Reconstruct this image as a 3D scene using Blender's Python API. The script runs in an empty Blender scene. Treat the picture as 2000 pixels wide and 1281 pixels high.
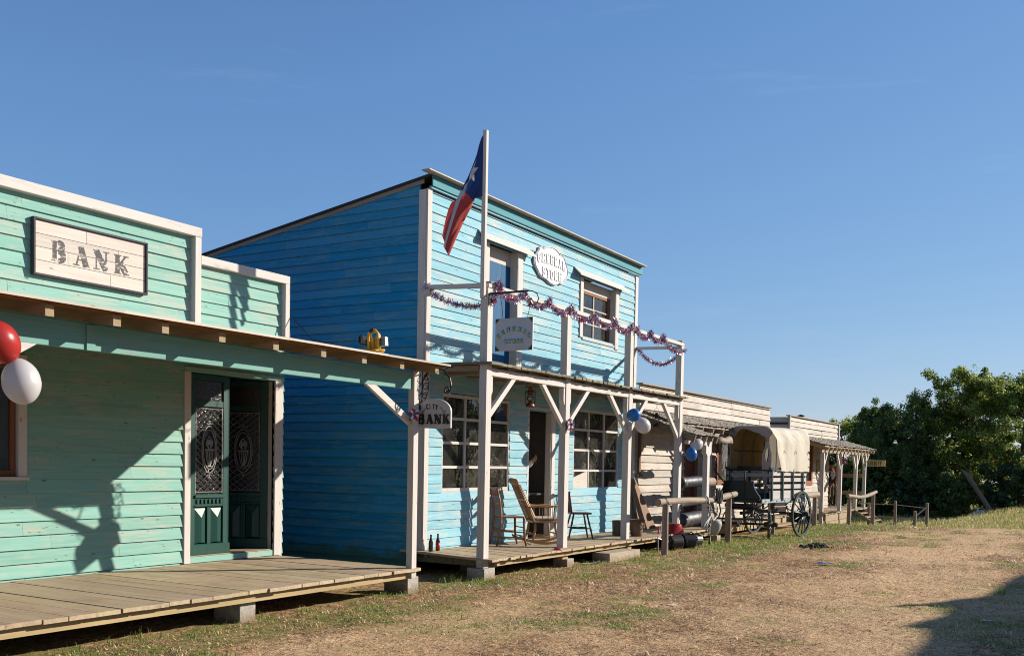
import bpy, bmesh, math, random
from mathutils import Vector, Matrix, noise, Euler

random.seed(11)
SC = bpy.context.scene
COL = SC.collection
PI = math.pi
V = Vector


# ------------------------------------------------------------------ mesh collector
class MB:
    """Collects shapes given in world metres (or in the frame self.M) and links them as ONE mesh object."""

    def __init__(self, M=None):
        self.v = []
        self.f = []
        self.M = M

    def add(self, vs, fs):
        n = len(self.v)
        if self.M is not None:
            vs = [self.M @ V(p) for p in vs]
        self.v += [tuple(p) for p in vs]
        self.f += [tuple(i + n for i in f) for f in fs]
        return self

    def box(self, x0, x1, y0, y1, z0, z1):
        return self.add([(x0, y0, z0), (x1, y0, z0), (x1, y1, z0), (x0, y1, z0),
                         (x0, y0, z1), (x1, y0, z1), (x1, y1, z1), (x0, y1, z1)],
                        [(0, 3, 2, 1), (4, 5, 6, 7), (0, 1, 5, 4), (1, 2, 6, 5), (2, 3, 7, 6), (3, 0, 4, 7)])

    def beam(self, a, b, w, h, up=(0, 0, 1)):
        a, b = V(a), V(b)
        d = (b - a).normalized()
        s = d.cross(V(up))
        if s.length < 1e-4:
            s = d.cross(V((1, 0, 0)))
        s.normalize()
        u = s.cross(d).normalized()
        vs = []
        for p in (a, b):
            for i, j in ((-1, -1), (1, -1), (1, 1), (-1, 1)):
                vs.append(p + s * (i * w / 2) + u * (j * h / 2))
        return self.add(vs, [(0, 3, 2, 1), (4, 5, 6, 7), (0, 1, 5, 4), (1, 2, 6, 5), (2, 3, 7, 6), (3, 0, 4, 7)])

    def tube(self, pts, r, seg=8, closed=False, caps=True):
        pts = [V(p) for p in pts]
        n = len(pts)
        rs = r if isinstance(r, (list, tuple)) else [r] * n
        vs = []
        prev = None
        for i, p in enumerate(pts):
            if closed:
                t = pts[(i + 1) % n] - pts[i - 1]
            else:
                t = pts[min(i + 1, n - 1)] - pts[max(i - 1, 0)]
            if t.length < 1e-9:
                t = V((0, 0, 1))
            t.normalize()
            if prev is None:
                s = t.cross(V((0, 0, 1)))
                if s.length < .05:
                    s = t.cross(V((1, 0, 0)))
            else:
                s = prev - t * prev.dot(t)
            s.normalize()
            prev = s
            u = t.cross(s)
            for k in range(seg):
                a = 2 * PI * k / seg
                vs.append(p + (s * math.cos(a) + u * math.sin(a)) * rs[i])
        fs = []
        m = n if closed else n - 1
        for i in range(m):
            for k in range(seg):
                a = i * seg + k
                b = i * seg + (k + 1) % seg
                c = ((i + 1) % n) * seg + (k + 1) % seg
                d = ((i + 1) % n) * seg + k
                fs.append((a, b, c, d))
        if caps and not closed:
            fs.append(tuple(range(seg))[::-1])
            fs.append(tuple((n - 1) * seg + k for k in range(seg)))
        return self.add(vs, fs)

    def lathe(self, prof, c=(0, 0, 0), d=(0, 0, 1), seg=16):
        """prof: (radius, height) pairs along the axis d from c."""
        d = V(d).normalized()
        s = d.cross(V((0, 0, 1)))
        if s.length < .01:
            s = V((1, 0, 0))
        s.normalize()
        u = d.cross(s)
        c = V(c)
        vs, fs = [], []
        for r, h in prof:
            for k in range(seg):
                a = 2 * PI * k / seg
                vs.append(c + d * h + (s * math.cos(a) + u * math.sin(a)) * r)
        n = len(prof)
        for i in range(n - 1):
            for k in range(seg):
                fs.append((i * seg + k, i * seg + (k + 1) % seg, (i + 1) * seg + (k + 1) % seg, (i + 1) * seg + k))
        if prof[0][0] > 1e-5:
            fs.append(tuple(range(seg))[::-1])
        if prof[-1][0] > 1e-5:
            fs.append(tuple((n - 1) * seg + k for k in range(seg)))
        return self.add(vs, fs)

    def prism(self, poly, plane, d0, d1):
        def mk(a, b, d):
            return {'xz': (a, d, b), 'yz': (d, a, b), 'xy': (a, b, d)}[plane]
        n = len(poly)
        vs = [mk(a, b, d0) for a, b in poly] + [mk(a, b, d1) for a, b in poly]
        fs = [tuple(range(n)), tuple(range(n, 2 * n))[::-1]]
        for i in range(n):
            j = (i + 1) % n
            fs.append((i, j, n + j, n + i))
        return self.add(vs, fs)

    def quad(self, a, b, c, d):
        return self.add([a, b, c, d], [(0, 1, 2, 3)])

    def build(self, name, mat, parent=None, bevel=0.0, smooth=False, fix=True, world=True):
        me = bpy.data.meshes.new(name)
        vs = self.v
        if parent is not None and world:
            inv = wm(parent).inverted()
            vs = [inv @ V(p) for p in vs]
        me.from_pydata([tuple(p) for p in vs], [], self.f)
        if fix:
            bm = bmesh.new()
            bm.from_mesh(me)
            if smooth:
                bmesh.ops.remove_doubles(bm, verts=bm.verts, dist=1e-6)
            bmesh.ops.recalc_face_normals(bm, faces=bm.faces)
            bm.to_mesh(me)
            bm.free()
        for m in (mat if isinstance(mat, (list, tuple)) else [mat]):
            me.materials.append(m)
        if smooth:
            for p in me.polygons:
                p.use_smooth = True
        o = bpy.data.objects.new(name, me)
        COL.objects.link(o)
        if parent is not None:
            o.parent = parent
        if bevel:
            b = o.modifiers.new('bevel', 'BEVEL')
            b.width = bevel
            b.segments = 1
            b.limit_method = 'ANGLE'
            b.angle_limit = math.radians(40)
        return o


def wm(o):
    """World matrix of an object without a depsgraph update (location, rotation and scale only)."""
    m = Matrix.LocRotScale(o.location, o.rotation_euler, o.scale)
    return wm(o.parent) @ m if o.parent else m


def thing(name, label, cat, loc=(0, 0, 0), rot=0.0, group=None):
    o = bpy.data.objects.new(name, None)
    o.empty_display_size = .2
    COL.objects.link(o)
    o.location = loc
    o.rotation_euler = (0, 0, rot)
    return tag(o, label, cat, group)


def tag(o, label, cat, group=None):
    o['label'] = label
    o['category'] = cat
    if group:
        o['group'] = group
    return o


def kind(o, k):
    o['kind'] = k
    return o


def copy_tree(o, parent=None):
    c = o.copy()
    COL.objects.link(c)
    if parent is not None:
        c.parent = parent
    for ch in list(o.children):
        copy_tree(ch, c)
    return c


# ------------------------------------------------------------------ materials
K = .66     # all base colours share this factor; the exposure makes up for it


def kc(c):
    return tuple(x * K for x in c[:3])


class NT:
    def __init__(self, name):
        self.m = bpy.data.materials.new(name)
        self.m.use_nodes = True
        self.t = self.m.node_tree
        self.t.nodes.clear()
        self.out = self.n('ShaderNodeOutputMaterial')

    def n(self, typ, **kw):
        nd = self.t.nodes.new(typ)
        for k, v in kw.items():
            setattr(nd, k, v)
        return nd

    def l(self, a, b):
        self.t.links.new(a, b)

    def val(self, sock, v):
        if hasattr(v, 'is_output'):
            self.l(v, sock)
        else:
            if isinstance(v, (tuple, list)) and len(v) == 3 and sock.type == 'RGBA':
                v = (*v, 1)
            sock.default_value = v

    def math(self, op, a, b=0.0, clamp=False):
        nd = self.n('ShaderNodeMath', operation=op, use_clamp=clamp)
        self.val(nd.inputs[0], a)
        self.val(nd.inputs[1], b)
        return nd.outputs[0]

    def mix(self, f, a, b, blend='MIX'):
        nd = self.n('ShaderNodeMix', data_type='RGBA', blend_type=blend)
        self.val(nd.inputs[0], f)
        self.val(nd.inputs[6], a)
        self.val(nd.inputs[7], b)
        return nd.outputs[2]

    def ramp(self, f, stops):
        nd = self.n('ShaderNodeValToRGB')
        self.l(f, nd.inputs[0])
        e = nd.color_ramp.elements
        while len(e) < len(stops):
            e.new(.5)
        for i, (p, c) in enumerate(stops):
            e[i].position = p
            e[i].color = (c, c, c, 1) if not isinstance(c, (tuple, list)) else (*c[:3], 1)
        return nd.outputs[0]

    def noise(self, vec, scale, detail=4, rough=.6, dist=0.0):
        nd = self.n('ShaderNodeTexNoise')
        nd.inputs['Scale'].default_value = scale
        nd.inputs['Detail'].default_value = detail
        nd.inputs['Roughness'].default_value = rough
        nd.inputs['Distortion'].default_value = dist
        if vec is not None:
            self.l(vec, nd.inputs['Vector'])
        return nd.outputs['Fac']

    def mapping(self, vec, scale):
        nd = self.n('ShaderNodeMapping')
        nd.inputs['Scale'].default_value = scale
        self.l(vec, nd.inputs['Vector'])
        return nd.outputs[0]

    def bsdf(self, **kw):
        b = self.n('ShaderNodeBsdfPrincipled')
        for k, v in kw.items():
            self.val(b.inputs[k.replace('_', ' ')], v)
        self.l(b.outputs[0], self.out.inputs[0])
        return b

    def bump(self, b, h, strength, dist=.01):
        nd = self.n('ShaderNodeBump')
        nd.inputs['Strength'].default_value = strength
        nd.inputs['Distance'].default_value = dist
        self.l(h, nd.inputs['Height'])
        self.l(nd.outputs[0], b.inputs['Normal'])


def plain(name, col, rough=.6, metal=0.0, var=.12, scale=8.0, bump=.0, spec=.5, soil=None):
    col = kc(col)
    t = NT(name)
    tc = t.n('ShaderNodeTexCoord')
    f = t.noise(tc.outputs['Object'], scale, 5, .65)
    c = t.mix(t.ramp(f, [(.3, 0.0), (.7, 1.0)]), tuple(x * (1 - var) for x in col), tuple(min(1, x * (1 + var)) for x in col))
    if soil is not None:   # earth splashed up from the ground, with a ragged edge
        sx = t.n('ShaderNodeSeparateXYZ')
        t.l(tc.outputs['Object'], sx.inputs[0])
        hgt = t.math('ADD', sx.outputs[2], t.math('MULTIPLY', t.noise(tc.outputs['Object'], 9.0, 5, .7), .22))
        c = t.mix(t.ramp(hgt, [(soil, .85), (soil + .10, 0.0)]), c, kc((.30, .19, .105)))
        d = t.noise(tc.outputs['Object'], 3.0, 6, .75)
        c = t.mix(t.ramp(d, [(.5, 0.0), (.68, .6)]), c, kc((.24, .21, .18)))
    b = t.bsdf(Base_Color=c, Roughness=rough, Metallic=metal)
    b.inputs['Specular IOR Level'].default_value = spec
    if bump:
        t.bump(b, f, bump)
    return t.m


def wood(name, c1, c2, axis, wear=None, wear_amt=.3, var=.12, knots=.5, rough=.78, bump=.35, gscale=1.0,
         stain=None, hue=.01, moss=None, nicks=0.0):
    """Sawn boards: grain along one axis, a tone of its own per board, worn paint, knots, dirt."""
    c1, c2 = kc(c1), kc(c2)
    wear = kc(wear) if wear else None
    stain = kc(stain) if stain else None
    t = NT(name)
    tc = t.n('ShaderNodeTexCoord')
    geo = t.n('ShaderNodeNewGeometry')
    r = geo.outputs['Random Per Island']
    off = t.n('ShaderNodeCombineXYZ')
    t.l(t.math('MULTIPLY', r, 37.0), off.inputs[0])
    t.l(t.math('MULTIPLY', r, 23.0), off.inputs[1])
    t.l(t.math('MULTIPLY', r, 51.0), off.inputs[2])
    add = t.n('ShaderNodeVectorMath', operation='ADD')
    t.l(tc.outputs['Object'], add.inputs[0])
    t.l(off.outputs[0], add.inputs[1])
    p = add.outputs[0]

    def ax(a, b):
        return {'x': (a, b, b), 'y': (b, a, b), 'z': (b, b, a)}[axis]

    g = t.noise(t.mapping(p, ax(1.1 * gscale, 26 * gscale)), 1.0, 6, .68, .6)
    gr = t.ramp(g, [(.28, 0.0), (.72, 1.0)])
    c = t.mix(gr, c1, c2)
    hs = t.n('ShaderNodeHueSaturation')
    t.l(c, hs.inputs['Color'])
    t.l(t.math('ADD', t.math('MULTIPLY', t.math('FRACT', t.math('MULTIPLY', r, 7.31)), 2 * hue), .5 - hue), hs.inputs['Hue'])
    t.l(t.math('ADD', t.math('MULTIPLY', r, 2 * var), 1 - var), hs.inputs['Value'])
    t.l(t.math('ADD', t.math('MULTIPLY', t.math('FRACT', t.math('MULTIPLY', r, 3.7)), .1), .95), hs.inputs['Saturation'])
    c = hs.outputs[0]
    if wear:
        w = t.noise(t.mapping(p, ax(1.6, 20)), 1.0, 7, .72, .9)
        w2 = t.noise(p, 1.4, 3, .6)
        w = t.math('ADD', w, t.math('MULTIPLY', t.math('SUBTRACT', w2, .5), .5))
        m = t.ramp(w, [(.74 - .3 * wear_amt, 0.0), (.84 - .22 * wear_amt, .85)])
        c = t.mix(m, c, wear)
    if stain:
        s = t.noise(tc.outputs['Object'], 1.7, 5, .7)
        c = t.mix(t.ramp(s, [(.5, 0.0), (.78, .75)]), c, stain)
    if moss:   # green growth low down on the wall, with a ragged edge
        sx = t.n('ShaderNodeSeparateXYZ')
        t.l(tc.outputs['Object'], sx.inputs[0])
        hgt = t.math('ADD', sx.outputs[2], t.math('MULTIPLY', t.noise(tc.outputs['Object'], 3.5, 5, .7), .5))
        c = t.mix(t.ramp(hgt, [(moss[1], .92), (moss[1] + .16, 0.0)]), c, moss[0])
    if knots:
        vo = t.n('ShaderNodeTexVoronoi')
        vo.inputs['Scale'].default_value = 1.0
        t.l(t.mapping(p, ax(3.2, 9)), vo.inputs['Vector'])
        km = t.ramp(vo.outputs['Distance'], [(.035, knots), (.11, 0.0)])
        pick = t.ramp(t.math('FRACT', t.math('MULTIPLY', vo.outputs['Color'], 1.0)), [(.45, 0.0), (.5, 1.0)])
        c = t.mix(t.math('MULTIPLY', km, pick), c, (.06, .035, .02))
    if nicks:   # many small chips and dark dashes
        vo = t.n('ShaderNodeTexVoronoi')
        vo.inputs['Scale'].default_value = 1.0
        t.l(t.mapping(p, ax(8, 30)), vo.inputs['Vector'])
        km = t.ramp(vo.outputs['Distance'], [(.07, nicks), (.2, 0.0)])
        pick = t.ramp(vo.outputs['Color'], [(.60, 0.0), (.64, 1.0)])
        c = t.mix(t.math('MULTIPLY', km, pick), c, (.075, .06, .045))
    b = t.bsdf(Base_Color=c, Roughness=rough)
    b.inputs['Specular IOR Level'].default_value = .3
    t.bump(b, g, bump, .006)
    return t.m


def glass_thin(name, tint=(.85, .9, .9)):
    """Old window pane: clear film with a Fresnel reflection and a slight ripple."""
    t = NT(name)
    tc = t.n('ShaderNodeTexCoord')
    f = t.noise(tc.outputs['Object'], 5.0, 2, .5)
    bp = t.n('ShaderNodeBump')
    bp.inputs['Strength'].default_value = .12
    bp.inputs['Distance'].default_value = .02
    t.l(f, bp.inputs['Height'])
    gl = t.n('ShaderNodeBsdfGlossy')
    gl.inputs['Roughness'].default_value = .03
    t.l(bp.outputs[0], gl.inputs['Normal'])
    tr = t.n('ShaderNodeBsdfTransparent')
    tr.inputs[0].default_value = (*tint, 1)
    fr = t.n('ShaderNodeFresnel')
    fr.inputs[0].default_value = 1.5
    mx = t.n('ShaderNodeMixShader')
    t.l(t.math('MULTIPLY', fr.outputs[0], 1.6, True), mx.inputs[0])
    t.l(tr.outputs[0], mx.inputs[1])
    t.l(gl.outputs[0], mx.inputs[2])
    du = t.n('ShaderNodeBsdfDiffuse')          # a film of dust
    du.inputs[0].default_value = (.45, .42, .36, 1)
    m2 = t.n('ShaderNodeMixShader')
    d = t.noise(tc.outputs['Object'], 3.0, 5, .7)
    t.l(t.ramp(d, [(.35, .015), (.75, .09)]), m2.inputs[0])
    t.l(mx.outputs[0], m2.inputs[1])
    t.l(du.outputs[0], m2.inputs[2])
    t.l(m2.outputs[0], t.out.inputs[0])
    return t.m


def translucent(name, col, rough=.35, tr=.35, var=.06):
    """Thin skin that lets some light through: balloons, canvas, leaves."""
    col = kc(col)
    t = NT(name)
    tc = t.n('ShaderNodeTexCoord')
    f = t.noise(tc.outputs['Object'], 9.0, 4, .6)
    c = t.mix(f, tuple(x * (1 - var) for x in col), tuple(min(1, x * (1 + var)) for x in col))
    b = t.n('ShaderNodeBsdfPrincipled')
    t.l(c, b.inputs['Base Color'])
    b.inputs['Roughness'].default_value = rough
    ts = t.n('ShaderNodeBsdfTranslucent')
    t.l(c, ts.inputs[0])
    mx = t.n('ShaderNodeMixShader')
    mx.inputs[0].default_value = tr
    t.l(b.outputs[0], mx.inputs[1])
    t.l(ts.outputs[0], mx.inputs[2])
    t.l(mx.outputs[0], t.out.inputs[0])
    return t.m


def leaf_mat(name, cols, tr=.3):
    cols = [kc(c) for c in cols]
    t = NT(name)
    geo = t.n('ShaderNodeNewGeometry')
    r = geo.outputs['Random Per Island']
    n = len(cols)
    c = t.ramp(r, [(i / max(1, n - 1), cols[i]) for i in range(n)])
    b = t.n('ShaderNodeBsdfPrincipled')
    t.l(c, b.inputs['Base Color'])
    b.inputs['Roughness'].default_value = .5
    b.inputs['Specular IOR Level'].default_value = .35
    ts = t.n('ShaderNodeBsdfTranslucent')
    hs = t.n('ShaderNodeHueSaturation')
    hs.inputs['Hue'].default_value = .47
    hs.inputs['Value'].default_value = 1.7
    t.l(c, hs.inputs['Color'])
    t.l(hs.outputs[0], ts.inputs[0])
    mx = t.n('ShaderNodeMixShader')
    mx.inputs[0].default_value = tr
    t.l(b.outputs[0], mx.inputs[1])
    t.l(ts.outputs[0], mx.inputs[2])
    t.l(mx.outputs[0], t.out.inputs[0])
    return t.m


WHITE, WHITE2 = (.62, .58, .545), (.74, .695, .655)
M = {}
for a in 'xyz':
    M['white_' + a] = wood('white paint ' + a, WHITE, WHITE2, a, wear=(.40, .35, .30), wear_amt=.45, var=.06, knots=.7, bump=.3, moss=((.20, .155, .105), .33) if a == 'z' else None)
    M['grey_' + a] = wood('weathered grey wood ' + a, (.44, .385, .335), (.72, .65, .58), a, wear=(.22, .17, .135), wear_amt=.35,
                          var=.16, knots=.6, bump=.6, stain=(.36, .27, .19))
    M['post_' + a] = wood('grey post wood ' + a, (.26, .20, .145), (.45, .36, .27), a, var=.14, knots=.6, bump=.6, wear=(.16, .11, .08), wear_amt=.25)
    M['brown_' + a] = wood('brown stained wood ' + a, (.20, .085, .035), (.30, .14, .06), a, var=.15, knots=.4, bump=.4)
    M['raw_' + a] = wood('raw sawn wood ' + a, (.30, .22, .12), (.47, .36, .22), a, var=.14, knots=.5, bump=.4)
M['mint_x'] = wood('mint paint', (.20, .455, .385), (.315, .575, .505), 'x', wear=(.49, .52, .44), wear_amt=.8, var=.06, knots=.85, bump=.4, hue=.004, nicks=.8)
M['mint_beam'] = wood('mint beam paint', (.15, .385, .345), (.23, .48, .43), 'x', wear=(.30, .36, .31), wear_amt=.6, var=.03, knots=.8, bump=.3, nicks=.7)
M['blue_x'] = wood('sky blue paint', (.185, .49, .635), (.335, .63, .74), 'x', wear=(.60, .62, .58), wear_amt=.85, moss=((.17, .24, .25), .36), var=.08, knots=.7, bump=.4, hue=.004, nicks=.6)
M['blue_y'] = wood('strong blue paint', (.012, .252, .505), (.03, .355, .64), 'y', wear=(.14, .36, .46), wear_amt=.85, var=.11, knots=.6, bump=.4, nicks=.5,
                   hue=.003, moss=((.035, .11, .085), .47))  # deeper than the faded front, with the side wall's shade in the colour
M['blue_door'] = wood('deep blue door paint', (.012, .11, .25), (.02, .15, .31), 'z', var=.08, knots=.3, bump=.25)
M['teal_x'] = wood('teal fascia paint', (.05, .27, .35), (.08, .34, .43), 'x', var=.1, bump=.3)
M['deck_y'] = wood('weathered deck planks', (.43, .32, .20), (.68, .54, .37), 'y', wear=(.24, .17, .105), wear_amt=.5, var=.13, knots=.4, bump=.5,
                   stain=(.32, .23, .145))
M['deck_x'] = wood('weathered roof boards', (.50, .44, .375), (.68, .61, .53), 'x', wear=(.22, .17, .12), wear_amt=.3, var=.15, knots=.5, bump=.5)
M['soffit_x'] = wood('orange brown soffit boards', (.30, .13, .03), (.44, .22, .06), 'x', wear=(.19, .085, .03), wear_amt=.4, var=.25, knots=.4, bump=.4)
M['soffit_y'] = wood('orange brown rafters', (.34, .19, .07), (.48, .29, .12), 'y', wear=(.19, .10, .05), wear_amt=.4, var=.2, knots=.4, bump=.4)
M['mossy_y'] = wood('mossy balcony planks', (.17, .135, .085), (.30, .25, .165), 'y', wear=(.10, .11, .045), wear_amt=.5, var=.25, bump=.6)
M['joist_x'] = wood('yellow joist wood', (.42, .31, .14), (.56, .43, .22), 'x', var=.1, knots=.5, bump=.35, wear=(.25, .2, .11), wear_amt=.25)
M['shingle'] = wood('grey wooden shingles', (.27, .235, .195), (.50, .45, .385), 'y', wear=(.14, .13, .09), wear_amt=.4, var=.28, knots=.2, bump=.6, hue=.01)
M['green_door'] = wood('dark green door paint', (.008, .060, .050), (.015, .085, .07), 'z', wear=(.05, .11, .095), wear_amt=.2, var=.1, knots=.0, rough=.4, bump=.2)
M['red_z'] = wood('red brown door wood', (.21, .055, .03), (.30, .09, .05), 'z', var=.12, knots=.2, bump=.3)
M['sash_z'] = wood('brown sash wood', (.19, .075, .035), (.28, .12, .055), 'z', var=.1, knots=.2, bump=.3)
M['chair'] = wood('orange chair wood', (.33, .12, .04), (.46, .19, .07), 'z', var=.1, knots=.1, rough=.4, bump=.15)
M['rocker'] = wood('honey chair wood', (.44, .235, .09), (.58, .34, .15), 'z', var=.1, knots=.15, rough=.45, bump=.15)
M['darkchair'] = wood('dark chair wood', (.11, .05, .03), (.17, .08, .045), 'z', var=.1, knots=.1, rough=.4, bump=.15)
M['signwhite_x'] = wood('white washed sign boards', (.60, .53, .46), (.77, .71, .65), 'x', wear=(.42, .36, .30), wear_amt=.3, var=.08, knots=.6, bump=.4)
M['signframe'] = wood('charcoal frame paint', (.045, .042, .05), (.075, .07, .08), 'x', wear=(.17, .16, .17), wear_amt=.25, var=.1, knots=.1, bump=.3)
M['concrete'] = plain('concrete block', (.48, .44, .395), .92, var=.3, scale=34, bump=.9, soil=.11)
M['concrete_tan'] = plain('tan concrete step', (.50, .41, .30), .92, var=.25, scale=20, bump=.8, soil=.09)
M['iron'] = plain('black wrought iron', (.025, .024, .025), .42, .6, var=.3)
M['grille'] = plain('grey painted iron', (.30, .30, .29), .45, .5, var=.3)
M['black'] = plain('black rubber and paint', (.018, .018, .02), .5, var=.25)
M['felt'] = plain('black roofing felt', (.022, .022, .026), .8, var=.3, scale=3, bump=.3)
M['cap'] = plain('pale roof edge', (.58, .52, .44), .7, var=.2, scale=6)
M['glass'] = glass_thin('window glass')
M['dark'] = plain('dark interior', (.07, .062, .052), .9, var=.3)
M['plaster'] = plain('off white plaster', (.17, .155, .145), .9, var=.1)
M['signgrey'] = plain('off white sign paint', (.60, .59, .61), .55, var=.06, scale=4)
M['signpanel'] = plain('pale lilac sign paint', (.58, .58, .64), .6, var=.08, scale=5)
M['letterwhite'] = plain('white letter paint', (.83, .82, .82), .5, var=.03)
M['letterblack'] = plain('black letter paint', (.015, .014, .014), .5, var=.1)
M['canvas_dirt'] = plain('dusty leather', (.20, .12, .06), .7, var=.3)
M['steel'] = plain('dull steel', (.35, .35, .36), .4, .8, var=.15)
M['yellow'] = plain('yellow plastic', (.80, .44, .02), .4, var=.05)
M['red_enamel'] = plain('red enamel', (.38, .025, .018), .25, var=.12)
M['redplastic'] = plain('red plastic', (.62, .03, .05), .4, var=.08)
M['copper'] = plain('rusty copper lantern metal', (.24, .095, .045), .45, .5, var=.5, scale=30)
M['lantern_dark'] = plain('dark red lantern metal', (.11, .03, .025), .45, .4, var=.5, scale=30)
M['globe'] = glass_thin('lantern glass', (.9, .92, .92))
M['wagon'] = plain('dark blue green wagon paint', (.014, .038, .046), .42, var=.3, scale=5)
M['wagonteal'] = plain('teal wagon paint', (.014, .058, .074), .38, var=.3, scale=9)
M['wagonlight'] = plain('pale blue grey wagon rail', (.33, .43, .49), .5, var=.15, scale=9)
M['wagonslat'] = wood('grey white wagon slats', (.50, .48, .45), (.66, .63, .59), 'x', wear=(.3, .27, .23), wear_amt=.3, var=.1, knots=.3)
M['wheelrim'] = plain('rusty iron tyre', (.13, .085, .06), .6, .3, var=.4, scale=20)
M['hub'] = plain('black hub', (.03, .026, .025), .6, var=.3)
M['terracotta'] = plain('old clay bucket', (.20, .115, .075), .8, var=.4, scale=9, bump=.3)
M['darkpot'] = plain('dark barrel wood', (.075, .058, .045), .7, var=.4, scale=12, bump=.3)
M['ropebrown'] = plain('brown rope', (.14, .09, .055), .9, var=.3, scale=60, bump=.4)
M['board_z'] = wood('brown plywood sheet', (.235, .135, .075), (.32, .195, .115), 'z', var=.05, knots=.1, bump=.15)
M['soil'] = plain('dark dug soil', (.038, .022, .013), .95, var=.5, scale=25, bump=.8)
M['cable'] = plain('black cable', (.015, .015, .015), .5)
M['bottle'] = plain('brown bottle glass', (.07, .025, .008), .12, var=.1)
M['label_red'] = plain('red bottle label', (.55, .02, .015), .5)
M['tan_panel'] = plain('tan notice board', (.36, .27, .13), .8, var=.12)
M['signyellow'] = wood('varnished sign board', (.80, .55, .20), (.88, .66, .30), 'y', var=.03, knots=.2, bump=.2)
M['bone'] = plain('weathered bone', (.42, .40, .38), .7, var=.2, scale=14)
M['skin'] = plain('skin', (.48, .26, .17), .55, var=.06)
M['cloth_black'] = plain('black cloth', (.018, .017, .019), .9, var=.2)
M['cloth_navy'] = plain('navy cloth', (.012, .017, .035), .9, var=.2)
M['cloth_white'] = plain('white cloth', (.76, .74, .76), .85, var=.04)
M['cloth_red'] = plain('red cloth', (.55, .025, .025), .85, var=.1)
M['cloth_wine'] = plain('wine red shirt', (.22, .045, .04), .85, var=.15)
M['cloth_brown'] = plain('brown trousers', (.15, .09, .055), .9, var=.2)
M['hair'] = plain('dark brown hair', (.03, .018, .012), .6)
M['cushion'] = plain('pale cushion cloth', (.60, .52, .45), .9, var=.12, scale=12)
M['log'] = wood('bark stripped log x', (.23, .175, .125), (.46, .375, .285), 'x', wear=(.20, .14, .10), wear_amt=.35, var=.1, knots=.7, bump=.8)
M['log_y'] = wood('bark stripped log y', (.31, .245, .185), (.53, .45, .36), 'y', wear=(.20, .14, .10), wear_amt=.35, var=.1, knots=.7, bump=.8)
M['log_z'] = wood('bark stripped post', (.25, .18, .13), (.42, .33, .255), 'z', wear=(.15, .10, .075), wear_amt=.35, var=.1, knots=.7, bump=.8)
M['logwrap'] = plain('blue black tarpaulin wrap', (.03, .038, .062), .5, var=.4, scale=10, bump=.6)  # bluish shade on the log rails, put into a dark colour
M['rope_bw'] = None
M['bark'] = plain('tree bark', (.075, .06, .048), .9, var=.4, scale=12, bump=.8)
M['balloon_red'] = translucent('red balloon skin', (.62, .045, .04), .3, .3)
M['balloon_white'] = translucent('white balloon skin', (.80, .78, .80), .35, .3)
M['balloon_blue'] = translucent('blue balloon skin', (.03, .26, .70), .3, .3)
M['canvas'] = translucent('cream wagon canvas', (.86, .79, .66), .9, .16, var=.10)
M['flag_red'] = translucent('red flag cloth', (.60, .075, .07), .8, .3)
M['flag_white'] = translucent('white flag cloth', (.76, .76, .78), .8, .3)
M['flag_blue'] = translucent('blue flag cloth', (.018, .055, .22), .8, .3)


def rope_mat():
    t = NT('black and white plaited rope')
    tc = t.n('ShaderNodeTexCoord')
    w = t.n('ShaderNodeTexWave')
    w.inputs['Scale'].default_value = 9
    w.inputs['Distortion'].default_value = 1.2
    t.l(tc.outputs['Object'], w.inputs['Vector'])
    c = t.ramp(w.outputs['Fac'], [(.45, (.015, .014, .016)), (.55, (.62, .58, .52))])
    t.bsdf(Base_Color=c, Roughness=.9)
    return t.m


M['rope_bw'] = rope_mat()


def tinsel_mat():
    t = NT('red white blue tinsel')
    geo = t.n('ShaderNodeNewGeometry')
    c = t.ramp(geo.outputs['Random Per Island'], [(0, (.50, .02, .03)), (.3, (.5, .03, .04)), (.32, (.02, .04, .26)),
                                                  (.64, (.03, .06, .34)), (.66, (.75, .75, .80)), (1, (.8, .8, .84))])
    e = [n for n in t.t.nodes if n.type == 'VALTORGB'][0]
    e.color_ramp.interpolation = 'CONSTANT'
    b = t.bsdf(Base_Color=c, Roughness=.35, Metallic=.35)
    return t.m


M['tinsel'] = tinsel_mat()


def stripe_mat():
    """Striped cushion fabric: brown, cream and ochre lines across the width."""
    t = NT('striped chair cushion')
    tc = t.n('ShaderNodeTexCoord')
    sx = t.n('ShaderNodeSeparateXYZ')
    t.l(tc.outputs['Object'], sx.inputs[0])
    f = t.math('FRACT', t.math('MULTIPLY', sx.outputs[1], 17.0))
    c = t.ramp(f, [(0, (.16, .08, .035)), (.25, (.60, .52, .42)), (.5, (.42, .20, .07)), (.75, (.64, .57, .48))])
    e = [n for n in t.t.nodes if n.type == 'VALTORGB'][0]
    e.color_ramp.interpolation = 'CONSTANT'
    t.bsdf(Base_Color=c, Roughness=.9)
    return t.m


M['stripe'] = stripe_mat()


def stencil_mat():
    """Black stencil paint, rubbed through to the white boards in ragged flakes."""
    t = NT('worn stencil paint')
    tc = t.n('ShaderNodeTexCoord')
    f = t.noise(t.mapping(tc.outputs['Object'], (7, 7, 19)), 1.0, 8, .78, 1.6)
    c = t.mix(t.ramp(f, [(.54, 0.0), (.60, 1.0)]), (.06, .056, .058), (.62, .55, .49))
    t.bsdf(Base_Color=c, Roughness=.8)
    return t.m


M['stencil'] = stencil_mat()


def twotone_mat():
    """Blue over yellow sign letters (split at half their height)."""
    t = NT('blue and yellow letter paint')
    tc = t.n('ShaderNodeTexCoord')
    sx = t.n('ShaderNodeSeparateXYZ')
    t.l(tc.outputs['Generated'], sx.inputs[0])
    c = t.ramp(sx.outputs[2], [(.44, (.42, .40, .02)), (.50, (.05, .33, .55))])
    t.bsdf(Base_Color=c, Roughness=.5)
    return t.m


M['twotone'] = twotone_mat()


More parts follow.
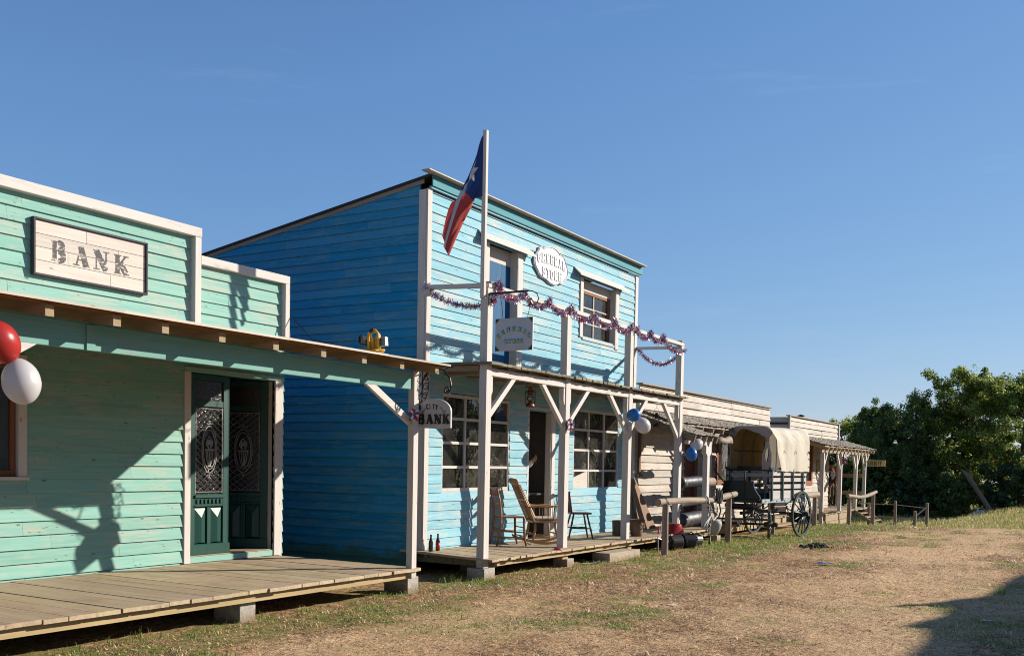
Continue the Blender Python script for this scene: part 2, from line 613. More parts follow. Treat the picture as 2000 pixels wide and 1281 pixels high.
# ------------------------------------------------------------------ lettering (slab letters as strokes)
def arc(cx, cy, rx, ry, a0, a1, n=12):
    return [(cx + rx * math.cos(math.radians(a0 + (a1 - a0) * i / n)), cy + ry * math.sin(math.radians(a0 + (a1 - a0) * i / n)))
            for i in range(n + 1)]


def glyph(ch, T=.2, s=.09):
    """Strokes (points, width) in a box about .8 wide and 1 high."""
    h = s / 2
    k = T / 2
    if ch == 'B':
        return [([(.2, 0), (.2, 1)], T), ([(.02, h), (.42, h)], s), ([(.02, 1 - h), (.42, 1 - h)], s), ([(.2, .53), (.42, .53)], s),
                (arc(.40, .765, .25, .2, 90, -90), T * .85), (arc(.42, .27, .28, .225, 90, -90), T * .9)]
    if ch == 'A':
        return [([(.16, 0), (.40, 1)], s * 1.1), ([(.38, 1), (.66, 0)], T), ([(.2, .3), (.58, .3)], s), ([(0, h), (.32, h)], s), ([(.48, h), (.84, h)], s)]
    if ch == 'N':
        return [([(.15, 0), (.15, 1)], s * 1.3), ([(.15, .97), (.65, .03)], T), ([(.66, 0), (.66, 1)], s * 1.3), ([(0, h), (.32, h)], s),
                ([(0, 1 - h), (.24, 1 - h)], s), ([(.5, 1 - h), (.82, 1 - h)], s)]
    if ch == 'K':
        return [([(.2, 0), (.2, 1)], T), ([(.25, .42), (.64, .97)], s * 1.2), ([(.36, .6), (.68, .03)], T), ([(.02, h), (.4, h)], s),
                ([(.02, 1 - h), (.4, 1 - h)], s), ([(.5, 1 - h), (.8, 1 - h)], s), ([(.52, h), (.84, h)], s)]
    if ch == 'C':
        return [(arc(.42, .5, .3, .45, 50, 310, 18), T * .8), ([(.64, .7), (.64, .97)], s)]
    if ch == 'I':
        return [([(.3, 0), (.3, 1)], T), ([(.1, h), (.5, h)], s), ([(.1, 1 - h), (.5, 1 - h)], s)]
    if ch == 'T':
        return [([(.4, 0), (.4, 1)], T), ([(.04, 1 - h), (.76, 1 - h)], s), ([(.07, .74), (.07, 1)], s), ([(.73, .74), (.73, 1)], s), ([(.22, h), (.58, h)], s)]
    if ch == 'Y':
        return [([(.4, 0), (.4, .48)], T), ([(.16, .97), (.4, .45)], T), ([(.66, .97), (.42, .45)], s), ([(0, 1 - h), (.32, 1 - h)], s),
                ([(.52, 1 - h), (.82, 1 - h)], s), ([(.22, h), (.58, h)], s)]
    if ch == 'G':
        return [(arc(.42, .5, .31, .45, 50, 320, 18), T * .8), ([(.66, .02), (.66, .42)], T * .8), ([(.44, .42), (.8, .42)], s), ([(.66, .7), (.66, .97)], s)]
    if ch == 'E':
        return [([(.2, 0), (.2, 1)], T), ([(.02, h), (.7, h)], s), ([(.02, 1 - h), (.7, 1 - h)], s), ([(.2, .52), (.52, .52)], s),
                ([(.68, 0), (.68, .28)], s), ([(.68, .74), (.68, 1)], s), ([(.52, .4), (.52, .64)], s)]
    if ch == 'R':
        return [([(.2, 0), (.2, 1)], T), (arc(.42, .755, .25, .205, 90, -90), T * .85), ([(.02, 1 - h), (.44, 1 - h)], s), ([(.2, .52), (.44, .52)], s),
                ([(.4, .5), (.68, .03)], T), ([(.02, h), (.38, h)], s), ([(.56, h), (.84, h)], s)]
    if ch == 'L':
        return [([(.2, 0), (.2, 1)], T), ([(.02, h), (.7, h)], s), ([(.02, 1 - h), (.4, 1 - h)], s), ([(.68, 0), (.68, .32)], s)]
    if ch == 'S':
        return [(arc(.4, .735, .25, .22, 30, 270, 12) + arc(.4, .27, .27, .24, 90, -150, 12)[1:], T * .8), ([(.64, .72), (.64, .98)], s), ([(.12, .02), (.12, .3)], s)]
    if ch == 'O':
        return [(arc(.42, .5, .31, .44, 0, 360, 24), T * .85)]
    if ch == 'H':
        return [([(.18, 0), (.18, 1)], T), ([(.66, 0), (.66, 1)], T), ([(.18, .52), (.66, .52)], s), ([(.0, h), (.36, h)], s), ([(.0, 1 - h), (.36, 1 - h)], s),
                ([(.48, h), (.84, h)], s), ([(.48, 1 - h), (.84, 1 - h)], s)]
    if ch == 'F':
        return [([(.2, 0), (.2, 1)], T), ([(.02, h), (.4, h)], s), ([(.02, 1 - h), (.7, 1 - h)], s), ([(.2, .52), (.52, .52)], s),
                ([(.68, .72), (.68, 1)], s), ([(.52, .4), (.52, .64)], s)]
    return []


def put_letter(mb, ch, origin, right, up, w, h, depth=.004, lift=.0, T=.2, s=.09, gap=None):
    """Adds one letter to mb: origin is its lower left corner on the sign face, the normal is right x up."""
    o, r, u = V(origin), V(right).normalized(), V(up).normalized()
    n = r.cross(u).normalized()
    for i, (pts, wd) in enumerate(glyph(ch, T, s)):
        e = lift + depth + i * .00022
        P = [V((p[0] / .84 * w, p[1] * h)) for p in pts]
        closed = (P[0] - P[-1]).length < 1e-6
        m = len(P)
        L, R = [], []
        for j in range(m):
            if closed:
                a = P[(j - 1) % (m - 1)] if j > 0 else P[m - 2]
                b = P[(j + 1) % (m - 1)] if j < m - 1 else P[1]
            else:
                a, b = P[max(j - 1, 0)], P[min(j + 1, m - 1)]
            d = (b - a)
            d = d.normalized() if d.length > 1e-9 else V((0, 1))
            q = V((-d.y, d.x))
            # widths are fractions of the height, squeezed with the letter across
            half = wd / 2 * (abs(q.x) * w / .84 + abs(q.y) * h)
            L.append(P[j] + q * half)
            R.append(P[j] - q * half)
        vs = []
        for side in (lift + .0002, e):
            for a, b in zip(L, R):
                vs.append(o + r * a.x + u * a.y + n * side)
                vs.append(o + r * b.x + u * b.y + n * side)
        k = 2 * m
        fs = []
        for j in range(m - 1):
            a = 2 * j
            fs += [(k + a, k + a + 1, k + a + 3, k + a + 2), (a, a + 2, k + a + 2, k + a), (a + 1, k + a + 1, k + a + 3, a + 3)]
        fs += [(0, k, k + 1, 1), (k - 2, k - 1, 2 * k - 1, 2 * k - 2)]
        mb.add(vs, fs)


# ------------------------------------------------------------------ boarded walls
def cut(a0, a1, holes):
    segs = [(a0, a1)]
    for h0, h1 in holes:
        out = []
        for s0, s1 in segs:
            if h1 <= s0 or h0 >= s1:
                out.append((s0, s1))
                continue
            if h0 > s0:
                out.append((s0, h0))
            if h1 < s1:
                out.append((h1, s1))
        segs = out
    return segs


def clap(mb, a0, a1, z0, z1, face, exp, openings=(), along='x', top=None, rng=None, lip=.020, joint=(1.6, 4.2), gap=.0025, wobble=.0):
    """Lapped boards on the plane y=face (along x, facing -y) or x=face (along y, facing -x)."""
    rng = rng or random.Random(5)
    z = z0
    while z < z1 - .01:
        zt = min(z + exp, z1)
        zc = (z + zt) / 2
        holes = [(o[0], o[1]) for o in openings if o[2] < zc < o[3]]
        for s0, s1 in cut(a0, a1, holes):
            p = s0
            q = s0 + rng.uniform(.3, joint[1])
            while p < s1 - 1e-6:
                q = min(q, s1)
                if s1 - q < .25:
                    q = s1
                e0, e1 = p + (gap / 2 if p > s0 else 0), q - (gap / 2 if q < s1 else 0)
                poly = [(e0, z - .010), (e1, z - .010), (e1, zt), (e0, zt)]
                if top is not None:
                    poly = clip_top(poly, top)
                if len(poly) >= 3:
                    lp = lip + rng.uniform(-.003, .003)
                    tw = rng.uniform(-1, 1) * wobble
                    n = len(poly)
                    vs = []
                    for (a, b) in poly:
                        d = face - (.006 + (lp - .006) * (1 - (b - (z - .01)) / (zt - z + .01))) + tw * (a - e0)
                        vs.append((a, d, b) if along == 'x' else (d, a, b))
                    for (a, b) in poly:
                        vs.append((a, face + .012, b) if along == 'x' else (face + .012, a, b))
                    fs = [tuple(range(n)), tuple(range(n, 2 * n))[::-1]] + [(i, (i + 1) % n, n + (i + 1) % n, n + i) for i in range(n)]
                    mb.add(vs, fs)
                p = q
                q = p + rng.uniform(*joint)
        z = zt
    return mb


def clip_top(poly, top):
    """Keeps the part of a polygon below the line z = top[0] + top[1]*a."""
    out = []
    n = len(poly)
    for i in range(n):
        p, q = poly[i], poly[(i + 1) % n]
        dp = top[0] + top[1] * p[0] - p[1]
        dq = top[0] + top[1] * q[0] - q[1]
        if dp >= 0:
            out.append(p)
        if dp * dq < 0:
            t = dp / (dp - dq)
            out.append((p[0] + (q[0] - p[0]) * t, p[1] + (q[1] - p[1]) * t))
    return out


def planks(mb, x0, x1, y0, y1, z0, z1, w, rng, zf=None, jit=.014, gap=.010, zj=.003):
    """Deck planks laid along y."""
    x = x0
    while x < x1 - .02:
        ww = w * rng.uniform(.9, 1.1)
        xe = min(x + ww, x1)
        j = rng.uniform(-jit, jit)
        dz = rng.uniform(-zj, zj)
        sag = rng.uniform(-.002, .002)
        vs = []
        for zz in (z0, z1):
            for (xx, yy) in ((x + gap / 2, y0 + j), (xe - gap / 2, y0 + j), (xe - gap / 2, y1), (x + gap / 2, y1)):
                vs.append((xx, yy, zz + dz + (zf(xx, yy) if zf else 0)))
        mb.add(vs, [(0, 3, 2, 1), (4, 5, 6, 7), (0, 1, 5, 4), (1, 2, 6, 5), (2, 3, 7, 6), (3, 0, 4, 7)])
        x = xe
    return mb


def shingles(mb, x0, x1, yb, zb, yf, zf, rng, row=.19, w=.11):
    """Courses of small wooden shingles on a slope from the back edge (yb, zb) down to the front edge (yf, zf)."""
    L = math.hypot(yb - yf, zb - zf)
    n = max(2, int(L / row))
    dy, dz = (yf - yb) / L, (zf - zb) / L
    ny, nz = -dz, dy
    if nz < 0:
        ny, nz = -ny, -nz
    for i in range(n):
        a, b = L * i / n - .05, L * (i + 1) / n
        x = x0 - rng.uniform(0, w)
        while x < x1:
            ww = w * rng.uniform(.6, 1.35)
            e = b + rng.uniform(-.02, .022)
            t0, t1 = .004 + rng.uniform(0, .004), .022 + rng.uniform(0, .012)
            xa, xb = max(x, x0) + .003, min(x + ww, x1) - .002
            if xb - xa > .01:
                vs = []
                for (s, t) in ((max(a, 0), t0 - .01), (e, t1 - .016), (e, t1), (max(a, 0), t0)):
                    for xx in (xa, xb):
                        vs.append((xx, yb + dy * s + ny * t, zb + dz * s + nz * t))
                mb.add(vs, [(0, 1, 3, 2), (2, 3, 5, 4), (4, 5, 7, 6), (6, 7, 1, 0), (0, 2, 4, 6), (1, 7, 5, 3)])
            x += ww
    return mb
# ================================================================== BANK
rng = random.Random(21)
BK = thing('bank_building', 'mint green boarded bank with white trimmed parapet and dark green double doors', 'building', (7, 9.42, 0))
FY = 9.42
mb = MB()
op = [(8.29, 9.70, .0, 2.63), (4.95, 6.16, 1.37, 2.48)]
clap(mb, 2.4, 9.88, .20, 3.18, FY, .143, op, rng=rng, lip=.031)
mb.build('front_wall', M['mint_x'], BK)
mb = MB()
clap(mb, 2.4, 8.30, 3.18, 4.20, FY, .146, rng=rng, lip=.030)
clap(mb, 8.36, 9.84, 3.18, 3.90, FY, .146, rng=rng, lip=.030)
mb.build('parapet', M['mint_x'], BK)
mb = MB()
mb.box(2.4, 8.40, 9.32, 9.47, 4.19, 4.30)
mb.box(8.402, 9.91, 9.335, 9.465, 3.88, 3.985)
mb.build('parapet_cap', M['white_x'], BK, bevel=.004)
for b in ((8.30, 8.395, 9.325, 9.465, 3.12, 4.188), (9.82, 9.905, 9.33, 9.46, 3.12, 3.878)):
    mb = MB()
    mb.box(*b)
    mb.build('parapet_post', M['white_z'], BK, bevel=.004)
mb = MB()
mb.box(9.84, 9.90, FY + .014, 14.6, .05, 3.0)
mb.box(2.3, 2.36, FY + .014, 14.6, .05, 3.0)
mb.box(2.36, 9.84, 14.54, 14.6, .05, 3.0)
mb.build('side_wall', M['mint_x'], BK)
mb = MB()
mb.add([(2.2, 9.48, 3.3), (9.98, 9.48, 3.3), (9.98, 14.8, 3.0), (2.2, 14.8, 3.0), (2.2, 9.48, 3.36), (9.98, 9.48, 3.36), (9.98, 14.8, 3.06), (2.2, 14.8, 3.06)],
       [(0, 3, 2, 1), (4, 5, 6, 7), (0, 1, 5, 4), (1, 2, 6, 5), (2, 3, 7, 6), (3, 0, 4, 7)])
mb.build('roof', M['felt'], BK)
mb = MB()
mb.box(2.37, 9.83, FY + .02, 14.5, .24, .30)
mb.build('interior_floor', M['brown_y'], BK)
mb = MB()
mb.box(2.37, 9.83, 12.4, 12.44, .31, 2.98)
mb.build('interior_wall', M['plaster'], BK)

# porch deck, joists, blocks
mb = MB()
planks(mb, 2.3, 9.79, 7.05, 9.395, .272, .308, .245, rng)
mb.build('porch_deck', M['deck_y'], BK)
mb = MB()
mb.box(2.3, 9.70, 7.13, 7.19, .185, .268)
mb.build('front_joist', M['joist_x'], BK)
mb = MB()
for y in (8.0, 8.9):
    mb.box(2.3, 9.7, y, y + .07, .15, .268)
mb.build('joist', M['raw_x'], BK)
for x, w in ((6.99, .215), (9.715, .225), (4.2, .21)):
    mb = MB()
    mb.box(x, x + w, 7.20, 7.56, -.05, .18)
    mb.build('footing_block', M['concrete'], BK, bevel=.006)
for x in (6.2, 8.6):
    mb = MB()
    mb.box(x, x + .2, 8.55, 8.9, -.05, .148)
    mb.build('footing_block', M['concrete'], BK, bevel=.006)
# posts, beam, braces
for x in (4.14, 9.628):
    mb = MB()
    mb.box(x, x + .098, 7.08, 7.165, .182, 2.655 if x > 9 else 2.42)
    mb.build('porch_post', M['white_z'], BK, bevel=.004)
mb = MB()
mb.box(2.4, 9.624, 7.11, 7.16, 2.437, 2.652)
mb.build('porch_beam', M['mint_beam'], BK, bevel=.004)
mb = MB()
mb.box(5.205, 5.285, 7.094, 7.1098, 2.437, 2.64)
mb.build('splice_plate', M['mint_beam'], BK)
mb = MB()
mb.beam((8.76, 7.134, 2.492), (9.62, 7.134, 2.05), .044, .085)
mb.build('brace', M['white_x'], BK, bevel=.003)
mb = MB()
mb.beam((4.80, 7.134, 2.50), (4.20, 7.134, 2.14), .044, .085)
mb.build('brace', M['white_x'], BK, bevel=.003)
# rafters and roof boards
RX = [2.79, 3.43, 4.06, 4.67, 5.26, 5.735, 6.375, 7.04, 7.705, 8.37, 9.027, 9.685]


def rz(y, z0=2.703, s=.152):
    return z0 + (y - 6.80) * s


for x in RX:
    mb = MB()
    e = rng.uniform(-.012, .012)
    h = .085
    mb.add([(x - .036, 6.805 + e, rz(6.80) - h), (x + .036, 6.805 + e, rz(6.80) - h), (x + .036, 9.39, rz(9.39) - h), (x - .036, 9.39, rz(9.39) - h),
            (x - .036, 6.805 + e, rz(6.80)), (x + .036, 6.805 + e, rz(6.80)), (x + .036, 9.39, rz(9.39)), (x - .036, 9.39, rz(9.39))],
           [(0, 3, 2, 1), (4, 5, 6, 7), (0, 1, 5, 4), (1, 2, 6, 5), (2, 3, 7, 6), (3, 0, 4, 7)])
    mb.build('rafter', M['soffit_y'] if abs(x - 4.775) > 9 else M['raw_y'], BK)
mb = MB()
y = 6.81
while y < 9.36:
    ye = min(y + .19, 9.385)
    a, b = rz(y) + .003, rz(ye) + .003
    mb.add([(2.3, y, a), (9.82, y, a), (9.82, ye - .004, b), (2.3, ye - .004, b), (2.3, y, a + .022), (9.82, y, a + .022), (9.82, ye - .004, b + .022), (2.3, ye - .004, b + .022)],
           [(0, 3, 2, 1), (4, 5, 6, 7), (0, 1, 5, 4), (1, 2, 6, 5), (2, 3, 7, 6), (3, 0, 4, 7)])
    y = ye
mb.build('porch_roof', M['soffit_x'], BK)
mb = MB()   # bleached front edge board and weathered top layer
x = 2.3
while x < 9.86:
    xe = min(x + rng.uniform(.9, 1.9), 9.87)
    z = rz(6.73) + .026 + rng.uniform(-.003, .004)
    mb.add([(x, 6.722, z), (xe - .003, 6.722, z), (xe - .003, 9.383, rz(9.383) + .028), (x, 9.383, rz(9.383) + .028), (x, 6.722, z + .022), (xe - .003, 6.722, z + .022),
            (xe - .003, 9.383, rz(9.383) + .05), (x, 9.383, rz(9.383) + .05)],
           [(0, 3, 2, 1), (4, 5, 6, 7), (0, 1, 5, 4), (1, 2, 6, 5), (2, 3, 7, 6), (3, 0, 4, 7)])
    x = xe
mb.build('porch_roof_edge', M['deck_x'], BK)
# door frame
for x0, x1 in ((8.205, 8.30), (9.70, 9.845)):
    mb = MB()
    mb.box(x0, x1, FY - .045, FY + .10, .312, 2.60)
    mb.build('door_frame', M['white_z'], BK, bevel=.004)
mb = MB()
mb.box(8.205, 9.86, FY - .05, FY + .10, 2.603, 2.66)
mb.build('door_head', M['mint_x'], BK, bevel=.004)
mb = MB()
mb.box(8.305, 9.695, FY - .03, FY + .10, .312, .385)
mb.build('door_sill', M['mint_x'], BK, bevel=.004)
mb = MB()
mb.box(8.305, 9.695, FY - .012, FY + .30, .388, .40)
mb.build('threshold', M['raw_x'], BK)


def bank_leaf(x, y, rot, mirror=1):
    """One door leaf, .645 wide, in local x 0..w (away from the hinge), y=0 its street face."""
    Mx = Matrix.Translation((x, y, .402)) @ Matrix.Rotation(rot, 4, 'Z') @ Matrix.Scale(mirror, 4, (1, 0, 0))
    W, H, T = .645, 2.19, .045
    mb = MB(Mx)
    st = .10
    mb.box(0, st, 0, T, 0, H)
    mb.box(W - st, W, 0, T, 0, H)
    mb.box(st, W - st, 0, T, 0, .13)
    mb.box(st, W - st, 0, T, H - .075, H)
    mb.box(st, W - st, 0, T, 1.80, 1.875)
    mb.box(st, W - st, 0, T, .575, .735)
    mb.box(W / 2 - .03, W / 2 + .03, 0, T, .13, .575)
    mb.box(-.005, W + .005, -.018, -.002, 0, .125)
    mb.box(st - .012, W - st + .012, -.022, -.002, .690, .728)     # dentil shelf
    mb.box(st - .012, W - st + .012, -.016, -.002, .585, .602)
    for i in range(7):
        xx = st + .02 + i * (W - 2 * st - .04 - .036) / 6
        mb.box(xx, xx + .036, -.016, -.002, .622, .676)
    leaf = mb.build('door_leaf', M['green_door'], BK, bevel=.004)
    for k in (0, 1):
        x0 = st + .008 if k == 0 else W / 2 + .038
        x1 = W / 2 - .038 if k == 0 else W - st - .008
        z0, z1 = .14, .565
        xm = (x0 + x1) / 2
        mb = MB(Mx)
        yb, yt = .022, -.010
        # raised field with a ridge up the middle and a sloping top facet
        mb.add([(x0, yb, z0), (x1, yb, z0), (x1, yb, z1), (x0, yb, z1), (xm, yt, z0 + .01), (xm, yt, z1 - .115), (x0, .03, z0), (x1, .03, z0), (x1, .03, z1), (x0, .03, z1)],
               [(0, 4, 5, 3), (4, 1, 2, 5), (3, 5, 2), (0, 1, 4), (0, 3, 9, 6), (1, 7, 8, 2), (3, 2, 8, 9), (0, 6, 7, 1), (6, 9, 8, 7)])
        mb.build('door_panel', M['green_door'], leaf)
    mb = MB(Mx)
    mb.box(st, W - st, .02, .026, 1.877, H - .077)
    mb.box(st, W - st, .030, .036, .737, 1.798)
    mb.build('door_glass', M['glass_bank'], leaf)
    # wrought grille
    mb = MB(Mx)
    x0, x1, z0, z1 = st + .012, W - st - .012, .76, 1.775
    for xx in (x0, x1):
        mb.tube([(xx, .008, z0 - .02), (xx, .008, z1 + .02)], .006, 5)
    for zz in (z0, z1):
        mb.tube([(x0 - .01, .008, zz), (x1 + .01, .008, zz)], .006, 5)
    for zz in (.93, 1.12, 1.42, 1.6):
        for xx, s in ((x0, -1), (x1, 1)):
            mb.tube([(xx, .008, zz), (xx + s * .028, .008, zz)], .006, 5)
    cx, cz, rx, rzz = (x0 + x1) / 2, 1.28, .118, .285
    nx, nz = 8, 13
    dx, dz = (x1 - x0) / nx, (z1 - z0) / nz
    for i in range(nx + 1):
        pts = []
        for j in range(nz * 2 + 1):
            s = 1 if j % 2 == 0 else -1
            xx = min(max(x0 + i * dx + s * dx * .42 * (1 if i % 2 == 0 else -1), x0), x1)
            zz = z0 + j * dz / 2
            inside = ((xx - cx) / rx) ** 2 + ((zz - cz) / rzz) ** 2 < 1
            if inside:
                if len(pts) > 1:
                    mb.tube(pts, .0065, 4, caps=False)
                pts = []
            else:
                pts.append((xx, .008, zz))
        if len(pts) > 1:
            mb.tube(pts, .0065, 4, caps=False)
    for q in (1.0, .84):
        mb.tube([(cx + rx * q * math.cos(a * PI / 14), .004, cz + rzz * q * math.sin(a * PI / 14)) for a in range(28)], .0075, 5, closed=True)
    for s in (-1, 1):       # scrolls above and below, flower stems
        for zc, d in ((cz + rzz + .03, 1), (cz - rzz - .03, -1)):
            mb.tube([(cx + s * (.012 + .034 * t / 12 * math.cos(t * .5)), .004, zc + d * .034 * t / 12 * math.sin(t * .5) + d * .02) for t in range(13)], .005, 5)
        mb.tube([(cx + s * .05 * math.sin(t / 8 * PI), .004, cz + .0 + t * .02) for t in range(9)], .007, 5)
        mb.tube([(cx + s * (.02 + .03 * t / 6), .004, cz + .02 + .09 * math.sin(t / 6 * PI * .8)) for t in range(7)], .009, 5)
    for i in range(5):      # ribbed vase
        f = (i - 2) / 2
        mb.tube([(cx + f * .055, .004, cz - .01), (cx + f * .042, .004, cz - .12), (cx + f * .015, .004, cz - .2)], .006, 5)
    mb.tube([(cx - .07, .004, cz), (cx + .07, .004, cz)], .012, 6)
    mb.tube([(cx - .03, .004, cz - .205), (cx + .03, .004, cz - .205)], .01, 6)
    mb.lathe([(.0, -.004), (.034, -.002), (.034, .006), (0, .008)], (cx, .006, cz + .09), (0, 1, 0), 10)
    mb.build('door_grille', M['grille'], leaf)
    return leaf


M['glass_bank'] = plain('dark ripple glass', (.03, .028, .03), .12, var=.3, scale=40, bump=.6)
bank_leaf(8.315, FY + .012, 0)
lf2 = bank_leaf(9.685, FY + .07, math.radians(-58), -1)
# window at the left edge
mb = MB()
mb.box(6.10, 6.195, FY - .045, FY + .06, 1.36, 2.50)
mb.box(4.88, 4.97, FY - .045, FY + .06, 1.36, 2.50)
mb.box(4.88, 6.195, FY - .043, FY + .058, 2.502, 2.58)
mb.build('window_frame', M['white_z'], BK, bevel=.003)
mb = MB()
mb.box(4.86, 6.21, FY - .06, FY + .06, 1.325, 1.358)
mb.build('window_sill', M['white_x'], BK, bevel=.003)
mb = MB()
mb.box(6.045, 6.097, FY + .0, FY + .05, 1.36, 2.5)
mb.box(4.972, 5.03, FY + .0, FY + .05, 1.36, 2.5)
mb.box(5.50, 5.56, FY + .0, FY + .05, 1.36, 2.5)
mb.box(5.031, 6.044, FY + .003, FY + .047, 2.44, 2.498)
mb.box(5.031, 5.499, FY + .003, FY + .047, 1.362, 1.42)
mb.box(5.561, 6.044, FY + .003, FY + .047, 1.362, 1.42)
sash = mb.build('window_sash', M['sash_z'], BK, bevel=.003)
mb = MB()
mb.box(5.03, 6.045, FY + .022, FY + .026, 1.42, 2.44)
mb.build('pane', M['glass'], sash)

# ------------------------------------------------------------------ BANK sign on the parapet
S = thing('wall_sign', 'white washed board sign reading BANK in worn black stencil, in a charcoal frame', 'sign', (6.94, 9.37, 3.68))
mb = MB()
rows = 4
zz0, zz1 = 3.42, 3.955
for i in range(rows):
    a, b = zz0 + (zz1 - zz0) * i / rows, zz0 + (zz1 - zz0) * (i + 1) / rows
    e = 7.61
    j = 6.26 + (.9, .38, 1.0, .6)[i]
    for xa, xb in ((6.262, j), (j, e)):
        mb.box(xa + .001, xb - .001, 9.362, 9.39, a + .002, b - .002)
mb.build('board', M['signwhite_x'], S, bevel=.002)
mb = MB()
mb.box(6.238, 6.261, 9.338, 9.395, 3.397, 3.978)
mb.box(7.611, 7.634, 9.338, 9.395, 3.397, 3.978)
mb.box(6.2612, 7.6108, 9.340, 9.393, 3.956, 3.978)
mb.box(6.2612, 7.6108, 9.340, 9.393, 3.397, 3.419)
mb.build('frame', M['signframe'], S, bevel=.003)
for ch, x, w in (('B', 6.445, .175), ('A', 6.70, .2), ('N', 6.945, .2), ('K', 7.20, .2)):
    mb = MB()
    # stencil letters: broken into pieces with bridges
    tmp = MB()
    put_letter(tmp, ch, (x, 9.3618, 3.575), (1, 0, 0), (0, 0, 1), w, .205, .0012, 0, T=.235, s=.055)
    tmp.build('letter', M['stencil'], S)

# ------------------------------------------------------------------ CITY BANK hanging sign and its iron bracket
SB = thing('hanging_sign', 'off white arched sign reading CITY BANK in black, hung beside the bank porch post', 'sign', (9.80, 6.91, 2.0))
X = 9.80
prof = [(7.155, 1.985), (6.66, 1.985), (6.66, 2.18)]
prof += [(6.9075 + .2475 * math.cos(t), 2.18 + .155 * math.sin(t)) for t in [PI + PI * i / 16 for i in range(1, 16)]][::-1][::-1]
arcp = [(6.9075 - .2475 * math.cos(PI * i / 18), 2.18 + .158 * math.sin(PI * i / 18)) for i in range(19)]
poly = [(7.155, 1.985), (6.66, 1.985)] + arcp
mb = MB()
mb.prism(poly, 'yz', X - .016, X + .016)
mb.build('board', M['signgrey'], SB, bevel=.003)
mb = MB()
R_, U_ = (0, -1, 0), (0, 0, 1)
for ch, y, w in (('B', 7.135, .105), ('A', 7.018, .115), ('N', 6.898, .115), ('K', 6.778, .11)):
    tmp = MB()
    put_letter(tmp, ch, (X - .0165, y, 2.035), R_, U_, w, .115, .002, 0, T=.26, s=.11)
    tmp.build('letter', M['letterblack'], SB)
for i, (ch, w) in enumerate((('C', .042), ('I', .03), ('T', .042), ('Y', .042))):
    a = math.radians(16 - i * 10.5)
    cy = 6.925 + .0 + .22 * math.sin(a)
    tmp = MB()
    put_letter(tmp, ch, (X - .0165, cy + .02, 2.203 + .22 * (math.cos(a) - 1) + .012), (0, -math.cos(a), math.sin(a) * .8), (0, math.sin(a) * .8, math.cos(a)), w, .058, .002, 0, T=.24, s=.1)
    tmp.build('letter', M['letterblack'], SB)
for s in (-1, 1):
    mb = MB()
    mb.tube([(X - .0168, 6.9075 + s * (.095 + .012 * t), 2.225 - .0075 * t + .012 * math.sin(t * 1.3)) for t in range(8)], .004, 4)
    mb.tube([(X - .0168, 6.9075 + s * (.135 + .006 * t), 2.175 - .004 * t + .006 * math.sin(t * 2)) for t in range(6)], .003, 4)
    mb.build('flourish', M['letterblack'], SB)
BR = thing('sign_bracket', 'black wrought iron scroll bracket fixed to the bank porch post', 'bracket', (9.80, 7.10, 2.4))
mb = MB()


def spiral(c, r0, turns, start, sgn=1, n=26, rmin=.012):
    return [(X, c[0] + sgn * (r0 + (rmin - r0) * i / n) * math.cos(start + turns * 2 * PI * i / n),
             c[1] + (r0 + (rmin - r0) * i / n) * math.sin(start + turns * 2 * PI * i / n)) for i in range(n + 1)]


# long arm: rises from the post, arcs out over the sign, ends in a scroll
arm = [(X, 7.085, 2.44), (X, 7.075, 2.56), (X, 7.0, 2.665), (X, 6.88, 2.70), (X, 6.77, 2.665), (X, 6.69, 2.575), (X, 6.668, 2.49), (X, 6.69, 2.42)]
mb.tube(arm, .0095, 6)
mb.tube(spiral((6.725, 2.44), .045, 1.5, PI, 1), .008, 6)
mb.tube([(X, 6.77, 2.665), (X, 6.72, 2.70), (X, 6.66, 2.70)], .006, 5)
mb.lathe([(0, -.012), (.012, 0), (0, .012)], (X, 6.655, 2.70), seg=8)
mb.tube([(X, 7.088, 2.02), (X, 7.088, 2.70)], .009, 6)
for c, r, st, sg in (((7.03, 2.59), .05, 0, -1), ((7.03, 2.48), .055, 0, -1), ((7.045, 2.37), .045, 0, -1),
                     ((7.145, 2.62), .04, 0, 1), ((7.15, 2.53), .045, PI, 1), ((7.155, 2.42), .055, PI, 1), ((7.14, 2.31), .04, PI, 1)):
    mb.tube(spiral(c, r, 1.35, st, sg), .006, 5)
mb.tube([(X, 7.12, 2.68), (X, 7.2, 2.55), (X, 7.19, 2.4), (X, 7.13, 2.28), (X, 7.09, 2.2)], .006, 5)
mb.tube([(X, 7.05, 2.68), (X, 6.99, 2.55), (X, 7.0, 2.42), (X, 7.06, 2.3), (X, 7.088, 2.2)], .006, 5)
mb.box(X - .05, X + .01, 7.094, 7.10, 2.2, 2.26)
mb.build('scrollwork', M['iron'], BR)
mb = MB()
mb.tube([(X, 6.69, 2.42), (X, 6.70, 2.37), (X, 6.72, 2.325)], .005, 5)
mb.build('hook', M['steel'], BR)
mb = MB()
mb.tube([(X, 7.085, 2.36), (X, 7.07, 2.27)], .005, 5)
mb.build('hook', M['steel'], BR)


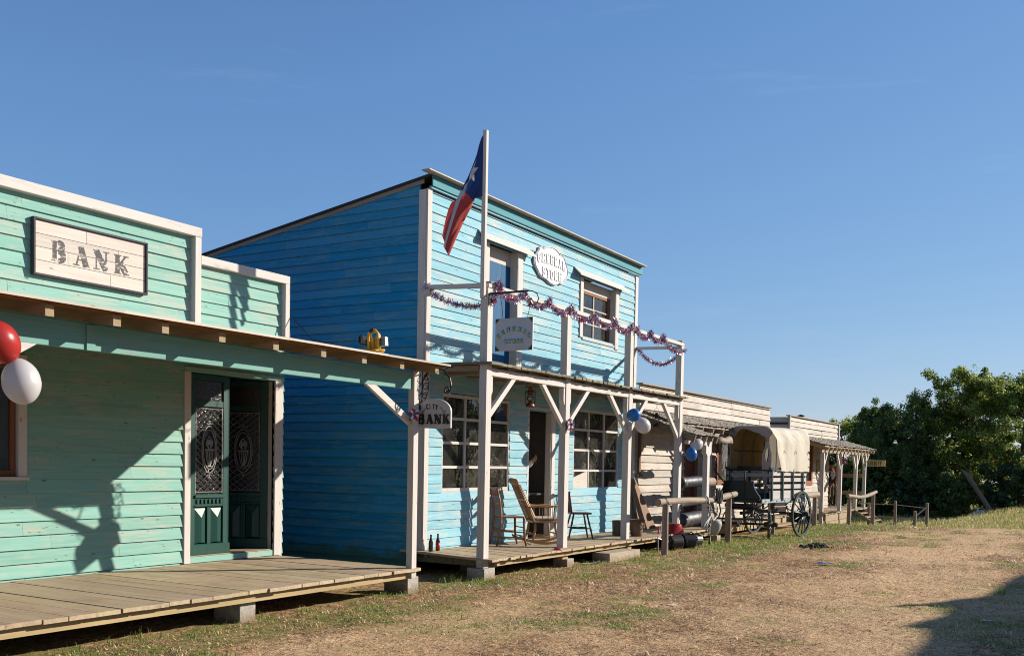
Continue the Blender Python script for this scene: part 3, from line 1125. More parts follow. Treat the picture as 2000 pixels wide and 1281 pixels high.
def bow(c, n, label, sc=1.0):
    """Rosette of looped red, white and blue ribbon."""
    c = V(c)
    o = thing('ribbon_bow', label, 'bow', c, 0, 'red white and blue ribbon bows on the porch posts')
    n = V(n).normalized()
    s = n.cross(V((0, 0, 1))).normalized()
    u = s.cross(n)
    for name, col, ph in (('red_ribbon', 'cloth_red', 0), ('white_ribbon', 'cloth_white', .7), ('blue_ribbon', 'ribbon_blue', 1.4)):
        mb = MB()
        for k in range(4):
            a = ph + k * PI / 2 + rng.uniform(-.25, .25)
            d = s * math.cos(a) + u * math.sin(a)
            e = n.cross(d)
            L = .075 * sc * rng.uniform(.8, 1.25)
            w = .016 * sc
            pts = []
            for i in range(9):
                t = i / 8 * 2 * PI
                pts.append(c + d * L * (1 - math.cos(t)) / 2 + n * (.012 + .028 * math.sin(t) * sc + .03 * (1 - math.cos(t)) / 2))
            vs, fs = [], []
            for p in pts:
                vs += [p - e * w, p + e * w]
            for i in range(8):
                fs.append((2 * i, 2 * i + 2, 2 * i + 3, 2 * i + 1))
            mb.add(vs, fs)
        a = -PI / 2 + (ph - .7) * .8       # hanging tail
        d = s * math.cos(a) + u * math.sin(a)
        e = n.cross(d)
        p0, p1 = c + n * .02, c + d * .11 * sc + n * .03
        mb.add([p0 - e * .012 * sc, p0 + e * .012 * sc, p1 + e * .016 * sc, p1 - e * .016 * sc], [(0, 1, 2, 3)])
        mb.build(name, M[col], o, fix=False)
    return o


M['ribbon_blue'] = plain('blue ribbon', (.015, .03, .17), .6)
bow((9.585, 7.06, 2.145), (-.6, -.8, 0), 'ribbon bow of red, white and blue on the bank post beside the CITY BANK sign', .85)


# ------------------------------------------------------------------ work light on the porch roof
M['lensgrey'] = plain('lamp front glass', (.16, .17, .18), .15, var=.3)
WL = thing('work_light', 'yellow and black twin head work light standing on the bank porch roof', 'lamp', (8.82, 7.05, 2.79))
cx, cy, cz = 8.82, 7.05, rz(7.05) + .05
Mw = Matrix.Translation((cx, cy, cz)) @ Matrix.Rotation(math.radians(-58), 4, 'Z')      # local x runs across the view, y away from it
mb = MB(Mw)
for y in (-.06, .06):
    mb.tube([(-.05, y, .015), (-.055, y, .12), (-.05, y, .20), (-.02, y, .235), (.02, y, .235), (.05, y, .20), (.055, y, .12), (.05, y, .015)], .015, 8)
mb.tube([(-.13, -.06, .016), (.13, -.06, .016)], .015, 8)
mb.tube([(-.10, .06, .016), (.10, .06, .016)], .015, 8)
mb.tube([(-.03, -.06, .02), (.0, -.1, .012), (.05, -.08, .012), (.06, 0, .012)], .012, 7)
mb.tube([(-.02, 0, .02), (-.02, 0, .16)], .028, 10)
mb.tube([(.03, 0, .02), (.03, 0, .17)], .022, 10)
mb.build('frame', M['yellow'], WL, smooth=True)
mb = MB(Mw)
mb.tube([(-.045, -.06, .215), (-.02, -.06, .238), (.0, -.06, .240)], .02, 8)
mb.build('handle', M['black'], WL)
for sx, w, h, zc, ry, mt in ((-.105, .062, .055, .125, .12, 'black'), (.105, .045, .05, .115, -.1, 'steel')):
    Mh = Mw @ Matrix.Translation((sx, -.02, zc)) @ Matrix.Rotation(.5 if sx < 0 else -.5, 4, 'Z') @ Matrix.Rotation(ry, 4, 'Y')
    mb = MB(Mh)
    mb.box(-w, w, -.028, .028, -h, h)
    for i in range(7):
        zz = -h + .008 + i * (2 * h - .02) / 6
        mb.box(-w * .95, w * .95, .0285, .05, zz, zz + .006)
    mb.box(-w - .012, -w - .001, -.012, .012, -h * .7, h * .7)
    hd = mb.build('lamp_head', M[mt], WL, bevel=.004)
    mb = MB(Mh)
    mb.box(-w * .84, w * .84, -.034, -.0285, -h * .8, h * .8)
    mb.build('lens', M['lensgrey'], hd)

# loose wire off the end of the parapet
mb = MB()
mb.tube([(9.91, 9.40, 3.53), (9.94, 9.2, 3.35), (9.96, 9.0, 3.16), (9.98, 8.6, 3.06)], .007, 5)
mb.tube([(9.908, 9.40, 3.53), (9.905, 9.36, 3.38), (9.93, 9.33, 3.12)], .006, 5)
tag(mb.build('roof_wire', M['cable']), 'thin dark wire trailing from the end of the mint parapet to the porch roof', 'wire')
# ================================================================== GENERAL STORE
rng = random.Random(33)
GS = thing('general_store', 'two storey sky blue boarded store with white balcony posts and paned windows', 'building', (15.2, 8.32, 0))
SY = 8.32
mb = MB()
op = [(13.40, 14.26, 2.9, 5.03), (16.66, 18.08, 3.93, 5.03), (12.19, 14.13, 1.16, 2.58), (14.76, 15.56, .0, 2.50), (16.44, 18.42, 1.10, 2.59)]
clap(mb, 11.82, 19.03, .20, 5.47, SY, .1345, op, rng=rng, lip=.023, joint=(1.8, 4.5))
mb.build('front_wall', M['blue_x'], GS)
RS = -.1586                                     # roof slope towards the back


def roofz(y):
    return 5.60 + RS * (y - 8.45)


mb = MB()
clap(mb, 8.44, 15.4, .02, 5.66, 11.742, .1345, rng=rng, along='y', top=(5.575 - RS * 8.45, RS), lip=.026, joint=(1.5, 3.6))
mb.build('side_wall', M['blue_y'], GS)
mb = MB()
mb.box(19.06, 19.1, SY + .02, 15.4, .02, 4.2)
mb.box(11.78, 19.06, 15.36, 15.4, .02, 4.3)
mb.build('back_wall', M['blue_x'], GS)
mb = MB()
mb.box(11.706, 11.815, SY - .034, SY - .004, .26, 5.47)
mb.build('corner_trim', M['white_z'], GS, bevel=.003)
mb = MB()
mb.box(19.035, 19.17, SY - .034, SY - .004, .26, 5.47)
mb.build('corner_trim', M['white_z'], GS, bevel=.003)
mb = MB()
mb.box(11.700, 11.7255, SY - .0038, 8.44, .26, 5.46)
mb.build('corner_trim', M['white_z'], GS, bevel=.003)
# roof: black felt slab, grey verge board, pale front edge, teal fascia
mb = MB()
for dz, th, x0 in ((0.0, .040, 11.70),):
    a, b = roofz(8.25) + dz, roofz(15.5) + dz
    mb.add([(x0, 8.25, a), (19.25, 8.25, a), (19.25, 15.5, b), (x0, 15.5, b), (x0, 8.25, a + th), (19.25, 8.25, a + th), (19.25, 15.5, b + th), (x0, 15.5, b + th)],
           [(0, 3, 2, 1), (4, 5, 6, 7), (0, 1, 5, 4), (1, 2, 6, 5), (2, 3, 7, 6), (3, 0, 4, 7)])
mb.build('roof', M['felt'], GS)
mb = MB()
a, b = roofz(8.37) - .062, roofz(15.4) - .062
mb.add([(11.715, 8.37, a), (11.738, 8.37, a), (11.738, 15.4, b), (11.715, 15.4, b), (11.715, 8.37, a + .060), (11.738, 8.37, a + .060), (11.738, 15.4, b + .058), (11.715, 15.4, b + .058)],
       [(0, 3, 2, 1), (4, 5, 6, 7), (0, 1, 5, 4), (1, 2, 6, 5), (2, 3, 7, 6), (3, 0, 4, 7)])
mb.build('verge_board', M['post_y'], GS)
mb = MB()
mb.beam((11.50, 8.19, 5.665), (19.20, 8.19, 5.668), .14, .015)
mb.build('roof_front_edge', M['cap'], GS)
mb = MB()
mb.beam((11.74, 8.238, 5.575), (19.22, 8.238, 5.575), .022, .145)
mb.build('fascia', M['teal_x'], GS)
mb = MB()
mb.beam((11.74, 8.272, 5.488), (19.2, 8.272, 5.488), .04, .03)
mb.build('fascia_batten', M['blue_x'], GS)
# interior: dark room downstairs and upstairs
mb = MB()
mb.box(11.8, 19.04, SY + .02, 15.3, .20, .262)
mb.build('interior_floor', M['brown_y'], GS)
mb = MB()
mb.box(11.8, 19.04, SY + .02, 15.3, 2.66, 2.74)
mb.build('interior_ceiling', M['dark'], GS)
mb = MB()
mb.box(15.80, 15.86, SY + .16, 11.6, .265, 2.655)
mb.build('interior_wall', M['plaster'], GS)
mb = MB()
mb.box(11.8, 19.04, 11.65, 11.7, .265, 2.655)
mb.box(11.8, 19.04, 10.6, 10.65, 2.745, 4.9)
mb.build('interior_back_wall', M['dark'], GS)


def win_frame(x0, x1, z0, z1, w, y, name, mat, parent, d=.06):
    mb = MB()
    mb.box(x0, x0 + w, y, y + d, z0, z1)
    mb.box(x1 - w, x1, y, y + d, z0, z1)
    mb.box(x0 + w, x1 - w, y + .002, y + d - .002, z0, z0 + w)
    mb.box(x0 + w, x1 - w, y + .002, y + d - .002, z1 - w, z1)
    return mb.build(name, mat, parent, bevel=.003)


def shop_window(x0, x1, z0, z1):
    fr = win_frame(x0, x1, z0, z1, .05, SY - .005, 'window', M['white_z'], GS, .075)
    mb = MB()
    xs = [x0 + (x1 - x0) * k / 3 for k in (1, 2)]
    zs = [z0 + (z1 - z0) * k / 4 for k in (1, 2, 3)]
    for x in xs:
        mb.box(x - .019, x + .019, SY + .0, SY + .05, z0 + .052, z1 - .052)
    prev = [x0 + .052] + xs + [x1 - .052]
    for z in zs:
        for k in range(3):
            a, b = prev[k] + (.0195 if k else 0), prev[k + 1] - (.0195 if k < 2 else 0)
            mb.box(a, b, SY + .003, SY + .047, z - .021, z + .021)
    mb.build('glazing_bar', M['white_x'], fr, bevel=.003)
    mb = MB()
    mb.box(x0 + .03, x1 - .03, SY + .024, SY + .028, z0 + .03, z1 - .03)
    mb.build('pane', M['glass'], fr)
    return fr


W1 = shop_window(12.17, 14.15, 1.14, 2.60)
W2 = shop_window(16.42, 18.44, 1.08, 2.61)
mb = MB()   # white sheet filling the bottom left pane of the right window
mb.prism([(16.475, 1.125), (17.07, 1.125), (17.07, 1.46), (16.475, 1.33)], 'xz', SY + .008, SY + .022)
mb.build('white_sheet', M['signwhite_x'], W2)
# ground floor doorway
mb = MB()
mb.box(15.535, 15.556, SY - .02, SY + .09, .27, 2.50)
mb.box(15.558, 15.68, SY - .035, SY - .012, .27, 2.53)
mb.box(14.72, 14.775, SY - .018, SY + .16, .27, 2.50)
mb.box(14.72, 15.556, SY - .022, SY + .09, 2.502, 2.55)
mb.build('door_frame', M['white_z'], GS, bevel=.003)
# upstairs door
mb = MB()
mb.box(13.24, 13.37, SY - .04, SY + .02, 2.95, 5.04)
mb.box(14.265, 14.42, SY - .04, SY + .02, 2.95, 5.04)
mb.box(14.246, 14.264, SY - .038, SY + .12, 2.95, 5.04)
mb.box(13.372, 13.39, SY - .03, SY + .14, 2.95, 5.04)
mb.build('upper_door_frame', M['white_z'], GS, bevel=.003)
mb = MB()
x = 13.395
for i in range(6):
    mb.box(x + i * .1415 + .0015, x + (i + 1) * .1415 - .0015, SY + .10, SY + .13, 2.95, 4.80)
mb.build('upper_door', M['blue_door'], GS)
mb = MB()
mb.box(13.395, 14.245, SY + .10, SY + .135, 4.803, 5.04)
mb.build('upper_door_transom', M['white_x'], GS)
# hoods over the upper openings
for x0, x1 in ((13.06, 14.66), (16.30, 18.46)):
    mb = MB()
    mb.add([(x0, SY - .02, 5.17), (x1, SY - .02, 5.17), (x1, SY - .15, 5.045), (x0, SY - .15, 5.045),
            (x0, SY - .02, 5.145), (x1, SY - .02, 5.145), (x1, SY - .155, 5.015), (x0, SY - .155, 5.015)],
           [(0, 3, 2, 1), (4, 5, 6, 7), (0, 1, 5, 4), (1, 2, 6, 5), (2, 3, 7, 6), (3, 0, 4, 7)])
    mb.build('hood', M['white_x'], GS, bevel=.003)
# upper window
mb = MB()
mb.box(16.54, 16.66, SY - .04, SY + .02, 3.93, 5.03)
mb.box(18.09, 18.23, SY - .04, SY + .02, 3.86, 5.03)
mb.box(18.07, 18.088, SY - .038, SY + .13, 3.93, 5.03)
mb.box(16.662, 16.68, SY - .03, SY + .13, 3.93, 5.03)
mb.box(16.662, 18.069, SY - .036, SY + .13, 3.895, 3.928)
UWF = mb.build('upper_window_frame', M['white_z'], GS, bevel=.003)
mb = MB()
y0 = SY + .085
mb.box(16.682, 18.068, y0, y0 + .03, 4.84, 5.03)
mb.build('upper_window_header', M['white_x'], UWF)
mb = MB()
mb.box(16.682, 16.745, y0, y0 + .05, 3.93, 4.837)
mb.box(17.97, 18.068, y0, y0 + .05, 3.93, 4.837)
mb.box(16.747, 17.968, y0 + .002, y0 + .048, 4.785, 4.837)
mb.box(16.747, 17.968, y0 + .002, y0 + .048, 3.932, 3.985)
mb.build('upper_window_sash', M['sash_z'], UWF, bevel=.003)
mb = MB()
mb.box(17.34, 17.375, y0 + .006, y0 + .044, 3.987, 4.783)
for z in (4.23, 4.52):
    mb.box(16.747, 17.339, y0 + .009, y0 + .041, z, z + .026)
    mb.box(17.376, 17.968, y0 + .009, y0 + .041, z, z + .026)
mb.build('upper_window_bar', M['grey_x'], UWF)
mb = MB()
mb.box(16.745, 17.97, y0 + .022, y0 + .026, 3.985, 4.785)
mb.build('pane', M['glass'], UWF)
# deck
mb = MB()


def deckz(x, y):
    k = (y - 7.05) / 1.4
    return k * (.05 - .055 * (x - 11.5) / 6.8) if x < 19 else 0


planks(mb, 11.40, 20.45, 7.06, 8.60, .245, .277, .155, rng, zf=deckz, jit=.02, gap=.005)
mb.build('porch_deck', M['deck_y'], GS)
mb = MB()
mb.box(11.7, 20.35, 7.15, 7.20, .165, .242)
mb.build('front_joist', M['joist_x'], GS)
mb = MB()
mb.box(11.7, 20.3, 7.9, 7.97, .14, .238)
mb.box(11.72, 11.78, 7.21, 8.6, .14, .24)
mb.build('joist', M['raw_x'], GS)
# posts carry the balcony floor, the beam and the rail
PX = [(11.42, 11.555), (13.735, 13.875), (16.12, 16.255), (18.555, 18.70)]
mb = None
for i, (a, b) in enumerate(PX):
    mb = MB()
    z0 = .15 if i == 0 else .278
    mb.box(a, b, 7.20, 7.315, z0, 3.93)
    p = mb.build('post', M['white_z'], GS, bevel=.004)
mb = MB()
mb.box(11.40, 11.68, 7.17, 7.45, -.06, .147)
mb.build('footing_block', M['concrete'], GS, bevel=.006)
mb = MB()
mb.box(13.83, 14.06, 7.17, 7.42, -.06, .10)
mb.build('footing_block', M['concrete'], GS, bevel=.006)
mb = MB()
mb.box(12.35, 12.75, 8.0, 8.2, -.05, .14)
mb.build('footing_block', M['concrete_tan'], GS, bevel=.006)
for a, b in ((13.74, 13.92), (16.20, 16.36)):
    mb = MB()
    mb.box(a, b, 7.205, 7.30, -.03 if a > 15 else .102, .163)
    mb.build('deck_leg', M['joist_x'], GS)
# corbel blocks under the beam
for i, (a, b) in enumerate(PX):
    for s in (-1, 1):
        if (i == 0 and s < 0) or (i == 3 and s > 0):
            continue
        x0, x1 = (b + .001, b + .055) if s > 0 else (a - .055, a - .001)
        outer = x1 if s > 0 else x0
        inner = x0 if s > 0 else x1
        mb = MB()
        mb.prism([(inner, 2.49), (inner + (outer - inner) * .6, 2.51), (outer, 2.56), (outer, 2.755), (inner, 2.755)], 'xz', 7.215, 7.30)
        mb.build('corbel', M['white_z'], GS, bevel=.003)
mb = MB()
for i in range(3):
    mb.box(PX[i][1] + .001, PX[i + 1][0] - .001, 7.212, 7.295, 2.765, 2.868)
mb.build('balcony_beam', M['white_x'], GS, bevel=.004)
br = [(12.20, 2.80, 11.53, 2.20), (13.10, 2.76, 13.76, 2.16), (14.52, 2.76, 13.86, 2.18), (15.46, 2.76, 16.14, 2.16), (16.92, 2.76, 16.24, 2.18), (17.86, 2.76, 18.57, 2.14)]
for x0, z0, x1, z1 in br:
    mb = MB()
    k_ = .09 / math.hypot(x0 - x1, z0 - z1)
    mb.beam((x0 + (x0 - x1) * k_, 7.255, z0 - .035 + (z0 - z1) * k_), (x1, 7.255, z1), .06, .08)
    mb.build('brace', M['white_x'], GS, bevel=.003)
# balcony floor (planks along y) and the joists below it
mb = MB()
planks(mb, 11.34, 18.72, 7.09, 8.29, 2.902, 2.935, .135, rng, jit=.018, gap=.006, zf=lambda x, y: (y - 7.1) * .012)
mb.build('balcony_floor', M['mossy_y'], GS)
mb = MB()
x = 11.45
while x < 18.7:
    mb.beam((x, 7.22 if not any(a - .06 < x < b + .06 for a, b in PX) else 7.33, 2.865), (x, 8.29, 2.868), .07, .065)
    x += .6
mb.build('balcony_joist', M['post_y'], GS)
mb = MB()   # top rails
mb.beam((11.56, 7.257, 3.967), (18.72, 7.257, 3.967), .10, .062)
mb.build('balcony_rail', M['white_x'], GS, bevel=.004)
mb = MB()
mb.beam((11.49, 7.205, 3.967), (11.49, 8.28, 4.02), .09, .055)
mb.build('balcony_side_rail', M['white_y'], GS, bevel=.004)
mb = MB()
mb.beam((18.63, 7.31, 3.905), (18.86, 8.28, 3.955), .06, .055)
mb.build('balcony_side_rail', M['white_y'], GS, bevel=.004)
mb = MB()
mb.box(11.50, 11.66, 7.20, 7.31, 4.001, 4.03)
mb.box(18.56, 18.72, 7.20, 7.31, 4.001, 4.03)
mb.build('rail_cap', M['post_x'], GS)
mb = MB()
mb.prism([(11.44, 3.9), (11.54, 3.9), (11.54, 3.99), (11.44, 3.99)], 'xz', 8.17, 8.284)
mb.build('rail_bracket', M['white_z'], GS)

FACADE = {'front_wall', 'side_wall', 'back_wall', 'corner_trim', 'roof', 'verge_board', 'roof_front_edge', 'fascia', 'fascia_batten', 'interior_floor', 'interior_ceiling', 'interior_wall',
          'interior_back_wall', 'window', 'door_frame', 'upper_door_frame', 'upper_door', 'upper_door_transom', 'hood', 'upper_window_frame'}


def resize_facade(o):
    """The house was set out 1.5 % too large: shrink its own parts (in the frame of the house)."""
    for v in o.data.vertices:
        v.co.x = (11.58 - 15.2) + (v.co.x + 15.2 - 11.76) * .9846
        v.co.z = v.co.z * .9846 + .0246
    for c in o.children:
        resize_facade(c)


for o in list(GS.children):
    if o.name.split('.')[0] in FACADE:
        resize_facade(o)

# ------------------------------------------------------------------ concrete step in front of the deck
mb = MB()
mb.add([(14.83, 6.91, -.04), (16.0, 6.88, -.04), (15.95, 7.2, -.04), (14.86, 7.24, -.04), (14.83, 6.91, .135), (16.0, 6.88, .135), (15.95, 7.2, .135), (14.86, 7.24, .135)],
       [(0, 3, 2, 1), (4, 5, 6, 7), (0, 1, 5, 4), (1, 2, 6, 5), (2, 3, 7, 6), (3, 0, 4, 7)])
tag(mb.build('entrance_step', M['concrete_tan'], bevel=.006), 'low tan concrete step on the ground below the store deck edge', 'step')

# ------------------------------------------------------------------ oval sign on the facade
S = thing('wall_sign', 'pale grey scalloped plaque reading GENERAL STORE in raised white letters on the blue facade', 'sign', (15.38, 8.30, 5.0))
PX0 = -.237
pts = [(14.76, 5.01), (14.79, 5.09), (14.85, 5.15), (14.90, 5.19), (14.93, 5.25), (15.02, 5.285), (15.08, 5.265), (15.16, 5.30), (15.28, 5.335), (15.40, 5.345), (15.52, 5.335),
       (15.63, 5.295), (15.67, 5.265), (15.74, 5.275), (15.83, 5.255), (15.88, 5.20), (15.91, 5.15), (15.97, 5.08), (16.0, 4.98), (15.98, 4.92), (15.92, 4.86), (15.87, 4.83),
       (15.82, 4.78), (15.74, 4.75), (15.66, 4.755), (15.57, 4.715), (15.45, 4.695), (15.31, 4.705), (15.19, 4.745), (15.11, 4.755), (15.02, 4.76), (14.93, 4.80), (14.89, 4.845), (14.83, 4.89), (14.78, 4.94)]
pts = [(a + PX0, b - .052) for a, b in pts]
mb = MB()
mb.prism(pts, 'xz', 8.266, 8.298)
mb.build('board', M['signpanel'], S, bevel=.006)
mb = MB()
ctr = V((15.38 + PX0, 4.968))
rim = [(ctr.x + (p[0] - ctr.x) * .95, 8.264, ctr.y + (p[1] - ctr.y) * .94) for p in pts]
mb.tube(rim, .009, 5, closed=True)
mb.build('rim', M['signpanel'], S, smooth=True)
for word, x0, x1, zc, h, bend in (('GENERAL', 14.86 + PX0, 15.90 + PX0, 4.948, .155, .035), ('STORE', 15.03 + PX0, 15.76 + PX0, 4.748, .155, .03)):
    n = len(word)
    pitch = (x1 - x0) / n
    for i, ch in enumerate(word):
        f = (i + .5) / n * 2 - 1
        b = bend * (1 - f * f) * (1 if word == 'GENERAL' else -.3)
        tmp = MB()
        put_letter(tmp, ch, (x0 + i * pitch + pitch * .07, 8.2655, zc + b), (1, 0, 0), (0, 0, 1), pitch * .84, h, .011, 0, T=.26, s=.1)
        tmp.build('letter', M['letterwhite'], S)

# ------------------------------------------------------------------ hanging GENERAL STORE sign
S = thing('hanging_sign', 'square pale lilac sign reading GENERAL STORE in blue and yellow, hung from the balcony corner', 'sign', (11.45, 6.8, 3.3))
X = 11.45
mb = MB()
mb.box(X - .012, X + .012, 6.51, 7.085, 3.075, 3.505)
mb.build('board', M['signpanel'], S, bevel=.002)
for sy in (0, 1):
    for sz in (0, 1):
        yc = 7.083 if sy == 0 else 6.512
        zc = 3.077 if sz == 0 else 3.503
        dy, dz = (-1 if sy == 0 else 1), (1 if sz == 0 else -1)
        for r, mat, dd in ((.074, 'letter_gold', .0135), (.062, 'letterblack', .0145)):
            mb = MB()
            # concave quarter corner
            poly = [(yc, zc)] + [(yc + dy * r * (1 - .42 * math.sin(t)) * (math.cos(t) ** .8 if math.cos(t) > 0 else 0), zc + dz * r * (1 - .42 * math.sin(PI / 2 - t)) * (math.sin(t) ** .8))
                                 for t in [PI / 2 * i / 8 for i in range(9)]]
            mb.prism(poly, 'yz', X - .0122, X - dd)
            mb.build('corner_motif', M[mat] if mat in M else plain('gold sign paint', (.42, .33, .06), .5), S)
word = 'GENERAL'
for i, ch in enumerate(word):
    a = math.radians(43 - i * 86 / 6)
    R0 = .355
    yc = 6.797 + R0 * math.sin(a)
    zc = 3.385 - R0 + R0 * math.cos(a) - .015
    r = (0, -math.cos(a * .75), math.sin(a * .75))
    u = (0, math.sin(a * .75), math.cos(a * .75))
    w, h = .062, .058
    o = V((X - .0125, yc, zc)) - V(r) * w / 2 - V(u) * h / 2
    tmp = MB()
    put_letter(tmp, ch, o + V(r) * .004 - V(u) * .005, r, u, w, h, .0012, 0, T=.25, s=.10)
    tmp.build('letter_shadow', M['letterblack'], S)
    tmp = MB()
    put_letter(tmp, ch, o, r, u, w * .94, h * .94, .0022, .0016, T=.24, s=.09)
    tmp.build('letter', M['twotone'], S)
word = 'STORE'
for i, ch in enumerate(word):
    w, h = .056, .056
    o = V((X - .0125, 6.945 - i * .060, 3.178))
    tmp = MB()
    put_letter(tmp, ch, o + V((0, -.004, -.005)), (0, -1, 0), (0, 0, 1), w, h, .0012, 0, T=.25, s=.10)
    tmp.build('letter_shadow', M['letterblack'], S)
    tmp = MB()
    put_letter(tmp, ch, o, (0, -1, 0), (0, 0, 1), w * .94, h * .94, .0022, .0016, T=.24, s=.09)
    tmp.build('letter', M['twotone'], S)
mb = MB()
mb.tube([(X, 7.02, 3.80), (X, 6.99, 3.65), (X, 6.975, 3.495)], .005, 5)
mb.tube([(X, 6.55, 3.69), (X, 6.58, 3.58), (X, 6.60, 3.495)], .0045, 5)
mb.build('hanging_cord', M['ropebrown'], S)
BR = thing('sign_bracket', 'black iron bar with a curled end holding the GENERAL STORE sign off the balcony post', 'bracket', (11.45, 7.1, 3.86))
mb = MB()
mb.box(X - .012, X + .012, 6.60, 7.198, 3.835, 3.86)
mb.box(X - .012, X + .012, 7.186, 7.199, 3.70, 3.834)
mb.tube([(X, 6.60, 3.848), (X, 6.53, 3.842), (X, 6.46, 3.80), (X, 6.435, 3.74), (X, 6.46, 3.675), (X, 6.52, 3.655), (X, 6.575, 3.68), (X, 6.575, 3.73), (X, 6.545, 3.745), (X, 6.53, 3.725)], .007, 6)
mb.build('bar', M['iron'], BR)

# ------------------------------------------------------------------ flagpole and flag
mb = MB()
mb.box(11.335, 11.395, 7.215, 7.275, 3.78, 6.0)
tag(mb.build('flagpole', M['white_z'], bevel=.004), 'square white wooden flagpole rising from the balcony corner post', 'flagpole')
FL = thing('flag', 'red, white and blue flag with one white star hanging limp from the balcony pole', 'flag', (11.33, 7.26, 5.5))
# the cloth hangs from its hoist; u runs along the fly, v down the hoist
NU, NV = 50, 26


def lerp_tab(t, tab):
    for (a, x), (b, y) in zip(tab, tab[1:]):
        if t <= b:
            return x + (y - x) * (t - a) / (b - a)
    return tab[-1][1]


def flag_pt(u, v):
    # the hoist runs down the pole; the fly has fallen into a hanging fold, its lower edge tucked behind to the left
    s = u * u * (3 - 2 * u)
    R_ = V((.53, -.848))          # across the hanging fold
    D_ = V((.845, .53))           # behind it
    lat = lerp_tab(v, [(0, .30), (.40, -.42), (.80, .52), (1, -.66)])
    dep = lerp_tab(v, [(0, .16), (.36, .02), (.44, -.04), (.78, -.02), (.84, .05), (1, .24)])
    W = .235 * min(1, u * 1.9) ** .9 * (1 - .62 * max(0, (u - .45) / .55) ** 1.2)
    cen = -.47 * u ** .9
    vert = .80 * (1 - s) ** 2.4
    length = 1.06 + .15 * lerp_tab(v, [(0, -.55), (.5, .35), (.8, 1.0), (1, -.9)])
    z = 5.53 + (.5 - v) * vert - length * u ** 1.25
    rip = math.sin(u * 5 + v * 14) * .030 * min(1, u * 4) + math.sin(u * 2.2 + v * 25) * .010 * min(1, u * 5)
    q = V((11.333, 7.262)) + R_ * (cen + lat * W) + D_ * (dep * W * 1.6 + rip)
    return (q.x, q.y, z)


cols = []
grid = [[flag_pt(i / NU, j / NV) for j in range(NV + 1)] for i in range(NU + 1)]
ub = NU // 3
star = []
sc, sr = V((.20, .42)), .125


def in_star(u, v):
    q = V((u - sc.x, (v - sc.y) / 1.5))
    r = q.length
    if r < 1e-6:
        return True
    a = math.atan2(q.x, q.y) % (2 * PI / 5)
    a = abs(a - PI / 5)
    # boundary of a five pointed star in polar form
    R, ri = sr, sr * .40
    A, B = PI / 5 - a, a
    pa, pb = V((R, 0)), V((ri * math.cos(PI / 5), ri * math.sin(PI / 5)))
    t = PI / 5 - a
    dirv = V((math.cos(t), math.sin(t)))
    e = pb - pa
    den = dirv.x * e.y - dirv.y * e.x
    k = (pa.x * e.y - pa.y * e.x) / den if abs(den) > 1e-9 else 0
    return r < k


for name, mat, test in (('blue_field', 'flag_blue', lambda u, v: u < .40 and not in_star(u, v)), ('star', 'flag_white', lambda u, v: u < .40 and in_star(u, v)),
                        ('white_band', 'flag_white', lambda u, v: u >= .40 and v < .5), ('red_band', 'flag_red', lambda u, v: u >= .40 and v >= .5)):
    mb = MB()
    K = 3 if name in ('blue_field', 'star') else 1
    for i in range(NU * K):
        for j in range(NV * K):
            u0, u1, v0, v1 = i / NU / K, (i + 1) / NU / K, j / NV / K, (j + 1) / NV / K
            if test((u0 + u1) / 2, (v0 + v1) / 2):
                mb.quad(flag_pt(u0, v0), flag_pt(u1, v0), flag_pt(u1, v1), flag_pt(u0, v1))
    mb.build(name, M[mat], FL, smooth=True)

# ------------------------------------------------------------------ tinsel garland along the balcony rail
G = MB()
gr = random.Random(4)


def tinsel(path, r=.058, dens=820):
    path = [V(p) for p in path]
    for a, b in zip(path, path[1:]):
        L = (b - a).length
        for k in range(max(1, int(L * dens))):
            p = a.lerp(b, gr.random())
            d = V((gr.gauss(0, 1), gr.gauss(0, 1), gr.gauss(0, 1))).normalized()
            e = d.cross(V((gr.gauss(0, 1), gr.gauss(0, 1), gr.gauss(0, 1)))).normalized()
            l = r * gr.uniform(.75, 1.25)
            w = .0042
            q = p + d * l
            G.add([p - e * w, p + e * w, q + e * w * .7, q - e * w * .7], [(0, 1, 2, 3)])


def swag(a, b, sag, n=10):
    a, b = V(a), V(b)
    return [a.lerp(b, i / n) - V((0, 0, sag * 4 * (i / n) * (1 - i / n))) for i in range(n + 1)]


def knot(p):
    tinsel([V(p) + V((.03 * math.cos(t), -.035 + .04 * math.sin(t) * .2, .05 * math.sin(t))) for t in [2 * PI * i / 8 for i in range(9)]], .05, 600)


tinsel(swag((11.47, 8.28, 4.02), (11.50, 7.17, 3.74), .14))
knot((11.48, 8.27, 4.02))
xs = [11.62, 12.35, 13.10, 13.80, 14.62, 15.40, 16.08]
tinsel([(11.50, 7.17, 3.74), (11.58, 7.16, 3.86), (11.66, 7.17, 3.99)])
for a, b in zip(xs, xs[1:]):
    tinsel(swag((a + .04, 7.18, 3.95), (b, 7.18, 3.96), .10))
    knot((b, 7.20, 3.98))
knot((11.66, 7.2, 4.0))
xs = [16.30, 16.95, 17.55]
knot((16.32, 7.2, 3.97))
for a, b in zip(xs, xs[1:]):
    tinsel(swag((a + .04, 7.18, 3.95), (b, 7.18, 3.95), .10))
    knot((b, 7.20, 3.97))
tinsel(swag((17.58, 7.17, 3.92), (18.62, 7.17, 3.84), .10))
tinsel(swag((18.86, 8.27, 3.96), (18.64, 7.22, 3.84), .30))
tag(G.build('tinsel_garland', M['tinsel'], fix=False), 'red, white and blue tinsel garland looped along the balcony rail', 'garland')
bow((13.80, 7.19, 2.20), (-.3, -1, 0), 'ribbon bow of red, white and blue on the store post right of the doorway', 1.1)
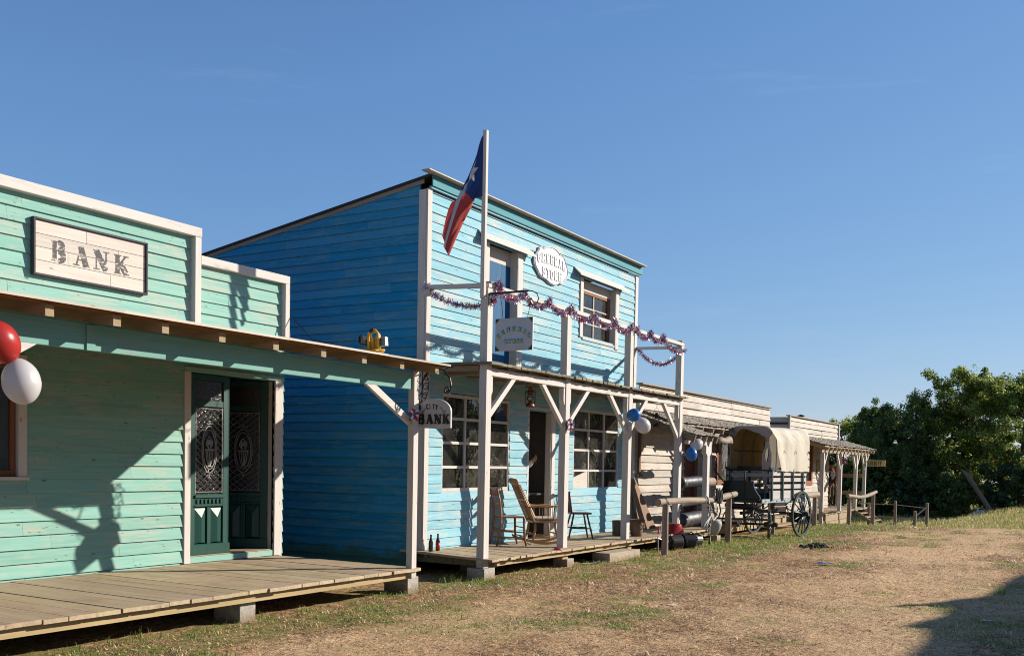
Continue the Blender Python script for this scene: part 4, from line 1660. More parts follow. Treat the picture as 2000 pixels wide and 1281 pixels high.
# ================================================================== LONG GREY TIMBER BUILDING
rng = random.Random(44)
GB = thing('timber_building', 'long low weathered grey board building with shingled porch roofs behind the covered wagon', 'building', (24.4, 8.35, 0))
GY = 8.35
mb = MB()
op = [(19.0, 19.12, 1.38, 2.42), (21.86, 22.62, .0, 2.32), (24.03, 25.2, 1.16, 2.40)]
clap(mb, 19.18, 28.52, .08, 3.25, GY, .158, op, rng=rng, lip=.042, joint=(1.6, 4.0), wobble=.006)
mb.build('front_wall', M['grey_x'], GB)
mb = MB()
mb.box(28.46, 28.52, GY + .014, 15, -.1, 3.1)
mb.box(19.2, 19.25, GY + .014, 15, 0, 3.1)
mb.box(19.25, 28.46, 14.95, 15, 0, 3.0)
mb.build('side_wall', M['grey_y'], GB)
mb = MB()
mb.beam((19.18, 8.35, 3.275), (28.6, 8.35, 3.295), .16, .03)
mb.build('parapet_cap', M['post_x'], GB)
mb = MB()
mb.add([(19.2, 8.41, 3.0), (28.5, 8.41, 3.0), (28.5, 15, 2.8), (19.2, 15, 2.8), (19.2, 8.41, 3.06), (28.5, 8.41, 3.06), (28.5, 15, 2.86), (19.2, 15, 2.86)],
       [(0, 3, 2, 1), (4, 5, 6, 7), (0, 1, 5, 4), (1, 2, 6, 5), (2, 3, 7, 6), (3, 0, 4, 7)])
mb.build('roof', M['felt'], GB)
mb = MB()
mb.box(19.26, 28.4, 10.5, 10.55, .2, 2.9)
mb.build('interior_wall', M['dark'], GB)
mb = MB()
mb.lathe([(.07, 3.0), (.07, 3.50)], (22.6, 9.7, 0), seg=12)
mb.lathe([(.13, 3.50), (.13, 3.53), (0, 3.58)], (22.6, 9.7, 0), seg=12)
mb.build('stove_pipe', M['iron'], GB)
# door
mb = MB()
mb.box(21.88, 22.42, GY + .0, GY + .045, .26, 2.30)
mb.build('door', M['red_z'], GB)
mb = MB()
mb.box(22.422, 22.63, GY - .045, GY + .05, .25, 2.32)
mb.box(21.80, 21.878, GY - .045, GY + .05, .25, 2.32)
mb.build('door_frame', M['brown_z'], GB)
# windows
mb = MB()
mb.box(19.17, 19.245, GY - .05, GY - .001, 1.40, 2.42)
mb.box(19.19, 19.34, GY - .06, GY + .05, 1.34, 1.395)
mb.build('window_frame', M['sash_z'], GB)
fr = win_frame(23.98, 25.25, 1.13, 2.43, .12, GY - .045, 'window', M['red_z'], GB, .09)
mb = MB()
mb.box(24.08, 25.15, GY + .01, GY + .014, 1.22, 2.36)
mb.build('pane', M['glass'], fr)
# deck
mb = MB()
planks(mb, 20.46, 28.5, 7.72, 8.32, .202, .235, .17, rng, gap=.007)
mb.build('porch_deck', M['deck_y'], GB)
mb = MB()
mb.box(20.5, 28.45, 7.76, 7.80, .0, .198)
mb.build('front_joist', M['joist_x'], GB)
for x in (20.7,):
    mb = MB()
    mb.box(x, x + .22, 7.12, 7.27, -.1, .10)
    mb.build('footing_block', M['concrete_tan'], GB)
mb = MB()
mb.box(25.6, 28.2, 7.40, 7.66, .02, .06)
mb.build('step_board', M['raw_x'], GB)
# main porch roof
mb = MB()
shingles(mb, 19.15, 30.05, 8.33, 2.735, 7.56, 2.475, rng)
mb.build('porch_roof', M['shingle'], GB)
mb = MB()
mb.add([(19.2, 8.32, 2.675), (30.0, 8.32, 2.675), (30.0, 7.60, 2.432), (19.2, 7.60, 2.432), (19.2, 8.32, 2.72), (30.0, 8.32, 2.72), (30.0, 7.60, 2.474), (19.2, 7.60, 2.474)],
       [(0, 3, 2, 1), (4, 5, 6, 7), (0, 1, 5, 4), (1, 2, 6, 5), (2, 3, 7, 6), (3, 0, 4, 7)])
mb.build('porch_roof_boards', M['post_x'], GB)
x = 19.5
while x < 30.0:
    mb = MB()
    mb.beam((x, 7.555, 2.368), (x, 8.31, 2.622), .06, .095)
    mb.build('rafter', M['post_y'], GB)
    x += .68
mb = MB()
mb.box(20.6, 29.8, 7.74, 7.81, 2.27, 2.35)
mb.build('porch_beam', M['post_x'], GB)
for x in (21.88, 25.9):
    mb = MB()
    mb.box(x, x + .12, 7.74, 7.86, .1, 2.268)
    mb.build('porch_post', M['grey_z'], GB, bevel=.004)
mb = MB()
mb.beam((21.46, 7.775, 2.30), (21.90, 7.775, 1.78), .05, .07)
mb.build('brace', M['white_x'], GB)
# small steeper roof at the store end, on two white posts
mb = MB()
shingles(mb, 18.74, 20.1, 8.28, 2.65, 6.94, 2.195, rng, row=.17)
mb.build('lower_porch_roof', M['shingle'], GB)
mb = MB()
mb.build('verge_board', M['mossy_y'], GB) if mb.v else None
for x in (18.76, 20.06):
    mb = MB()
    mb.beam((x, 8.28, 2.575), (x, 6.95, 2.125), .05, .13)
    mb.build('verge_board', M['mossy_y'], GB)
for x in (19.1, 19.45, 19.8):
    mb = MB()
    mb.beam((x, 6.96, 2.13), (x, 8.30, 2.58), .05, .085)
    mb.build('rafter', M['post_y'], GB)
mb = MB()
mb.box(18.80, 20.12, 7.10, 7.19, 2.02, 2.10)
mb.build('lower_porch_beam', M['white_x'], GB)
mb = MB()
mb.prism([(19.88, .27), (20.03, .27), (20.03, 1.80), (20.12, 1.86), (20.12, 2.018), (19.79, 2.018), (19.79, 1.86), (19.88, 1.80)], 'xz', 7.09, 7.19)
mb.build('lower_porch_post', M['white_z'], GB, bevel=.004)
# three round log rails, with dark sleeves added to paint the bluish shade on them
for z, r, yy in ((1.25, .10, 7.62), (.80, .07, 7.66), (.46, .13, 7.60)):
    mb = MB()
    pts = [(x, yy + .01 * math.sin(x * 7), z + .012 * math.sin(x * 3.1)) for x in [19.75 + i * .2 for i in range(11)]]
    mb.tube(pts, [r * (1 + .06 * math.sin(i * 1.9)) for i in range(11)], 12)
    lg = mb.build('log_rail', M['log'], GB, smooth=False)
    mb = MB()
    pts = [(x, yy + .01 * math.sin(x * 7), z + .012 * math.sin(x * 3.1)) for x in [19.70 + i * .12 for i in range(14 if z < 1 else 13)]]
    mb.tube(pts, [r * (1.12 + .08 * math.sin(i * 2.3)) for i in range(len(pts))], 12)
    mb.build('wrap', M['logwrap'], lg, smooth=True)
mb = MB()
mb.tube([(20.5, 7.12, 2.12), (20.72, 7.10, 2.15), (20.95, 7.09, 2.13), (21.2, 7.08, 2.17), (21.36, 7.08, 2.12)], [.05, .075, .07, .085, .04], 9)
tag(mb.build('driftwood_log', M['log'], smooth=True), 'short gnarled driftwood log hung under the grey porch eave left of the wagon', 'log')

# ================================================================== SHERIFF OFFICE
SH = thing('sheriff_office', 'small weathered grey sheriff office at the far end with Y braced porch posts', 'building', (34, 8.3, 0))
HY = 8.3
mb = MB()
op = [(32.05, 33.2, 1.06, 2.33)]
clap(mb, 30.34, 35.62, -.15, 2.55, HY, .158, op, rng=rng, lip=.030, joint=(.45, 1.8), wobble=.006)
clap(mb, 30.34, 36.88, 2.55, 3.15, HY, .158, rng=rng, lip=.04, wobble=.004)
mb.build('front_wall', M['grey_x'], SH)
mb = MB()
clap(mb, 8.32, 14.5, -.15, 3.12, 30.36, .17, along='y', rng=rng, lip=.022, joint=(1.0, 2.6))
mb.build('side_wall', M['grey_y'], SH)
mb = MB()
mb.box(36.82, 36.88, 9.1, 14.5, -.4, 3.1)
mb.box(30.4, 36.82, 14.44, 14.5, -.4, 3.0)
mb.build('far_wall', M['grey_y'], SH)
mb = MB()
mb.beam((30.28, 8.29, 3.165), (36.96, 8.29, 3.165), .13, .03)
mb.build('parapet_cap', M['post_x'], SH)
mb = MB()
mb.box(30.30, 30.42, 8.235, 8.27, 2.55, 3.148)
mb.box(36.80, 36.90, 8.235, 8.27, 2.55, 3.148)
mb.build('parapet_post', M['grey_z'], SH)
mb = MB()
mb.box(30.3, 36.9, 8.32, 14.6, 2.9, 2.96)
mb.build('roof', M['felt'], SH)
mb = MB()
mb.lathe([(.07, 2.9), (.07, 3.40)], (37.2 - 1.6, 9.3, 0), seg=12)
mb.lathe([(.14, 3.40), (.14, 3.425), (0, 3.47)], (37.2 - 1.6, 9.3, 0), seg=12)
mb.build('stove_pipe', M['iron'], SH)
mb = MB()
mb.box(35.6, 35.66, 8.315, 9.0, -.15, 2.9)
mb.box(30.4, 37.2, 9.06, 9.1, -.15, 2.9)
mb.build('recess_wall', M['brown_z'], SH)
mb = MB()
mb.box(35.9, 37.0, 9.0, 9.045, .25, 2.2)
mb.build('door', M['red_z'], SH)
mb = MB()
mb.box(37.02, 37.18, 8.22, 8.34, .15, 2.45)
mb.build('door_post', M['white_z'], SH)
fr = win_frame(31.95, 33.28, 1.02, 2.36, .15, HY - .05, 'window', M['red_z'], SH, .09)
mb = MB()
mb.box(32.1, 33.13, HY + .01, HY + .014, 1.17, 2.21)
mb.build('pane', M['glass'], fr)
# deck, fascia, steps
mb = MB()
planks(mb, 30.5, 37.3, 7.16, 8.28, .195, .228, .17, rng, gap=.007)
planks(mb, 35.68, 37.3, 8.285, 9.04, .195, .228, .17, rng, gap=.007)
mb.build('porch_deck', M['deck_y'], SH)
mb = MB()
mb.box(30.75, 34.3, 7.20, 7.25, -.02, .19)
mb.box(30.78, 34.2, 7.19, 7.24, -.25, -.03)
mb.build('deck_skirt', M['raw_x'], SH)
for x in (34.55, 35.95):
    mb = MB()
    mb.beam((x, 7.18, .20), (x, 6.52, -.24), .05, .09)
    mb.build('stair_stringer', M['post_y'], SH)
for k, (y, z) in enumerate(((7.02, .085), (6.84, -.035), (6.66, -.155))):
    mb = MB()
    mb.box(34.50, 36.0, y - .10, y + .08, z, z + .03)
    mb.build('stair_tread', M['raw_x'], SH)
# porch roof
mb = MB()
shingles(mb, 30.1, 37.75, 8.27, 2.60, 7.10, 2.27, rng, row=.2, w=.13)
mb.build('porch_roof', M['shingle'], SH)
mb = MB()
mb.add([(30.15, 8.27, 2.545), (37.7, 8.27, 2.545), (37.7, 7.14, 2.226), (30.15, 7.14, 2.226), (30.15, 8.27, 2.585), (37.7, 8.27, 2.585), (37.7, 7.14, 2.262), (30.15, 7.14, 2.262)],
       [(0, 3, 2, 1), (4, 5, 6, 7), (0, 1, 5, 4), (1, 2, 6, 5), (2, 3, 7, 6), (3, 0, 4, 7)])
mb.build('porch_roof_boards', M['post_x'], SH)
x = 30.4
while x < 37.6:
    mb = MB()
    mb.beam((x, 7.08, 2.165), (x, 8.26, 2.498), .075, .08)
    mb.build('rafter', M['joist_x'], SH)
    x += .52
mb = MB()
mb.box(30.4, 37.4, 7.28, 7.36, 2.06, 2.145)
mb.build('porch_beam', M['post_x'], SH)
SP = [30.66, 33.02, 35.33, 36.78]
for i, x in enumerate(SP):
    mb = MB()
    mb.box(x - .06, x + .06, 7.265, 7.375, -.2 if i == 0 else .2, 2.058)
    mb.build('porch_post', M['grey_z'] if i == 0 else M['white_z'], SH, bevel=.004)
    for s in (-1, 1):
        if i == 0 and s < 0:
            continue
        mb = MB()
        mb.beam((x + s * .50, 7.32, 2.055), (x + s * .06, 7.32, 1.58), .055, .08)
        mb.build('brace', M['white_x'], SH, bevel=.003)
mb = MB()
for z in (1.28, .66):
    mb.box(36.93, 36.99, 7.377, 8.218, z, z + .13)
mb.build('porch_side_rail', M['raw_y'], SH)
# notice board
mb = MB()
mb.box(33.85, 34.72, HY - .048, HY - .031, 1.40, 1.86)
tag(mb.build('notice_board', M['tan_panel'], bevel=.003), 'blank tan notice board on the sheriff office wall right of its red window', 'board')
# SHERIFF sign
S = thing('hanging_sign', 'long yellow wooden sign reading SHERIFF in black block letters under the far porch roof', 'sign', (36.8, 6.94, 1.8))
X = 36.80
mb = MB()
mb.box(X - .02, X + .02, 6.63, 7.25, 1.69, 1.905)
mb.build('board', M['signyellow'], S, bevel=.004)
mb = MB()
mb.box(X - .028, X - .0205, 6.632, 7.248, 1.885, 1.903)
mb.box(X - .028, X - .0205, 6.632, 7.248, 1.692, 1.71)
mb.build('edge_moulding', M['signyellow'], S)
for i, ch in enumerate('SHERIFF'):
    tmp = MB()
    put_letter(tmp, ch, (X - .021, 7.215 - i * .071 + (.012 if i > 4 else 0), 1.722), (0, -1, 0), (0, 0, 1), .062, .148, .003, 0, T=.26, s=.12)
    tmp.build('letter', M['letterblack'], S)
mb = MB()
mb.tube([(X, 7.26, 2.23), (X, 6.72, 2.235), (X, 6.66, 2.21), (X, 6.64, 2.16), (X, 6.67, 2.12), (X, 6.71, 2.13), (X, 6.70, 2.17)], .011, 6)
mb.tube([(X, 7.2, 2.22), (X, 7.18, 2.13), (X, 7.14, 2.12), (X, 7.13, 2.16)], .009, 6)
mb.tube([(X, 7.15, 2.13), (X, 7.15, 1.90)], .006, 5)
mb.tube([(X, 6.70, 2.13), (X, 6.70, 1.90)], .006, 5)
mb.build('hanger', M['iron'], S)
bow((33.06, 7.25, 1.86), (-.9, -.4, 0), 'ribbon bow of red, white and blue on the second porch post of the sheriff office', 1.5)


# ================================================================== PROPS ON THE STORE PORCH
def lantern(x, y, z, h, metal, label, top):
    o = thing('oil_lantern', label, 'lantern', (x, y, z), 0, 'oil lanterns hanging under the store balcony')
    k = h / .34
    mb = MB()
    mb.lathe([(0, 0), (.072 * k, 0), (.078 * k, .012 * k), (.074 * k, .05 * k), (.045 * k, .07 * k), (.03 * k, .09 * k), (0, .09 * k)], (x, y, z), seg=18)
    mb.build('base', M[metal], o, smooth=True)
    mb = MB()
    mb.lathe([(.032 * k, .092 * k), (.056 * k, .13 * k), (.058 * k, .17 * k), (.036 * k, .225 * k)], (x, y, z), seg=18)
    mb.build('globe', M['globe'], o, smooth=True)
    mb = MB()
    mb.lathe([(.04 * k, .226 * k), (.055 * k, .235 * k), (.05 * k, .26 * k), (.033 * k, .275 * k), (.033 * k, .31 * k), (.045 * k, .315 * k), (.02 * k, .335 * k), (0, .34 * k)], (x, y, z), seg=18)
    mb.build('chimney', M[metal], o, smooth=True)
    mb = MB()
    d = V((.75, -.66, 0))
    for s in (-1, 1):
        p = [V((x, y, z)) + d * s * a * k + V((0, 0, b * k)) for a, b in ((.05, .04), (.078, .06), (.086, .1), (.086, .22), (.07, .265), (.03, .285))]
        mb.tube(p, .009 * k, 7)
    for a in (.115, .17, .215):     # guard wires round the globe
        mb.tube([(x + .064 * k * math.cos(t * PI / 8), y + .064 * k * math.sin(t * PI / 8), z + a * k) for t in range(16)], .0025, 4, closed=True)
    mb.build('side_tube', M[metal], o, smooth=True)
    mb = MB()
    p = [V((x, y, z)) + d * (.09 * k * math.cos(t)) + V((0, 0, (.2 + .25 * math.sin(t)) * k)) for t in [PI * i / 14 for i in range(15)]]
    mb.tube(p, .003, 5)
    mb.tube([(x, y, z + .45 * k), (x + .01, y, top)], .003, 5)
    mb.build('bail', M['iron'], o)


lantern(13.32, 7.6, 2.44, .31, 'copper', 'rusty copper oil lantern hanging in front of the store doorway', 2.87)
lantern(18.33, 7.6, 2.33, .29, 'lantern_dark', 'dark red oil lantern hanging at the right end of the store balcony', 2.87)


def balloon(x, y, z, r, d, mat, label, h=1.15):
    """d: direction from the knot to the crown."""
    d = V(d).normalized()
    c = V((x, y, z)) - d * r * 1.25
    prof = [(0, 0)]
    for i in range(1, 19):
        t = i / 18
        a = PI * t
        rad = r * math.sin(a) ** (1.0 if t > .5 else 1.25) * (1 if t > .5 else .98)
        prof.append((max(rad, 0 if i == 18 else .004), r * 1.25 * (1 - math.cos(a)) * (1 if True else 1)))
    mb = MB()
    mb.lathe(prof, c, d, 24)
    mb.lathe([(.013, -.022), (.006, -.004), (.006, .004)], c, d, 8)
    return tag(mb.build('balloon', M[mat], smooth=True), label, 'balloon', 'party balloons tied to the porch posts')


balloon(4.315, 6.85, 2.385, .135, (-.55, -.1, .65), 'balloon_red', 'red balloon at the left edge above the white one')
balloon(4.445, 6.80, 2.118, .135, (.12, -.1, -1), 'balloon_white', 'large white balloon hanging below the red one on the bank porch')
balloon(4.60, 7.0, 2.195, .085, (.75, .3, -.5), 'balloon_blue', 'blue balloon mostly hidden behind the large white one on the bank porch')
balloon(15.93, 7.03, 2.445, .115, (-.55, -.75, .25), 'balloon_blue', 'bright blue balloon on the third store post, above a white balloon')
balloon(16.30, 7.02, 2.29, .135, (.62, -.3, -.5), 'balloon_white', 'white balloon on the third store post, below a blue balloon')
balloon(18.76, 7.02, 1.825, .115, (.1, -.1, -1), 'balloon_blue', 'blue balloon hanging at the right hand store post beside the log rails')
balloon(19.05, 7.03, 2.02, .125, (.9, -.1, .28), 'balloon_white', 'white balloon under the small shingle roof, just above a hanging blue balloon')

# ladder back chair
CH = thing('ladder_back_chair', 'orange brown ladder back wooden chair against the store wall left of the doorway', 'chair', (13.40, 8.0, .30), math.radians(-38), 'chairs on the store porch')


def loc_build(mb, name, mat, parent, **k):
    return mb.build(name, mat, parent, world=False, **k)


mb = MB()
mb.prism([(-.19, -.17), (.21, -.215), (.21, .215), (-.19, .17)], 'xy', .455, .485)
loc_build(mb, 'seat', M['chair'], CH, bevel=.008)
for y0, y1 in ((-.205, -.205), (.205, .205)):
    mb = MB()
    mb.tube([(.20, y0, .455), (.205, y0, .25), (.215, y0, .12), (.25, y0, 0)], [.021, .02, .018, .017], 8)
    loc_build(mb, 'leg', M['chair'], CH, smooth=True)
for y0 in (-.165, .165):
    mb = MB()
    mb.tube([(-.26, y0, 0), (-.215, y0, .18), (-.19, y0, .45), (-.215, y0, .72), (-.27, y0, .94)], [.018, .02, .021, .019, .017], 8)
    loc_build(mb, 'leg', M['chair'], CH, smooth=True)
for z, h, xx in ((.87, .05, -.252), (.66, .035, -.208)):
    mb = MB()
    n = 10
    vs = []
    for i in range(n + 1):
        t = i / n
        y = -.15 + .3 * t
        b = -.03 * math.sin(PI * t)
        vs += [(xx + b - .008, y, z - h), (xx + b + .008, y, z - h), (xx + b + .008, y, z + h * (.55 + .6 * math.sin(PI * t))), (xx + b - .008, y, z + h * (.55 + .6 * math.sin(PI * t)))]
    fs = []
    for i in range(n):
        for k in range(4):
            fs.append((i * 4 + k, i * 4 + (k + 1) % 4, i * 4 + 4 + (k + 1) % 4, i * 4 + 4 + k))
    fs += [(0, 1, 2, 3), tuple(n * 4 + k for k in range(4))]
    mb.add(vs, fs)
    loc_build(mb, 'back_slat', M['chair'], CH)
for a, b in (((.205, -.2, .30), (.205, .2, .30)), ((.21, -.2, .16), (.21, .2, .16)), ((.205, -.2, .22), (-.2, -.165, .24)), ((.205, .2, .22), (-.2, .165, .24)),
             ((.21, -.2, .11), (-.225, -.165, .13)), ((.21, .2, .11), (-.225, .165, .13)), ((-.2, -.16, .28), (-.2, .16, .28))):
    mb = MB()
    mb.tube([a, b], .010, 7)
    loc_build(mb, 'stretcher', M['chair'], CH, smooth=True)

CH.scale = (.94, .94, .95)
# rocking chair
RC = thing('rocking_chair', 'honey coloured wooden rocking chair with striped back cushion in front of the store doorway', 'chair', (14.06, 7.78, .292), math.radians(-42), 'chairs on the store porch')
for y0 in (-.235, .235):
    mb = MB()
    pts, n = [], 16
    vs, fs = [], []
    for i in range(n + 1):
        x = -.50 + .98 * i / n
        z = .028 + .11 * ((x - .02) / .5) ** 2
        vs += [(x, y0 - .014, z - .022), (x, y0 + .014, z - .022), (x, y0 + .014, z + .022), (x, y0 - .014, z + .022)]
    for i in range(n):
        for k in range(4):
            fs.append((i * 4 + k, i * 4 + (k + 1) % 4, i * 4 + 4 + (k + 1) % 4, i * 4 + 4 + k))
    fs += [(0, 1, 2, 3), tuple(n * 4 + k for k in range(4))]
    mb.add(vs, fs)
    loc_build(mb, 'rocker', M['rocker'], RC)
for x0, x1 in ((.22, .27), (-.18, -.24)):
    for y0 in (-.21, .21):
        mb = MB()
        mb.tube([(x0, y0 * .95, .40), (x0 * 1.05, y0, .26), ((x0 + x1) / 2, y0 * 1.06, .18), (x1, y0 * 1.11, .07)], [.018, .026, .024, .015], 9)
        loc_build(mb, 'leg', M['rocker'], RC, smooth=True)
mb = MB()
mb.prism([(-.24, -.22), (.29, -.26), (.29, .26), (-.24, .22)], 'xy', .39, .43)
loc_build(mb, 'seat', M['rocker'], RC, bevel=.01)
mb = MB()
mb.prism([(-.16, -.20), (.27, -.235), (.27, .235), (-.16, .20)], 'xy', .432, .485)
loc_build(mb, 'seat_cushion', M['cushion'], RC, bevel=.02)
tilt = .47


def bk(s, y, off=0.0):     # a point up the tilted back
    return (-.21 - s * math.sin(tilt) + off * math.cos(tilt), y, .42 + s * math.cos(tilt) + off * math.sin(tilt))


for y0 in (-.21, .21):
    mb = MB()
    mb.tube([bk(-.02, y0), bk(.35, y0), bk(.76, y0 * .9)], [.02, .019, .016], 8)
    loc_build(mb, 'back_post', M['rocker'], RC, smooth=True)
for i in range(5):
    y0 = -.14 + .07 * i
    mb = MB()
    mb.tube([bk(0, y0), bk(.4, y0 * 1.0), bk(.74, y0 * .95)], .009, 6)
    loc_build(mb, 'spindle', M['rocker'], RC, smooth=True)
mb = MB()
vs, fs, n = [], [], 10
for i in range(n + 1):
    y = -.225 + .45 * i / n
    c = .03 * math.cos(y / .225 * PI / 2)
    t = .07 + .035 * math.cos(y / .225 * PI / 2)
    for s, o_ in ((.73, -.018 - c), (.73, .018 - c), (.75 + t, .018 - c), (.75 + t, -.018 - c)):
        vs.append(bk(s, y, o_))
for i in range(n):
    for k in range(4):
        fs.append((i * 4 + k, i * 4 + (k + 1) % 4, i * 4 + 4 + (k + 1) % 4, i * 4 + 4 + k))
fs += [(0, 1, 2, 3), tuple(n * 4 + k for k in range(4))]
mb.add(vs, fs)
loc_build(mb, 'headrest', M['rocker'], RC, bevel=.008)
mb = MB()
vs = [bk(.03, -.19, .02), bk(.03, .19, .02), bk(.70, .18, .02), bk(.70, -.18, .02), bk(.03, -.19, .07), bk(.03, .19, .07), bk(.70, .18, .055), bk(.70, -.18, .055)]
mb.add(vs, [(0, 3, 2, 1), (4, 5, 6, 7), (0, 1, 5, 4), (1, 2, 6, 5), (2, 3, 7, 6), (3, 0, 4, 7)])
loc_build(mb, 'back_cushion', M['stripe'], RC, bevel=.018)
mb = MB()
mb.tube([bk(.42, -.225, -.01), bk(.43, -.1, -.025), bk(.43, .1, -.025), bk(.42, .225, -.01)], .014, 6)
loc_build(mb, 'cushion_tie', M['cloth_white'], RC)
for y0 in (-.25, .25):
    mb = MB()
    pts = [bk(.27, y0 * .88, .0), (-.15, y0 * .98, .685), (.02, y0 * 1.04, .675), (.2, y0 * 1.08, .69), (.29, y0 * 1.08, .672), (.32, y0 * 1.08, .64)]
    vs, fs = [], []
    for i, p in enumerate(pts):
        w = (.022, .026, .03, .036, .036, .03)[i]
        vs += [(p[0], p[1] - w, p[2] - .015), (p[0], p[1] + w, p[2] - .015), (p[0], p[1] + w, p[2] + .015), (p[0], p[1] - w, p[2] + .015)]
    for i in range(len(pts) - 1):
        for k in range(4):
            fs.append((i * 4 + k, i * 4 + (k + 1) % 4, i * 4 + 4 + (k + 1) % 4, i * 4 + 4 + k))
    fs += [(0, 1, 2, 3), tuple((len(pts) - 1) * 4 + k for k in range(4))]
    mb.add(vs, fs)
    loc_build(mb, 'armrest', M['rocker'], RC, bevel=.006)
    for xx, r in ((-.06, .008), (.06, .008), (.18, .015)):
        mb = MB()
        mb.tube([(xx * .95, y0 * .92, .43), (xx, y0 * 1.04, .668)], r, 7)
        loc_build(mb, 'arm_spindle', M['rocker'], RC, smooth=True)
for a, b in (((.25, -.225, .2), (.25, .225, .2)), ((-.21, -.225, .2), (-.21, .225, .2)), ((.25, -.23, .14), (-.21, -.23, .16)), ((.25, .23, .14), (-.21, .23, .16))):
    mb = MB()
    mb.tube([a, V(a).lerp(V(b), .5), b], [.009, .014, .009], 7)
    loc_build(mb, 'stretcher', M['rocker'], RC, smooth=True)

RC.scale = (.84, .86, .90)
# dark side chair with turned legs
DC = thing('side_chair', 'dark brown spindle back side chair with turned legs below the right store window', 'chair', (15.70, 7.93, .284), math.radians(-50), 'chairs on the store porch')
mb = MB()
mb.prism([(-.20, -.17), (-.1, -.21), (.15, -.21), (.22, -.15), (.22, .15), (.15, .21), (-.1, .21), (-.20, .17)], 'xy', .445, .475)
loc_build(mb, 'seat', M['darkchair'], DC, bevel=.008)
for sx in (-1, 1):
    for sy in (-1, 1):
        mb = MB()
        a, b = V((.13 * sx, .13 * sy, .445)), V((.235 * sx, .205 * sy, 0))
        prof = [.015, .019, .016, .022, .015, .023, .016, .018, .012]
        mb.tube([a.lerp(b, i / 8) for i in range(9)], prof, 8)
        loc_build(mb, 'leg', M['darkchair'], DC, smooth=True)
for a, b in (((.2, -.17, .19), (-.2, -.17, .19)), ((.2, .17, .19), (-.2, .17, .19)), ((0, -.17, .19), (0, .17, .19))):
    mb = MB()
    mb.tube([a, V(a).lerp(V(b), .5), b], [.009, .014, .009], 7)
    loc_build(mb, 'stretcher', M['darkchair'], DC, smooth=True)
for i in range(6):
    y0 = -.165 + .066 * i
    mb = MB()
    r = .015 if i in (0, 5) else .008
    mb.tube([(-.17, y0 * .85, .47), (-.20, y0, .62), (-.235, y0 * 1.05, .84)], [r, r * 1.1, r * .8], 7)
    loc_build(mb, 'spindle', M['darkchair'], DC, smooth=True)
mb = MB()
vs, fs, n = [], [], 12
for i in range(n + 1):
    y = -.22 + .44 * i / n
    c = -.235 - .03 * math.cos(y / .22 * PI / 2)
    t = .06 + .03 * math.cos(y / .22 * 4.2)
    vs += [(c - .013, y, .82), (c + .013, y, .82), (c + .013, y, .82 + t), (c - .013, y, .82 + t)]
for i in range(n):
    for k in range(4):
        fs.append((i * 4 + k, i * 4 + (k + 1) % 4, i * 4 + 4 + (k + 1) % 4, i * 4 + 4 + k))
fs += [(0, 1, 2, 3), tuple(n * 4 + k for k in range(4))]
mb.add(vs, fs)
loc_build(mb, 'crest_rail', M['darkchair'], DC, bevel=.006)

DC.scale = (.92, .95, .96)
# bottles
for (x, y, z), lab, mt in (((11.69, 8.14, .322), 'brown beer bottle with a red label standing on the store deck', True), ((11.49, 8.12, .322), 'unlabelled brown bottle in front of the white corner board of the store', False)):
    o = thing('beer_bottle', lab, 'bottle', (x, y, z), 0, 'bottles at the left end of the store deck')
    mb = MB()
    mb.lathe([(0, 0), (.030, 0), (.032, .006), (.032, .125), (.026, .15), (.014, .178), (.0125, .225), (.015, .228), (.015, .238), (0, .238)], (x, y, z), seg=16)
    mb.build('glass_body', M['bottle'], o, smooth=True)
    if mt:
        mb = MB()
        mb.lathe([(.0328, .025), (.0328, .115)], (x, y, z), seg=16)
        mb.build('paper_label', M['label_red'], o, smooth=True, fix=False)

# red lid, pots, board, basin
mb = MB()
mb.lathe([(0, 0), (.062, 0), (.066, .01), (.06, .026), (.03, .032), (0, .032)], (13.42, 7.12, .279), seg=18)
tag(mb.build('red_lid', M['redplastic'], smooth=True), 'small round red plastic lid lying on the store deck edge by the middle post', 'lid')
mb = MB()
mb.lathe([(0, 0), (.092, 0), (.105, .29), (.098, .295), (.085, .28), (.08, .04), (0, .04)], (16.80, 7.68, .272), seg=20)
for z in (.05, .24):
    mb.lathe([(.0985 + .01 * z, z), (.1035 + .01 * z, z), (.1045 + .01 * z, z + .025), (.0995 + .01 * z, z + .025)], (16.80, 7.68, .272), seg=20)
tag(mb.build('wooden_tub', M['darkpot']), 'narrow dark wooden tub left of the third store post', 'tub')
o = thing('clay_bucket', 'worn reddish bucket with a rope handle right of the third store post', 'bucket', (17.02, 7.40, .272))
mb = MB()
mb.lathe([(0, 0), (.098, 0), (.112, .1), (.122, .2), (.132, .30), (.138, .31), (.13, .318), (.118, .30), (.09, .03), (0, .03)], (17.02, 7.40, .272), seg=22)
mb.build('bucket_body', M['terracotta'], o, smooth=True)
mb = MB()
c = V((17.02, 7.40, .57))
mb.tube([c + V((.14 * math.cos(t), .14 * math.sin(t), .01 * math.sin(3 * t))) for t in [2 * PI * i / 20 for i in range(20)]], .013, 7, closed=True)
mb.tube([c + V((-.11, -.09, .01)), c + V((-.10, -.13, -.06)), c + V((0, -.155, -.14)), c + V((.09, -.12, -.1)), c + V((.12, -.08, .0))], .012, 7)
mb.build('rope_handle', M['ropebrown'], o, smooth=True)
mb = MB()
mb.add([(18.70, 8.05, .272), (19.55, 8.05, .272), (18.90, 8.30, 1.36), (18.70, 8.30, 1.36), (18.70, 8.07, .272), (19.55, 8.07, .272), (18.90, 8.32, 1.36), (18.70, 8.32, 1.36)],
       [(0, 3, 2, 1), (4, 5, 6, 7), (0, 1, 5, 4), (1, 2, 6, 5), (2, 3, 7, 6), (3, 0, 4, 7)])
tag(mb.build('leaning_board', M['board_z']), 'brown slanting wooden board leaning on the grey wall behind the third store post', 'board')
mb = MB()
